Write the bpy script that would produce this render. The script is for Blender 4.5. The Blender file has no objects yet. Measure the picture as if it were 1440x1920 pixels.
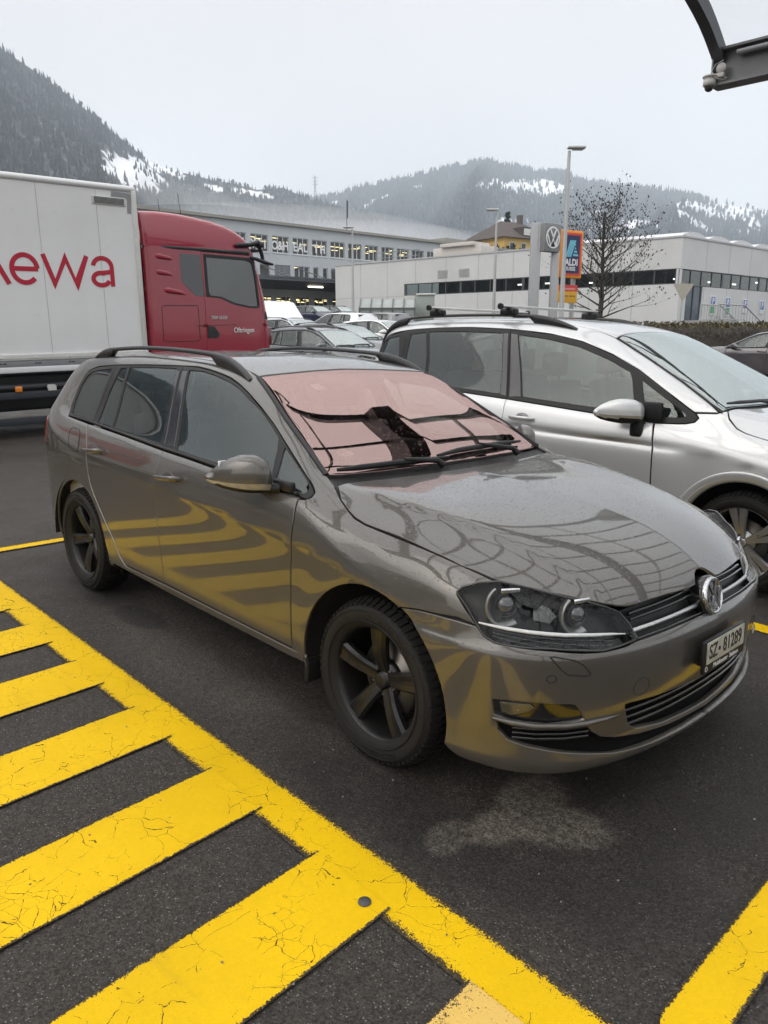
import bpy, bmesh, math, random
import numpy as np
from mathutils import Vector, Matrix
from mathutils.bvhtree import BVHTree
from mathutils.geometry import delaunay_2d_cdt

R = math.radians
scene = bpy.context.scene
COL = scene.collection
random.seed(7)
rng = np.random.default_rng(7)

# ---------------------------------------------------------------- camera (metres; x = nose of the grey estate car, z up, its front axle at x = 0)
CAM_POS = Vector((1.9168, -2.6309, 1.5681))
YAW, PITCH, ROLL = R(136.657), R(13.043), R(1.006)
def cam_axes():
    f = Vector((math.cos(PITCH) * math.cos(YAW), math.cos(PITCH) * math.sin(YAW), -math.sin(PITCH)))
    r = Vector((math.sin(YAW), -math.cos(YAW), 0)); u = r.cross(f)
    return math.cos(ROLL) * r + math.sin(ROLL) * u, -math.sin(ROLL) * r + math.cos(ROLL) * u, f
_r, _u, _f = cam_axes()
cam = bpy.data.cameras.new("camera"); cam_o = bpy.data.objects.new("camera", cam); COL.objects.link(cam_o)
cam_o.matrix_world = Matrix(((_r.x, _u.x, -_f.x, CAM_POS.x), (_r.y, _u.y, -_f.y, CAM_POS.y), (_r.z, _u.z, -_f.z, CAM_POS.z), (0, 0, 0, 1)))
cam.sensor_fit = 'HORIZONTAL'; cam.sensor_width = 36.0; cam.lens = 36.0 * 1434.5 / 1440.0
cam.clip_start = 0.05; cam.clip_end = 20000
scene.camera = cam_o
# the wider place is level while the bay the car stands in leans by a degree: frame B (right, away, up)
_bh = math.cos(PITCH) * _u - math.sin(PITCH) * _f
_bf = math.cos(PITCH) * _f + math.sin(PITCH) * _u
BM = Matrix(((_r.x, _bf.x, _bh.x, CAM_POS.x), (_r.y, _bf.y, _bh.y, CAM_POS.y), (_r.z, _bf.z, _bh.z, CAM_POS.z), (0, 0, 0, 1)))

# ---------------------------------------------------------------- overcast sky, weak wide sun
world = bpy.data.worlds.new("World"); scene.world = world; world.use_nodes = True
nt = world.node_tree; nt.nodes.clear()
out = nt.nodes.new("ShaderNodeOutputWorld")
sky = nt.nodes.new("ShaderNodeTexSky"); sky.sky_type = 'NISHITA'; sky.sun_disc = False
SUN_EL, SUN_AZ = R(38), R(250)
sky.sun_elevation = SUN_EL; sky.sun_rotation = R(90) - SUN_AZ
sky.dust_density = 4.0; sky.ozone_density = 2.0
bg = nt.nodes.new("ShaderNodeBackground"); bg.inputs[1].default_value = 0.05
bg2 = nt.nodes.new("ShaderNodeBackground"); bg2.inputs[1].default_value = 1.0
add = nt.nodes.new("ShaderNodeAddShader")
tc = nt.nodes.new("ShaderNodeTexCoord"); sep = nt.nodes.new("ShaderNodeSeparateXYZ")
ramp = nt.nodes.new("ShaderNodeValToRGB")
e = ramp.color_ramp.elements
e[0].position = 0.0; e[0].color = (.92, .875, .815, 1)
e[1].position = 1.0; e[1].color = (2.15, 2.10, 2.04, 1)
for pos, c in ((.10, (.925, .88, .82, 1)), (.36, (.87, .83, .785, 1)), (.6, (1.55, 1.50, 1.44, 1))):
    q = e.new(pos); q.color = c
cn = nt.nodes.new("ShaderNodeTexNoise"); cn.inputs["Scale"].default_value = 2.2; cn.inputs["Detail"].default_value = 4
cm = nt.nodes.new("ShaderNodeMixRGB"); cm.blend_type = 'MULTIPLY'; cm.inputs[0].default_value = 1
cr = nt.nodes.new("ShaderNodeMapRange"); cr.inputs["From Min"].default_value = .3; cr.inputs["From Max"].default_value = .7
cr.inputs["To Min"].default_value = .95; cr.inputs["To Max"].default_value = 1.05
L = nt.links.new
L(tc.outputs["Generated"], sep.inputs[0]); L(sep.outputs[2], ramp.inputs[0]); L(tc.outputs["Generated"], cn.inputs["Vector"])
L(cn.outputs[0], cr.inputs[0]); L(ramp.outputs[0], cm.inputs[1]); L(cr.outputs[0], cm.inputs[2])
L(sky.outputs[0], bg.inputs[0]); L(cm.outputs[0], bg2.inputs[0])
L(bg.outputs[0], add.inputs[0]); L(bg2.outputs[0], add.inputs[1]); L(add.outputs[0], out.inputs[0])
sun = bpy.data.lights.new("sun", 'SUN'); sun.energy = 0.7; sun.angle = R(50); sun.color = (1, .98, .95)
sun_o = bpy.data.objects.new("sun", sun); COL.objects.link(sun_o)
sun_o.rotation_euler = (R(90) - SUN_EL, 0, SUN_AZ + R(90))
scene.view_settings.view_transform = 'Standard'; scene.view_settings.look = 'None'
scene.view_settings.exposure = 0.02; scene.view_settings.gamma = 1.0
cy = scene.cycles
cy.use_denoising = True; cy.max_bounces = 10; cy.transparent_max_bounces = 24; cy.diffuse_bounces = 3; cy.glossy_bounces = 5
cy.transmission_bounces = 6; cy.volume_bounces = 1; cy.sample_clamp_indirect = 6; cy.caustics_reflective = False; cy.caustics_refractive = False
cy.blur_glossy = 0.5
# ---------------------------------------------------------------- materials
MATS = {}
class NT:
    def __init__(s, name):
        s.m = bpy.data.materials.new(name); s.m.use_nodes = True
        s.t = s.m.node_tree; s.p = s.t.nodes["Principled BSDF"]; s.o = s.t.nodes["Material Output"]
    def n(s, kind, **kw):
        x = s.t.nodes.new("ShaderNode" + kind)
        for k, v in kw.items():
            if k.startswith("i_"):
                key = k[2:]; key = int(key) if key.isdigit() else key.replace("_", " ")
                x.inputs[key].default_value = v
            else: setattr(x, k, v)
        return x
    def l(s, a, b): s.t.links.new(a, b)
    def coord(s, which="Object", scale=None):
        c = s.n("TexCoord").outputs[which]
        if scale is None: return c
        mp = s.n("Mapping"); mp.inputs["Scale"].default_value = scale if hasattr(scale, "__len__") else (scale,) * 3
        s.l(c, mp.inputs[0]); return mp.outputs[0]
    def noise(s, vec, scale, detail=3, rough=.55):
        x = s.n("TexNoise"); x.inputs["Scale"].default_value = scale; x.inputs["Detail"].default_value = detail; x.inputs["Roughness"].default_value = rough
        if vec is not None: s.l(vec, x.inputs["Vector"])
        return x.outputs[0]
    def rng(s, v, a, b, c=0., d=1., smooth=False):
        x = s.n("MapRange"); x.inputs[1].default_value = a; x.inputs[2].default_value = b; x.inputs[3].default_value = c; x.inputs[4].default_value = d
        if smooth: x.interpolation_type = 'SMOOTHSTEP'
        s.l(v, x.inputs[0]); return x.outputs[0]
    def math(s, op, a, b=None, c=None):
        x = s.n("Math", operation=op)
        for i, v in enumerate((a, b, c)):
            if v is None: continue
            if isinstance(v, (int, float)): x.inputs[i].default_value = v
            else: s.l(v, x.inputs[i])
        return x.outputs[0]
    def mix(s, f, a, b, blend='MIX'):
        x = s.n("MixRGB", blend_type=blend)
        for i, v in ((0, f), (1, a), (2, b)):
            if isinstance(v, (int, float)): x.inputs[i].default_value = v
            elif isinstance(v, tuple): x.inputs[i].default_value = v if len(v) == 4 else v + (1,)
            else: s.l(v, x.inputs[i])
        return x.outputs[0]
    def bump(s, h, strength=.3, dist=.01, normal=None):
        x = s.n("Bump"); x.inputs["Strength"].default_value = strength; x.inputs["Distance"].default_value = dist
        s.l(h, x.inputs["Height"])
        if normal is not None: s.l(normal, x.inputs["Normal"])
        return x.outputs[0]
    def set(s, **kw):
        for k, v in kw.items():
            key = {"base": "Base Color", "rough": "Roughness", "metal": "Metallic", "coat": "Coat Weight", "coat_rough": "Coat Roughness",
                   "spec": "Specular IOR Level", "trans": "Transmission Weight", "ior": "IOR", "alpha": "Alpha", "normal": "Normal", "coat_normal": "Coat Normal",
                   "emit": "Emission Color", "emit_s": "Emission Strength", "sheen": "Sheen Weight"}[k]
            i = s.p.inputs[key]
            if isinstance(v, (int, float)): i.default_value = v
            elif isinstance(v, tuple): i.default_value = v if len(v) == 4 else v + (1,)
            else: s.l(v, i)
        return s

def plain(name, base, rough=.5, metal=0., vary=.12, scale=6., coat=0., bump=0., bscale=60., spec=.5, dirt=0.):
    """paint, plastic, rubber, render: a base colour with a little unevenness in tone and gloss"""
    if name in MATS: return MATS[name]
    s = NT(name); c = s.coord()
    n1 = s.noise(c, scale, 4); n2 = s.noise(c, scale * 7.3, 3)
    f = s.rng(s.math('ADD', s.math('MULTIPLY', n1, .65), s.math('MULTIPLY', n2, .35)), .3, .7, 1 - vary, 1 + vary)
    col = s.mix(1, tuple(base), f, 'MULTIPLY')
    if dirt:
        d = s.rng(s.noise(c, scale * .6, 5, .65), .42, .75, 0, dirt)
        col = s.mix(d, col, (.07, .06, .05))
    s.set(base=col, metal=metal, coat=coat, coat_rough=.04, spec=spec, rough=s.rng(n2, .25, .75, max(.02, rough - .06), min(1, rough + .08)))
    if bump: s.set(normal=s.bump(s.noise(c, bscale, 4), bump, .004))
    MATS[name] = s.m; return s.m

def drops(s, size=120., dens=.55):
    """small rain beads: rounded caps on random cells"""
    c = s.coord()
    v = s.n("TexVoronoi"); v.inputs["Scale"].default_value = size; v.inputs["Randomness"].default_value = 1.0
    s.l(c, v.inputs["Vector"])
    sp = s.n("SeparateColor"); s.l(v.outputs["Color"], sp.inputs[0])
    on = s.math('GREATER_THAN', sp.outputs[0], dens)
    r = s.rng(sp.outputs[1], 0, 1, .18, .42)
    cap = s.math('MAXIMUM', s.math('SUBTRACT', 1.0, s.math('POWER', s.math('DIVIDE', v.outputs["Distance"], r), 2.0)), 0.0)
    up = s.n("NewGeometry"); sz = s.n("SeparateXYZ"); s.l(up.outputs["Normal"], sz.inputs[0])
    return s.math('MULTIPLY', s.math('MULTIPLY', cap, on), s.rng(sz.outputs[2], .22, .55))

def car_paint(name, base, flake=.55, rough=.34, rain=True, grime=.0, wet=1.0):
    if name in MATS: return MATS[name]
    s = NT(name); c = s.coord()
    fl = s.noise(c, 900, 1); big = s.noise(c, 3.0, 5, .6)
    col = s.mix(1, tuple(base), s.rng(fl, .3, .7, .86, 1.14), 'MULTIPLY')
    if grime:
        xyz = s.n("SeparateXYZ"); s.l(c, xyz.inputs[0])
        low = s.rng(xyz.outputs[2], .62, .18, 0, 1, True)
        g = s.math('MULTIPLY', s.math('ADD', s.math('MULTIPLY', low, 1.0), .06), s.rng(s.noise(c, 9, 6, .7), .3, .75, .15, 1))
        g = s.math('MULTIPLY', g, grime)
        col = s.mix(g, col, (.115, .10, .082))
        s.set(coat=s.math('SUBTRACT', 1.0, s.math('MULTIPLY', g, .55)), metal=s.math('MULTIPLY', s.math('SUBTRACT', 1.0, g), flake))
        s.set(coat_rough=s.rng(g, 0, .6, .03, .40))
    else:
        s.set(coat=1.0, coat_rough=.03, metal=flake)
    s.p.inputs['Coat IOR'].default_value = 1.64
    s.set(base=col, rough=s.rng(big, .3, .7, rough - .04, rough + .05), spec=.4)
    if rain:
        s.set(coat_normal=s.bump(drops(s), .9 * wet, .0035))
    MATS[name] = s.m; return s.m

def glass(name, tint=(.41, .475, .455), refl=(1, 1, 1), base_refl=.05, rain=0., film=0., rough=0.0, density=.35):
    """thin sheet of glass: see-through tint plus mirror reflection growing with angle"""
    if name in MATS: return MATS[name]
    s = NT(name); s.t.nodes.remove(s.p)
    tr = s.n("BsdfTransparent"); tr.inputs[0].default_value = tint + (1,)
    gl = s.n("BsdfAnisotropic") if False else s.n("BsdfGlossy"); gl.inputs["Color"].default_value = refl + (1,); gl.inputs["Roughness"].default_value = rough
    lw = s.n("LayerWeight"); lw.inputs["Blend"].default_value = .5
    # schlick-like: base + (1-base) * (facing^5)
    f5 = s.math('POWER', lw.outputs["Facing"], 4.2)
    fac = s.math('ADD', base_refl, s.math('MULTIPLY', f5, 1 - base_refl))
    mx = s.n("MixShader"); s.l(fac, mx.inputs[0]); s.l(tr.outputs[0], mx.inputs[1]); s.l(gl.outputs[0], mx.inputs[2])
    last = mx.outputs[0]
    if rain:
        d = drops(s, 150., rain)
        nb = s.bump(d, .7, .003); s.l(nb, gl.inputs["Normal"])
        dm = s.n("BsdfGlossy"); dm.inputs["Color"].default_value = (.5, .5, .5, 1); dm.inputs["Roughness"].default_value = .25; s.l(nb, dm.inputs["Normal"])
        m2 = s.n("MixShader"); s.l(s.math('MULTIPLY', d, .6), m2.inputs[0]); s.l(last, m2.inputs[1]); s.l(dm.outputs[0], m2.inputs[2]); last = m2.outputs[0]
    s.l(last, s.o.inputs[0])
    MATS[name] = s.m; return s.m

def emit(name, col, strength):
    if name in MATS: return MATS[name]
    s = NT(name); s.set(base=(.02, .02, .02), emit=tuple(col), emit_s=strength); MATS[name] = s.m; return s.m

# ---------------------------------------------------------------- mesh builder
class MB:
    def __init__(s): s.v = []; s.f = []; s.smooth = []; s.mi = []
    def add(s, vs, fs, smooth=False, mi=0, M=None):
        b = len(s.v)
        if M is not None: vs = [M @ Vector(v) for v in vs]
        s.v += [tuple(v) for v in vs]
        for f in fs: s.f.append(tuple(b + i for i in f)); s.smooth.append(smooth); s.mi.append(mi)
        return s
    def box(s, c, d, M=None, bev=0., mi=0, seg=2):
        bm = bmesh.new(); bmesh.ops.create_cube(bm, size=1)
        for v in bm.verts: v.co = Vector((v.co.x * d[0], v.co.y * d[1], v.co.z * d[2]))
        if bev: bmesh.ops.bevel(bm, geom=bm.edges[:], offset=min(bev, min(d) * .45), segments=seg, affect='EDGES', profile=.6)
        for v in bm.verts: v.co += Vector(c)
        return s.bm(bm, bool(bev), mi, M)
    def bm(s, bm, smooth=False, mi=0, M=None):
        bm.verts.index_update()
        s.add([v.co.copy() for v in bm.verts], [[v.index for v in f.verts] for f in bm.faces], smooth, mi, M); bm.free(); return s
    def span(s, lo, hi, **k):
        return s.box([(a + b) / 2 for a, b in zip(lo, hi)], [abs(b - a) for a, b in zip(lo, hi)], **k)
    def tube(s, path, r, n=10, mi=0, caps=True, M=None, flat=1.0, up=(0, 0, 1)):
        path = [Vector(p) for p in path]; rs = r if hasattr(r, "__len__") else [r] * len(path)
        vs, fs = [], []; prev = None
        for i, p in enumerate(path):
            t = (path[min(i + 1, len(path) - 1)] - path[max(i - 1, 0)]).normalized()
            if prev is None:
                a = Vector(up) - t * Vector(up).dot(t)
                if a.length < 1e-3: a = Vector((1, 0, 0)) - t * t.x
            else: a = prev - t * prev.dot(t)
            a.normalize(); prev = a; b = t.cross(a)
            for k in range(n):
                w = 2 * math.pi * k / n
                vs.append(p + rs[i] * (math.cos(w) * a * flat + math.sin(w) * b))
        for i in range(len(path) - 1):
            for k in range(n):
                fs.append((i * n + k, i * n + (k + 1) % n, (i + 1) * n + (k + 1) % n, (i + 1) * n + k))
        s.add(vs, fs, True, mi, M)
        if caps:
            s.add(vs[:n], [tuple(range(n))[::-1]], False, mi, M); s.add(vs[-n:], [tuple(range(n))], False, mi, M)
        return s
    def cyl(s, a, b, r, n=16, mi=0, M=None, r2=None): return s.tube([a, b], [r, r if r2 is None else r2], n, mi, True, M)
    def lathe(s, prof, n=48, axis='y', mi=0, M=None, a0=0., a1=2 * math.pi, smooth=True, rfun=None):
        """prof: (radius, along) pairs turned about an axis"""
        closed = abs(a1 - a0 - 2 * math.pi) < 1e-6; m = n if closed else n + 1; vs, fs = [], []
        for k in range(m):
            w = a0 + (a1 - a0) * k / n
            for j, (r, h) in enumerate(prof):
                rr = r if rfun is None else r + rfun(j, k)
                c, d = rr * math.cos(w), rr * math.sin(w)
                vs.append((c, h, d) if axis == 'y' else ((c, d, h) if axis == 'z' else (h, c, d)))
        q = len(prof)
        for k in range(n):
            k2 = (k + 1) % m
            for j in range(q - 1):
                f = (k * q + j, k * q + j + 1, k2 * q + j + 1, k2 * q + j)
                fs.append(f)
        return s.add(vs, fs, smooth, mi, M)
    def prism(s, poly, h0, h1, M=None, mi=0, bev=0.):
        """flat outline in x,y raised from h0 to h1"""
        bm = bmesh.new(); vs = [bm.verts.new((p[0], p[1], h0)) for p in poly]; f = bm.faces.new(vs)
        if f.normal.z > 0 and h1 > h0 or (f.normal.z < 0 and h1 < h0): pass
        r = bmesh.ops.extrude_face_region(bm, geom=[f])
        for v in r['geom']:
            if isinstance(v, bmesh.types.BMVert): v.co.z = h1
        bmesh.ops.recalc_face_normals(bm, faces=bm.faces[:])
        if bev:
            es = [e for e in bm.edges if abs(e.verts[0].co.z - h1) < 1e-6 and abs(e.verts[1].co.z - h1) < 1e-6]
            bmesh.ops.bevel(bm, geom=es, offset=bev, segments=2, affect='EDGES', profile=.6)
        bmesh.ops.triangulate(bm, faces=[f for f in bm.faces if len(f.verts) > 4])
        return s.bm(bm, False, mi, M)
    def build(s, name, mats, parent=None, loc=None, M=None):
        me = bpy.data.meshes.new(name); me.from_pydata(s.v, [], s.f)
        me.polygons.foreach_set("use_smooth", s.smooth)
        for m in (mats if isinstance(mats, (list, tuple)) else [mats]): me.materials.append(m)
        if any(s.mi): me.polygons.foreach_set("material_index", s.mi)
        me.update()
        return put(name, me, parent, loc, M)

def put(name, me, parent=None, loc=None, M=None):
    o = bpy.data.objects.new(name, me); COL.objects.link(o)
    if parent is not None: o.parent = parent
    if M is not None: o.matrix_local = M
    elif loc is not None: o.location = loc
    return o
def tag(o, label=None, cat=None, group=None, kind=None):
    for k, v in (("label", label), ("category", cat), ("group", group), ("kind", kind)):
        if v: o[k] = v
    return o
def thing(name, label, cat, loc=(0, 0, 0), rz=0., group=None, frame=None, M=None):
    o = bpy.data.objects.new(name, None); o.empty_display_size = .2; COL.objects.link(o)
    m = Matrix.Translation(loc) @ Matrix.Rotation(rz, 4, 'Z') if M is None else M
    o.matrix_world = (frame @ m) if frame is not None else m
    return tag(o, label, cat, group)
def copy_tree(o, parent=None):
    c = o.copy(); COL.objects.link(c)
    if parent is not None: c.parent = parent; c.matrix_parent_inverse = o.matrix_parent_inverse.copy()
    for ch in list(o.children): copy_tree(ch, c)
    return c
def text_mesh(body, size=1., extrude=.002, align='CENTER', offset=0., space=1., shear=0.):
    cu = bpy.data.curves.new("lettering", 'FONT'); cu.body = body; cu.size = size; cu.extrude = extrude; cu.align_x = align; cu.align_y = 'CENTER'
    cu.offset = offset; cu.space_character = space; cu.shear = shear; cu.resolution_u = 4
    o = bpy.data.objects.new("lettering", cu); COL.objects.link(o)
    me = bpy.data.meshes.new_from_object(o.evaluated_get(bpy.context.evaluated_depsgraph_get()))
    bpy.data.objects.remove(o); bpy.data.curves.remove(cu)
    return me
def text_obj(name, body, size, mat, parent, M, extrude=.002, sx=1., **k):
    me = text_mesh(body, size, extrude, **k); me.materials.clear(); me.materials.append(mat)
    if sx != 1.:
        for v in me.vertices: v.co.x *= sx
    return put(name, me, parent, M=M)
def stroke(pts, w, closed=False):
    """ribbon polygon quads along a 2-D polyline of even width"""
    pts = [Vector(p) for p in pts]; n = len(pts); Lp, Rp = [], []
    for i in range(n):
        a = pts[i - 1] if (i or closed) else pts[0]; b = pts[(i + 1) % n] if (i < n - 1 or closed) else pts[-1]
        t = (b - a).normalized(); nn = Vector((-t.y, t.x))
        k = 1.
        if 0 < i < n - 1 or closed:
            t1 = (pts[i] - pts[i - 1]).normalized(); d = max(.35, abs(nn.dot(Vector((-t1.y, t1.x))))); k = 1 / d
        Lp.append(pts[i] + nn * w / 2 * k); Rp.append(pts[i] - nn * w / 2 * k)
    return Lp, Rp
def ribbon(mb, pts, w, h0, h1, M=None, closed=False, mi=0):
    Lp, Rp = stroke(pts, w, closed); n = len(pts); vs = []
    for a, b in zip(Lp, Rp): vs += [(a.x, a.y, h1), (b.x, b.y, h1), (a.x, a.y, h0), (b.x, b.y, h0)]
    fs = []
    for i in range(n if closed else n - 1):
        j = (i + 1) % n; p, q = 4 * i, 4 * j
        fs += [(p, p + 1, q + 1, q), (p, q, q + 2, p + 2), (p + 1, p + 3, q + 3, q + 1)]
    if not closed: fs += [(0, 2, 3, 1), (4 * n - 4, 4 * n - 3, 4 * n - 1, 4 * n - 2)]
    mb.add(vs, fs, False, mi, M)
def arc(cx, cy, r, a0, a1, n=16, ry=None):
    return [(cx + r * math.cos(R(a0 + (a1 - a0) * i / n)), cy + (ry or r) * math.sin(R(a0 + (a1 - a0) * i / n))) for i in range(n + 1)]
# ---------------------------------------------------------------- shared materials
M_gloss_black = plain('gloss_black', (.010, .010, .011), .08, coat=.6)
M_chrome = plain('chrome', (.62, .63, .64), .12, 1.0)
M_chrome_wet = plain('chrome_wet', (.62, .62, .61), .2, 1.0, bump=.3, bscale=320)
M_tyre = plain('tyre_rubber', (.013, .0123, .0115), .74, bump=.2, bscale=150, dirt=.08, spec=.3)
M_tread = plain('tread_rubber', (.009, .0088, .0085), .8, spec=.25)
M_tyre_text = plain('tyre_letters', (.010, .010, .010), .5)
M_black_alloy = plain('black_alloy', (.009, .009, .0095), .40, .1, dirt=.15, coat=.2, spec=.35)
M_dark_metal = plain('dark_metal', (.08, .08, .085), .4, .8)
M_disc = plain('brake_steel', (.22, .20, .18), .4, .9, dirt=.4)
M_clear = glass('clear_lens', (.95, .96, .96), (1, 1, 1), .02)
M_clear_amber = plain('indicator_lens', (.30, .27, .22), .12, coat=1)
M_lens = plain('projector_glass', (.03, .032, .036), .03, .0, coat=1, spec=.9)
M_lamp_chrome = plain('lamp_chrome', (.80, .81, .82), .10, 1.0, bump=.1, bscale=200)
M_lamp_silver = plain('lamp_silver', (.30, .30, .295), .34, .75)
M_mirror = plain('mirror_glass', (.8, .8, .8), .02, 1.)
# ---------------------------------------------------------------- smooth car surfaces
def pchip(xk, yk, x):
    xk = np.asarray(xk, float); yk = np.asarray(yk, float)
    h = np.diff(xk); d = np.diff(yk) / h
    m = np.zeros_like(yk)
    m[0] = d[0]; m[-1] = d[-1]
    for i in range(1, len(xk) - 1):
        if d[i - 1] * d[i] > 0:
            w1 = 2 * h[i] + h[i - 1]; w2 = h[i] + 2 * h[i - 1]
            m[i] = (w1 + w2) / (w1 / d[i - 1] + w2 / d[i])
    i = np.clip(np.searchsorted(xk, x) - 1, 0, len(h) - 1)
    t = np.clip((x - xk[i]) / h[i], 0, 1)
    return ((2*t**3-3*t**2+1) * yk[i] + (t**3-2*t**2+t) * h[i] * m[i]
            + (-2*t**3+3*t**2) * yk[i + 1] + (t**3-t**2) * h[i] * m[i + 1])

def catmull(P, n):
    """P: (..., k, 3) points, returns (..., (k-1)*n+1, 3) centripetal Catmull-Rom."""
    P = np.concatenate([2 * P[..., :1, :] - P[..., 1:2, :], P, 2 * P[..., -1:, :] - P[..., -2:-1, :]], -2)
    out = []
    k = P.shape[-2]
    dist = np.sqrt(np.maximum(np.linalg.norm(np.diff(P, axis=-2), axis=-1), 1e-5))
    for i in range(1, k - 2):
        p0, p1, p2, p3 = (P[..., i + j, :] for j in (-1, 0, 1, 2))
        d0, d1, d2 = (dist[..., i + j, None] for j in (-1, 0, 1))
        m1 = (p2 - p1) / d1 - (p2 - p0) / (d0 + d1) + (p1 - p0) / d0
        m2 = (p3 - p2) / d2 - (p3 - p1) / (d1 + d2) + (p2 - p1) / d1
        m1 = m1 * d1; m2 = m2 * d1
        ts = np.linspace(0, 1, n + 1)[: n + (i == k - 3)]
        for t in ts:
            out.append((2*t**3-3*t**2+1) * p1 + (t**3-2*t**2+t) * m1 + (-2*t**3+3*t**2) * p2 + (t**3-t**2) * m2)
    return np.stack(out, -2)

class Surf:
    """a dense grid surface with smooth normals that panels are laid on"""
    def __init__(s, G, smooth=2, vs=0, v0=0):
        for _ in range(vs):
            B = G.copy(); B[:, v0 + 1:-1] = .5 * G[:, v0 + 1:-1] + .25 * (G[:, v0:-2] + G[:, v0 + 2:]); G = B
        for _ in range(smooth):
            A = G.copy()
            A[1:-1] = .5 * G[1:-1] + .25 * (G[:-2] + G[2:])
            B = A.copy()
            B[:, 1:-1] = .5 * A[:, 1:-1] + .25 * (A[:, :-2] + A[:, 2:])
            G = B
        s.G = G
        m, n = G.shape[:2]
        du = np.gradient(G, axis=0); dv = np.gradient(G, axis=1)
        N = np.cross(du, dv); N /= np.maximum(np.linalg.norm(N, axis=-1, keepdims=True), 1e-9)
        if (N[..., 1] * G[..., 1]).mean() < 0: N = -N
        s.V = G.reshape(-1, 3); s.N = N.reshape(-1, 3)
        idx = np.arange(m * n).reshape(m, n)
        a, b, c, d = idx[:-1, :-1], idx[1:, :-1], idx[1:, 1:], idx[:-1, 1:]
        s.T = np.concatenate([np.stack([a, b, c], -1).reshape(-1, 3), np.stack([a, c, d], -1).reshape(-1, 3)])
        s.bvh = BVHTree.FromPolygons([tuple(v) for v in s.V], [tuple(int(i) for i in t) for t in s.T])
    def normal_at(s, P, i):
        a, b, c = s.T[i]
        A, B, Cc = s.V[a], s.V[b], s.V[c]
        v0, v1, v2 = B - A, Cc - A, np.asarray(P) - A
        d00, d01, d11 = v0 @ v0, v0 @ v1, v1 @ v1
        d20, d21 = v2 @ v0, v2 @ v1
        den = d00 * d11 - d01 * d01
        if abs(den) < 1e-16: n = s.N[a]
        else:
            v = (d11 * d20 - d01 * d21) / den; w = (d00 * d21 - d01 * d20) / den
            n = (1 - v - w) * s.N[a] + v * s.N[b] + w * s.N[c]
        return n / max(np.linalg.norm(n), 1e-9)
    def cast(s, o, d):
        h = s.bvh.ray_cast(Vector(o), Vector(d))
        if h[0] is None:
            h = s.bvh.find_nearest(Vector(o) + 3.0 * Vector(d).normalized())
            if h[0] is None: return None
        n = s.normal_at(h[0], h[2])
        return np.array(h[0]), n

def line_net(lines, xs):
    """lines: list of (ykeys, zkeys), each a flat x,value,x,value list"""
    rows = []
    for yk, zk in lines:
        y = pchip(yk[0::2], yk[1::2], xs); z = pchip(zk[0::2], zk[1::2], xs)
        rows.append(np.stack([xs, y, z], -1))
    return np.stack(rows, 1)

def smooth_u(N, first, n, n0=2):
    for k in range(n):
        A = N.copy(); A[1:-1] = .5 * N[1:-1] + .25 * (N[:-2] + N[2:])
        if k < n0: N = A
        else: N[:, first:] = A[:, first:]
    return N
def bump_arches(G, hubs, amp=.005, r0=.385, w=.06):
    for hx, hz in hubs:
        r = np.hypot(G[..., 0] - hx, G[..., 2] - hz)
        k = np.exp(-((np.maximum(r - r0, 0) / w) ** 2)) * (G[..., 2] > .15) * np.clip((.86 - G[..., 2]) / .1, 0, 1)
        G[..., 1] += amp * k * np.sign(G[..., 1])
    return G

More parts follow.
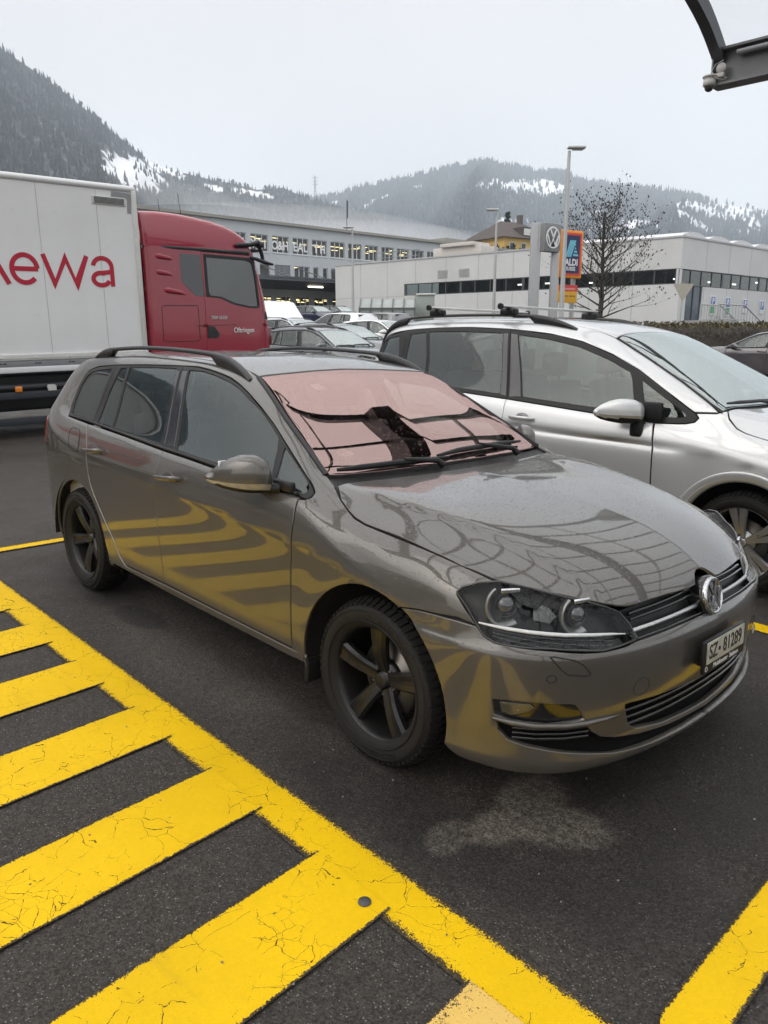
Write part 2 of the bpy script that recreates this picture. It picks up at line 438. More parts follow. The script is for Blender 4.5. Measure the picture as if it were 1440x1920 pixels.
GOLF_LINES = [
 ([-3.7,0, .9,0], [-3.7,.62,-3.62,.80,-3.5,1.02,-3.36,1.25,-3.27,1.375,-3.1,1.41,-2.8,1.437,-2.4,1.455,-2,1.46,-1.6,1.448,-1.35,1.422,-1.19,1.388,-1,1.318,-.8,1.222,-.6,1.118,-.48,1.045,-.40,.998,-.34,.986,-.1,.975,.1,.960,.3,.938,.5,.902,.6,.873,.7,.830,.78,.778,.83,.72]),
 ([-3.7,.25,-3.4,.33,-3.1,.36,-1.6,.37,-1.1,.39,-.4,.46,0,.42,.5,.36,.83,.31], [-3.7,.62,-3.6,.80,-3.48,1.02,-3.34,1.25,-3.25,1.37,-3.1,1.40,-2.8,1.427,-2.4,1.447,-2,1.451,-1.6,1.439,-1.35,1.412,-1.17,1.378,-1,1.312,-.8,1.214,-.6,1.108,-.48,1.035,-.41,.996,-.34,.985,-.1,.972,.1,.956,.3,.930,.5,.889,.6,.854,.7,.803,.78,.742,.83,.68]),
 ([-3.7,.42,-3.4,.46,-3.1,.51,-2.8,.53,-1.6,.535,-1.1,.565,-.75,.635,-.45,.70,-.3,.695,0,.66,.3,.60,.6,.535,.78,.47,.83,.45], [-3.7,.62,-3.58,.80,-3.45,1.02,-3.33,1.2,-3.23,1.345,-3.1,1.38,-2.8,1.41,-2.2,1.437,-1.6,1.424,-1.3,1.394,-1.1,1.352,-.9,1.26,-.75,1.18,-.6,1.098,-.45,1.012,-.37,.988,-.3,.982,0,.957,.3,.907,.5,.852,.6,.811,.7,.756,.75,.715,.78,.686,.83,.62]),
 ([-3.7,.47,-3.5,.52,-3.27,.565,-3.05,.60,-2.8,.612,-1.6,.612,-1.2,.622,-1,.645,-.8,.682,-.6,.725,-.45,.757,-.36,.768,-.25,.782,-.1,.798,.1,.80,.25,.797,.4,.778,.5,.745,.6,.69,.76,.57,.83,.53], [-3.7,.62,-3.55,.82,-3.4,1.06,-3.27,1.28,-3.15,1.355,-3.05,1.378,-2.8,1.395,-2.2,1.418,-1.6,1.405,-1.3,1.362,-1.1,1.305,-.9,1.222,-.75,1.148,-.6,1.076,-.45,1.003,-.36,.965,-.25,.925,-.1,.892,.04,.878,.2,.86,.34,.836,.46,.806,.6,.763,.7,.722,.76,.69,.83,.65]),
 ([-3.7,.51,-3.5,.59,-3.3,.645,-3.1,.69,-2.8,.672,-1.6,.660,-1.2,.678,-1,.702,-.8,.735,-.6,.775,-.45,.802,-.36,.813,-.2,.828,0,.835,.2,.835,.4,.815,.5,.785,.6,.735,.7,.665,.83,.60], [-3.7,.61,-3.55,.78,-3.4,1.0,-3.25,1.18,-3.1,1.28,-2.8,1.318,-2.2,1.348,-1.6,1.342,-1.3,1.285,-1.1,1.225,-.9,1.142,-.75,1.085,-.6,1.025,-.45,.962,-.36,.925,-.2,.877,0,.846,.2,.827,.4,.788,.6,.74,.7,.70,.83,.62]),
 ([-3.7,.53,-3.55,.64,-3.35,.705,-3.12,.79,-2.9,.798,-2.5,.80,-1.6,.825,-1.1,.832,-.7,.837,-.45,.846,-.3,.854,0,.862,.3,.855,.45,.83,.55,.785,.62,.735,.72,.67,.83,.62], [-3.7,.60,-3.55,.74,-3.35,1.03,-3.12,1.12,-2.9,1.065,-2.5,1.035,-1.6,.99,-1.1,.97,-.7,.955,-.45,.925,-.3,.87,-.1,.82,.1,.80,.3,.78,.5,.742,.62,.705,.72,.67,.83,.60]),
 ([-3.7,.54,-3.55,.66,-3.35,.74,-3.12,.825,-2.9,.824,-2.5,.826,-1.6,.849,-1.1,.854,-.7,.857,-.45,.862,-.3,.868,0,.874,.3,.868,.45,.845,.55,.80,.62,.75,.72,.68,.83,.62], [-3.7,.58,-3.55,.71,-3.35,.99,-3.12,1.055,-2.9,1.037,-2.5,1.014,-1.6,.970,-1.1,.950,-.7,.935,-.45,.903,-.3,.85,-.1,.79,.1,.77,.3,.75,.5,.712,.62,.675,.72,.64,.83,.58]),
 ([-3.7,.55,-3.57,.66,-3.45,.735,-3.3,.80,-3.1,.852,-2.9,.865,-2.5,.870,-1.6,.879,-1.1,.881,-.6,.883,-.3,.883,0,.886,.3,.878,.45,.855,.55,.81,.62,.76,.72,.69,.83,.63], [-3.7,.56,-3.55,.68,-3.35,.91,-3.1,.955,-2.5,.91,-1.6,.888,-1.1,.87,-.6,.85,-.3,.805,0,.74,.3,.70,.5,.66,.62,.64,.83,.56]),
 ([-3.7,.56,-3.57,.67,-3.45,.745,-3.3,.808,-3.1,.860,-2.9,.876,-2.5,.8845,-1.6,.8895,-1,.889,-.45,.8885,-.2,.889,0,.892,.3,.884,.45,.86,.55,.815,.62,.765,.72,.70,.83,.63], [-3.7,.54,-3.5,.68,-3.3,.84,-3,.83,-2.42,.817,-1.58,.825,-1,.805,-.44,.775,-.2,.744,0,.704,.3,.666,.5,.626,.83,.54]),
 ([-3.7,.56,-3.57,.67,-3.45,.745,-3.3,.808,-3.1,.862,-2.9,.878,-2.5,.8870,-1.6,.8922,-1,.8918,-.45,.8910,-.2,.890,0,.8925,.3,.8845,.45,.86,.55,.815,.62,.765,.72,.70,.83,.63], [-3.7,.53,-3.5,.66,-3.3,.80,-3,.815,-2.42,.808,-1.58,.816,-1,.796,-.44,.766,-.2,.735,0,.695,.3,.657,.5,.617,.83,.53]),
 ([-3.7,.56,-3.57,.67,-3.45,.745,-3.3,.808,-3.1,.860,-2.9,.875,-2.5,.8850,-1.6,.8892,-1,.8892,-.45,.889,-.2,.889,0,.892,.3,.884,.45,.86,.55,.815,.62,.765,.72,.70,.83,.63], [-3.7,.51,-3.5,.63,-3.3,.77,-3,.797,-2.42,.793,-1.58,.801,-1,.781,-.44,.751,-.2,.72,0,.68,.3,.643,.5,.603,.83,.51]),
 ([-3.7,.56,-3.57,.67,-3.45,.745,-3.3,.808,-3.1,.860,-2.9,.8775,-2.5,.8848,-1.6,.8895,-1,.8897,-.45,.8895,-.2,.890,0,.892,.3,.884,.45,.86,.55,.815,.83,.63], [-3.7,.49,-3.5,.56,-3.3,.63,-3,.64,-1,.64,-.2,.62,.3,.58,.83,.48]),
 ([-3.7,.56,-3.57,.67,-3.45,.745,-3.3,.808,-3.1,.860,-2.9,.877,-2.5,.8850,-1.6,.8885,-1,.889,-.45,.889,0,.892,.3,.884,.45,.86,.55,.815,.83,.63], [-3.7,.44,-3.3,.48,-3,.49,-.2,.49,.3,.47,.83,.44]),
 ([-3.7,.55,-3.57,.66,-3.45,.735,-3.3,.80,-3.1,.852,-2.9,.871,-2.5,.8800,-1.6,.8835,-.45,.8845,0,.885,.3,.88,.45,.855,.55,.81,.83,.62], [-3.7,.36,-3.3,.365,.83,.36]),
 ([-3.7,.54,-3.57,.65,-3.45,.725,-3.3,.79,-3.1,.842,-2.9,.865,-2.5,.873,-1.6,.875,-.45,.877,.3,.87,.45,.85,.55,.80,.83,.61], [-3.7,.31,-3.3,.29,-2.9,.285,.83,.285]),
 ([-3.7,.52,-3.45,.70,-3.1,.82,-2.5,.862,-.45,.866,.3,.855,.55,.79,.83,.60], [-3.7,.28,-3.3,.24,-2.9,.235,.83,.235]),
 ([-3.7,.48,-3.45,.65,-3.1,.76,-2.5,.80,-.45,.80,.3,.80,.55,.73,.83,.55], [-3.7,.26,-3.3,.20,.83,.20]),
]
def golf_main():
    xs = np.concatenate([np.linspace(-3.7, -3.2, 36)[:-1], np.linspace(-3.2, -1.3, 66)[:-1], np.linspace(-1.3, -.1, 74)[:-1], np.linspace(-.1, .83, 50)])
    N0 = smooth_u(line_net(GOLF_LINES, xs), 5, 8)
    win = np.clip((xs + .33) / .12, 0, 1) * np.clip((.80 - xs) / .10, 0, 1)          # the bonnet's raised edge line
    N0[:, 2, 2] += .0065 * win
    extra = N0[:, 2] + .13 * (N0[:, 3] - N0[:, 2]); extra[:, 2] -= .0035 * win
    N0 = np.concatenate([N0[:, :3], extra[:, None], N0[:, 3:]], 1)
    G = catmull(N0, 8)
    G[..., 1] *= -1
    G = bump_arches(G, [(0, .31), (-2.635, .31)])
    return Surf(G, 3, 12, 48)

# the front: plan curves at several heights, from the middle (s=0) round the corner to the wheel arch (s=1)
PLAN_S = [0, .11, .23, .35, .46, .55, .64, .72, .80, .865, .92, 1.0]
PLAN_Y = [0, .14, .29, .43, .555, .655, .745, .815, .862, .886, .894, .897]
PLAN_X = [.868, .863, .850, .826, .793, .752, .690, .610, .515, .410, .30, .12]
FRONT_Z = [.19, .215, .245, .27, .30, .36, .44, .52, .58, .612, .632, .648, .665, .70, .74, .78, .82, .87]
FRONT_C = [-.035, -.005, .006, -.002, -.010, -.006, .002, .004, .000, -.008, -.026, -.042, -.050, -.070, -.094, -.128, -.175, -.25]   # push at the middle
FRONT_E = [-.035, -.015, -.006, -.006, -.006, -.003, .000, .002, .001, -.003, -.020, -.034, -.042, -.056, -.074, -.098, -.130, -.180]   # push round the corner
def golf_front():
    s = np.linspace(0, 1, 111); z = np.concatenate([np.linspace(.19, .60, 60)[:-1], np.linspace(.60, .67, 24)[:-1], np.linspace(.67, .87, 30)])
    X = pchip(PLAN_S, PLAN_X, s); Y = pchip(PLAN_S, PLAN_Y, s)
    tx, ty = np.gradient(X), np.gradient(Y); L = np.hypot(tx, ty); nx, ny = ty / L, -tx / L     # outward in plan
    c = pchip(FRONT_Z, FRONT_C, z); e = pchip(FRONT_Z, FRONT_E, z)
    w = np.clip((s - .32) / .42, 0, 1); w = w * w * (3 - 2 * w)
    d = c[None] * (1 - w[:, None]) + e[None] * w[:, None]
    k = 1 - .74 * np.clip((s - .70) / .20, 0, 1)[:, None] * np.clip((z[None] - .60) / .05, 0, 1)
    d = d * k
    P = np.stack([X[:, None] + nx[:, None] * d, -(Y[:, None] + ny[:, None] * d), np.broadcast_to(z[None], d.shape)], -1)
    r = np.hypot(P[..., 0], P[..., 2] - .31)
    P[..., 1] -= .006 * np.exp(-((np.maximum(r - .385, 0) / .06) ** 2)) * (s[:, None] > .7)
    P = P[:, ::-1]
    return Surf(P, 2)
# ---------------------------------------------------------------- body panels: outlines laid on a smooth surface
class Proj:
    """maps points near a car side / top / nose to two flat coordinates and back to a ray onto the surface"""
    def __init__(s, kind, cx=.1): s.k = kind; s.cx = cx
    def to2(s, p):
        x, y, z = p
        if s.k == 'side': return (x, z)
        if s.k == 'top': return (x, y)
        if s.k == 'diag': return (x, (y + z) * .70711)
        if s.k == 'ws': return ((x * .88 - z * .475), y)
        return (math.atan2(y, x - s.cx) * .75, z)
    def ray(s, a, b):
        if s.k == 'side': return (a, -4, b), (0, 1, 0)
        if s.k == 'top': return (a, b, 5), (0, 0, -1)
        if s.k == 'diag':
            q = b * .70711; return (a, q - 2.5, q + 2.5), (0, .70711, -.70711)
        if s.k == 'ws':
            n = np.array((.475, 0, .88)); o = np.array((a * .88, b, -a * .475)) + 4 * n; return tuple(o), tuple(-n)
        t = a / .75; c, d = math.cos(t), math.sin(t)
        return (s.cx + 3 * c, 3 * d, b), (-c, -d, 0)

def resample(loop, step):
    out = []
    n = len(loop)
    for i in range(n):
        a, b = np.array(loop[i], float), np.array(loop[(i + 1) % n], float)
        k = max(1, int(round(np.linalg.norm(b - a) / step)))
        for j in range(k): out.append(a + (b - a) * j / k)
    return np.array(out)
def smooth_corners(loop, r=.006, it=0):
    """Chaikin corner rounding of an outline"""
    P = np.array(loop, float)
    for _ in range(it):
        Q = np.roll(P, -1, 0); P = np.stack([.75 * P + .25 * Q, .25 * P + .75 * Q], 1).reshape(-1, P.shape[1])
    return P
def area2(P): return .5 * np.sum(P[:, 0] * np.roll(P[:, 1], -1) - np.roll(P[:, 0], -1) * P[:, 1])
def inset(P, d):
    """move every outline point inwards (P counter-clockwise)"""
    t = np.roll(P, -1, 0) - np.roll(P, 1, 0); t /= np.maximum(np.linalg.norm(t, axis=1, keepdims=True), 1e-9)
    return P + d * np.stack([-t[:, 1], t[:, 0]], 1)
def inside(pts, poly):
    x, y = pts[:, 0:1], pts[:, 1:2]; x0, y0 = poly[:, 0][None], poly[:, 1][None]
    x1, y1 = np.roll(poly[:, 0], -1)[None], np.roll(poly[:, 1], -1)[None]
    c = ((y0 > y) != (y1 > y)) & (x < (x1 - x0) * (y - y0) / np.where(y1 == y0, 1e-12, y1 - y0) + x0)
    return c.sum(1) % 2 == 1
def seg_dist(pts, poly):
    a = poly[None]; b = np.roll(poly, -1, 0)[None]; p = pts[:, None]
    d = b - a; t = np.clip(((p - a) * d).sum(-1) / np.maximum((d * d).sum(-1), 1e-12), 0, 1)
    return np.linalg.norm(p - a - t[..., None] * d, axis=-1).min(1)

class PanelMesh:
    def __init__(s): s.v = []; s.n = []; s.f = []
    def lay(s, surf, outline, proj, holes=(), gap=.002, rim=.010, edge=.0022, offset=0., grid=.022, flip=False, mirror_y=False, rnd=0, step=.016, offfun=None):
        """outline / holes: 3-D or flat points; the panel follows surf, pushed out by offset, with rounded turned-in edges"""
        P = Proj(proj) if isinstance(proj, str) else proj
        def flat(loop, sign):
            q = np.array([P.to2(p) if len(p) == 3 else p for p in loop], float)
            if rnd: q = smooth_corners(q, it=rnd)
            q = resample(q, step)
            if area2(q) * sign < 0: q = q[::-1]
            return q
        loops = [flat(outline, 1)] + [flat(h, -1) for h in holes]
        cuts = [inset(l, gap + edge) for l in loops]
        lips = [inset(l, gap) for l in loops]
        lo, hi = cuts[0].min(0), cuts[0].max(0)
        gx, gy = np.meshgrid(np.arange(lo[0], hi[0] + grid, grid), np.arange(lo[1], hi[1] + grid, grid))
        gp = np.stack([gx.ravel(), gy.ravel()], 1)
        gp[:, 0] += grid * .5 * (np.arange(len(gp)) // gx.shape[1] % 2)
        ok = inside(gp, cuts[0])
        for h in cuts[1:]: ok &= ~inside(gp, h)
        gp = gp[ok]
        if len(gp):
            dd = np.min([np.concatenate([seg_dist(gp[i:i + 400], c) for i in range(0, len(gp), 400)]) for c in cuts], 0)
            gp = gp[dd > grid * .42]
        vs = [tuple(p) for c in cuts for p in c] + [tuple(p) for p in gp]
        es = []; b = 0
        for c in cuts:
            es += [(b + i, b + (i + 1) % len(c)) for i in range(len(c))]; b += len(c)
        ov, oe, of, vo, _, _ = delaunay_2d_cdt([Vector(v) for v in vs], es, [], 0, 1e-6)
        ov = np.array([tuple(v) for v in ov])
        tri = np.array([f for f in of if len(f) == 3])
        cen = ov[tri].mean(1)
        ok = inside(cen, cuts[0])
        for h in cuts[1:]: ok &= ~inside(cen, h)
        tri = tri[ok]
        sg = -1. if mirror_y else 1.
        def place(a, b, dep, tilt=None):
            m = 1.
            if P.k in ('top', 'cyl', 'ws'):
                if (b if P.k in ('top', 'ws') else a) > 0:
                    m = -1.
                    if P.k in ('top', 'ws'): b = -b
                    else: a = -a
            o, d = P.ray(a, b); h = surf.cast(o, d)
            if h is None: return np.zeros(3), np.array((0, 0, 1.))
            p, n = h
            if n @ np.array(d) > 0: n = -n
            q = p + n * (offset + dep + (offfun(p) if offfun else 0.))
            return q * np.array((1, m * sg, 1)), n * np.array((1, m * sg, 1))
        base = len(s.v)
        for a, b2 in ov:
            q, n = place(a, b2, 0.); s.v.append(q); s.n.append(n)
        # map outline vertices -> cdt index
        inv = {}
        for i, src in enumerate(vo):
            for k in src: inv[k] = i
        def addf(f):
            s.f.append(f[::-1] if mirror_y else f)
        for t in tri:
            a, b2, c = (base + int(i) for i in t)
            A, B, C3 = s.v[a], s.v[b2], s.v[c]
            nn = np.cross(B - A, C3 - A)
            s.f.append((a, b2, c) if nn @ s.n[a] >= 0 else (a, c, b2))
        k0 = 0
        for ci, (c, l) in enumerate(zip(cuts, lips)):
            m = len(c); top = [base + inv[k0 + i] for i in range(m)]; k0 += m
            r1, r2 = [], []
            for i in range(m):
                q, n = place(*l[i], -edge * .9)
                w = q - s.v[top[i]]; w = w - n * (w @ n); w /= max(np.linalg.norm(w), 1e-9)
                s.v.append(q); t = n * .5 + w * .85; s.n.append(t / np.linalg.norm(t)); r1.append(len(s.v) - 1)
                s.v.append(q - n * rim); s.n.append(w); r2.append(len(s.v) - 1)
            for i in range(m):
                j = (i + 1) % m
                for A, B in ((top, r1), (r1, r2)):
                    f = (A[i], B[i], B[j], A[j])
                    nn = np.cross(s.v[f[1]] - s.v[f[0]], s.v[f[3]] - s.v[f[0]])
                    s.f.append(f if nn @ (s.n[B[i]]) >= 0 else f[::-1])
        return s
    def build(s, name, mat, parent=None, loc=None):
        me = bpy.data.meshes.new(name)
        me.from_pydata([tuple(v) for v in s.v], [], s.f)
        me.polygons.foreach_set("use_smooth", [True] * len(me.polygons))
        me.materials.append(mat); me.update()
        me.normals_split_custom_set_from_vertices([tuple(n) for n in s.n])
        return put(name, me, parent, loc)

def mirrored(o, name=None, parent=None, mat=None):
    """the same part on the other side of the car (y flipped)"""
    me = o.data; nv = len(me.vertices)
    co = np.empty(nv * 3); me.vertices.foreach_get("co", co); co = co.reshape(-1, 3); co[:, 1] *= -1
    fs = [tuple(p.vertices)[::-1] for p in me.polygons]
    m2 = bpy.data.meshes.new(me.name); m2.from_pydata(co.tolist(), [], fs)
    for m in me.materials: m2.materials.append(m)
    m2.polygons.foreach_set("use_smooth", [p.use_smooth for p in me.polygons])
    m2.polygons.foreach_set("material_index", [p.material_index for p in me.polygons])
    m2.update()
    if me.has_custom_normals:
        cn = np.empty(len(me.loops) * 3); me.corner_normals.foreach_get("vector", cn); cn = cn.reshape(-1, 3); cn[:, 1] *= -1
        k = 0; outn = []
        for p in me.polygons:
            outn += cn[p.loop_start:p.loop_start + p.loop_total][::-1].tolist()
        m2.normals_split_custom_set(outn)
    c = put(name or o.name, m2, parent if parent is not None else o.parent)
    c.matrix_local = Matrix.Translation((o.location.x, -o.location.y, o.location.z)) if o.parent else o.matrix_world
    for ch in o.children: mirrored(ch, None, c)
    return c
def grid_part(surf, name, mat, parent, keep, offset=0., both=True, su=1, sv=1):
    """the surface itself (coarse) where keep(centre) holds, pushed out by offset"""
    G = surf.G[::su, ::sv]; N = surf.N.reshape(surf.G.shape)[::su, ::sv]
    s = np.sign((N[..., 1] * G[..., 1]).mean()) or 1.
    P = G + N * s * offset; m, n = P.shape[:2]
    idx = np.arange(m * n).reshape(m, n); V = P.reshape(-1, 3)
    F = np.stack([idx[:-1, :-1], idx[1:, :-1], idx[1:, 1:], idx[:-1, 1:]], -1).reshape(-1, 4)
    C = V[F].mean(1); F = F[keep(C)]
    if s < 0: F = F[:, ::-1]
    V2 = V * np.array((1, -1, 1)); V2[:, 1] = np.where(np.abs(V2[:, 1]) < 1e-9, 0, V2[:, 1])
    mb = MB(); mb.add(V.tolist(), F.tolist(), True)
    if both: mb.add(V2.tolist(), F[:, ::-1].tolist(), True)
    return mb.build(name, mat, parent)
# ---------------------------------------------------------------- shared car parts
def badge(parent, M, r=.07, name='emblem', ring=None, field=None):
    """round V-over-W emblem: ring, dark field, strokes; lies in local x,y facing +z"""
    mb = MB(); mb.lathe([(0, .0), (r * .93, .0), (r * .93, -.012), (0, -.012)], 40, 'z', M=M)
    f = mb.build(name, field or M_gloss_black, parent)
    mb = MB(); mb.lathe([(r * .84, -.002), (r * .86, .004), (r * .92, .007), (r * .985, .004), (r, -.002), (r, -.014)], 48, 'z', M=M)
    w = r * .155; k = r * .85
    def P(x, y): return (x * k, y * k)
    for st in ([P(-.47, .86), P(-.02, .08), P(.02, .08), P(.47, .86)],):
        ribbon(mb, st, w, -.001, .005, M)
    for st in ([P(-.93, .33), P(-.40, -.88), P(.0, -.05), P(.40, -.88), P(.93, .33)],):
        ribbon(mb, st, w, -.001, .005, M)
    mb.build('lettering', ring or M_chrome, f)
    return f

def wheel(parent, x, y, z, side, R_t=.315, R_r=.222, rim_mat=None, spoke_rot=0., style='five', wid=.205, writing=None, lod=1):
    """tyre, rim, cap, bolts; outer face towards y*side"""
    o = side
    w = thing('wheel', None, None); w.parent = parent; w.matrix_local = Matrix.Translation((x, y, z)); 
    h = wid / 2
    n = 120 if lod else 40
    prof = [(R_r - .012, o * (h - .022)), (R_r + .004, o * (h - .006)), (R_r + .012, o * (h - .003)), (R_r + .028, o * (h + .003)), (R_r + .05, o * (h + .006)), (R_t - .030, o * (h + .002)),
            (R_t - .018, o * (h - .008)), (R_t - .011, o * (h - .020)), (R_t - .006, o * (h - .035)), (R_t - .005, o * .04), (R_t - .005, -o * .04), (R_t - .007, -o * (h - .03)), (R_t - .03, -o * h), (R_r, -o * h)]
    mb = MB(); mb.lathe(prof, n, 'y')
    if lod:
        blk = MB(); nb = 64
        for k in range(nb):
            for q, (ya, yb, r0_, r1_) in enumerate(((h - .004, h - .040, R_t - .016, R_t - .001), (h - .048, h - .095, R_t - .001, R_t + .0015), (-h + .095, -h + .048, R_t + .0015, R_t - .001))):
                a0 = 2 * math.pi * (k + .33 * q) / nb; a1 = a0 + 2 * math.pi / nb * .68
                blk.lathe([(R_t - .02, o * ya), (r0_ + .005, o * ya), (r1_ + .005, o * yb), (R_t - .02, o * yb)], 2, 'y', a0=a0, a1=a1, smooth=False)
                for aa in (a0, a1):
                    c_, s_ = math.cos(aa), math.sin(aa); blk.add([(rr_ * c_, o * y_, rr_ * s_) for rr_, y_ in ((R_t - .02, ya), (r0_ + .005, ya), (r1_ + .005, yb), (R_t - .02, yb))], [(0, 1, 2, 3)])
    for rr in (R_r + .020, R_r + .060):
        if lod: mb.lathe([(rr - .0015, o * (h + .002)), (rr, o * (h + .0075)), (rr + .0015, o * (h + .002))], 80, 'y')
    ty = mb.build('tyre', M_tyre, w)
    if lod: blk.build('tread', M_tread, ty)
    rm = rim_mat or M_black_alloy
    mb = MB()
    fo = h - .012
    mb.lathe([(R_r - .016, o * (fo - .050)), (R_r - .014, o * (fo - .012)), (R_r - .006, o * (fo - .004)), (R_r + .001, o * (fo + .002)), (R_r + .004, o * fo), (R_r + .004, o * (fo - .012)), (R_r - .008, o * (fo - .018))], 72, 'y')
    mb.lathe([(R_r - .016, o * (fo - .048)), (R_r - .03, -o * h * .8), (R_r - .012, -o * h)], 48, 'y')
    rim = mb.build('rim', rm, w)
    # spokes
    ns = 5
    def spoke(ang, w0, w1, r0, r1, d0, d1, th=.03, crown=.006):
        m = MB(); vs = []; K = 9
        for i in range(K):
            t = i / (K - 1); r = r0 + (r1 - r0) * t
            ww = w0 + (w1 - w0) * t ** 1.5; d = d0 + (d1 - d0) * t + .010 * math.sin(math.pi * t) * (1 if style == 'five' else .3)
            for a, b in ((-.5, -th), (-.5, -.011), (-.36, 0), (-.10, -.0035 if style == 'five' else 0), (.10, -.0035 if style == 'five' else 0), (.36, 0), (.5, -.011), (.5, -th)):
                vs.append((r, a * ww, d + b))
        fs = [(i * 8 + j, i * 8 + j + 1, (i + 1) * 8 + j + 1, (i + 1) * 8 + j) for i in range(K - 1) for j in range(7)]
        Mx = Matrix(((math.cos(ang), -math.sin(ang), 0, 0), (0, 0, o, 0), (math.sin(ang), math.cos(ang), 0, 0), (0, 0, 0, 1)))
        m.add(vs, fs, False, M=Mx); return m
    for k in range(ns):
        a = R(90 + spoke_rot + 72 * k)
        if style == 'five':
            spoke(a, .056, .086, .036, R_r - .008, fo - .046, fo - .012).build('spoke', rm, w)
        else:
            for q, sgn in ((a - .13, -1), (a + .13, 1)):
                spoke(q + sgn * .02, .030, .058, .035, R_r - .008, fo - .03, fo - .006, th=.024, crown=.0).build('spoke', rm, w)
    mb = MB(); mb.lathe([(0, o * (fo - .034)), (.024, o * (fo - .034)), (.030, o * (fo - .037)), (.031, o * (fo - .06)), (.078, o * (fo - .052)), (.076, o * (fo - .09))], 36, 'y')
    hub = mb.build('hub', rm, w)
    if lod:
        if style == 'five':
            for k in range(5):
                a = R(90 + spoke_rot + 36 + 72 * k); c, s_ = .056 * math.cos(a), .056 * math.sin(a)
                b = MB(); b.lathe([(0, o * .001), (.0045, o * .001), (.005, o * .006), (.0095, o * .006), (.0105, -o * .012)], 14, 'y', M=Matrix.Translation((c, o * (fo - .058), s_)))
                b.build('wheel_bolt', M_dark_metal, w)
        # brake disc behind
        d = MB(); d.lathe([(.0, o * .02), (.075, o * .02), (.077, o * .0), (.140, o * 0), (.142, -o * .02), (.05, -o * .02)], 48, 'y')
        d.build('brake_disc', M_disc, w)
        d = MB()
        d.lathe([(.085, o * .03), (.148, o * .03), (.155, o * .0), (.155, -o * .05), (.085, -o * .05)], 10, 'y', a0=R(-40), a1=R(20))
        d.build('brake_caliper', M_dark_metal, w)
    if writing:
        for body, rr, a_mid, size, ext in writing:
            chars = list(body); widths = [.62 if ch in 'il' else (.8 if ch in 'ft' else (1.05 if ch in 'CmM' else 1.)) for ch in chars]
            tot = sum(widths); per = size * .60 / rr; run = 0
            mb = MB()
            for ch, cw in zip(chars, widths):
                ang = R(a_mid) + (tot / 2 - run - cw / 2) * per * -1 * (-1); run += cw
                me = text_mesh(ch, size, .0012)
                Mx = Matrix(((math.sin(ang), math.cos(ang), 0, rr * math.cos(ang)), (0, 0, o, o * (h + .0055)), (-math.cos(ang), math.sin(ang), 0, rr * math.sin(ang)), (0, 0, 0, 1)))
                mb.add([v.co.copy() for v in me.vertices], [tuple(p.vertices) for p in me.polygons], False, M=Mx)
            mb.build('sidewall_lettering', M_tyre_text, ty)
    return w

def headrest(parent, x, y, z, seat_mat):
    mb = MB(); mb.box((x, y, z), (.10, .26, .19), bev=.045, seg=3)
    for q in (-.06, .06): mb.cyl((x + .005, y + q, z - .17), (x + .005, y + q, z - .06), .006, 8)
    return mb.build('headrest', seat_mat, parent)
def seat(parent, x, y, z0, mat, name='front_seat'):
    mb = MB(); bmh = Matrix.Translation((x - .20, y, z0 + .33)) @ Matrix.Rotation(R(-14), 4, 'Y')
    mb.box((0, 0, 0), (.16, .50, .66), M=bmh, bev=.06, seg=3); mb.box((x + .08, y, z0), (.52, .50, .16), bev=.06, seg=3)
    s = mb.build(name, mat, parent)
    headrest(s, x - .31, y, z0 + .78, mat)
    return s

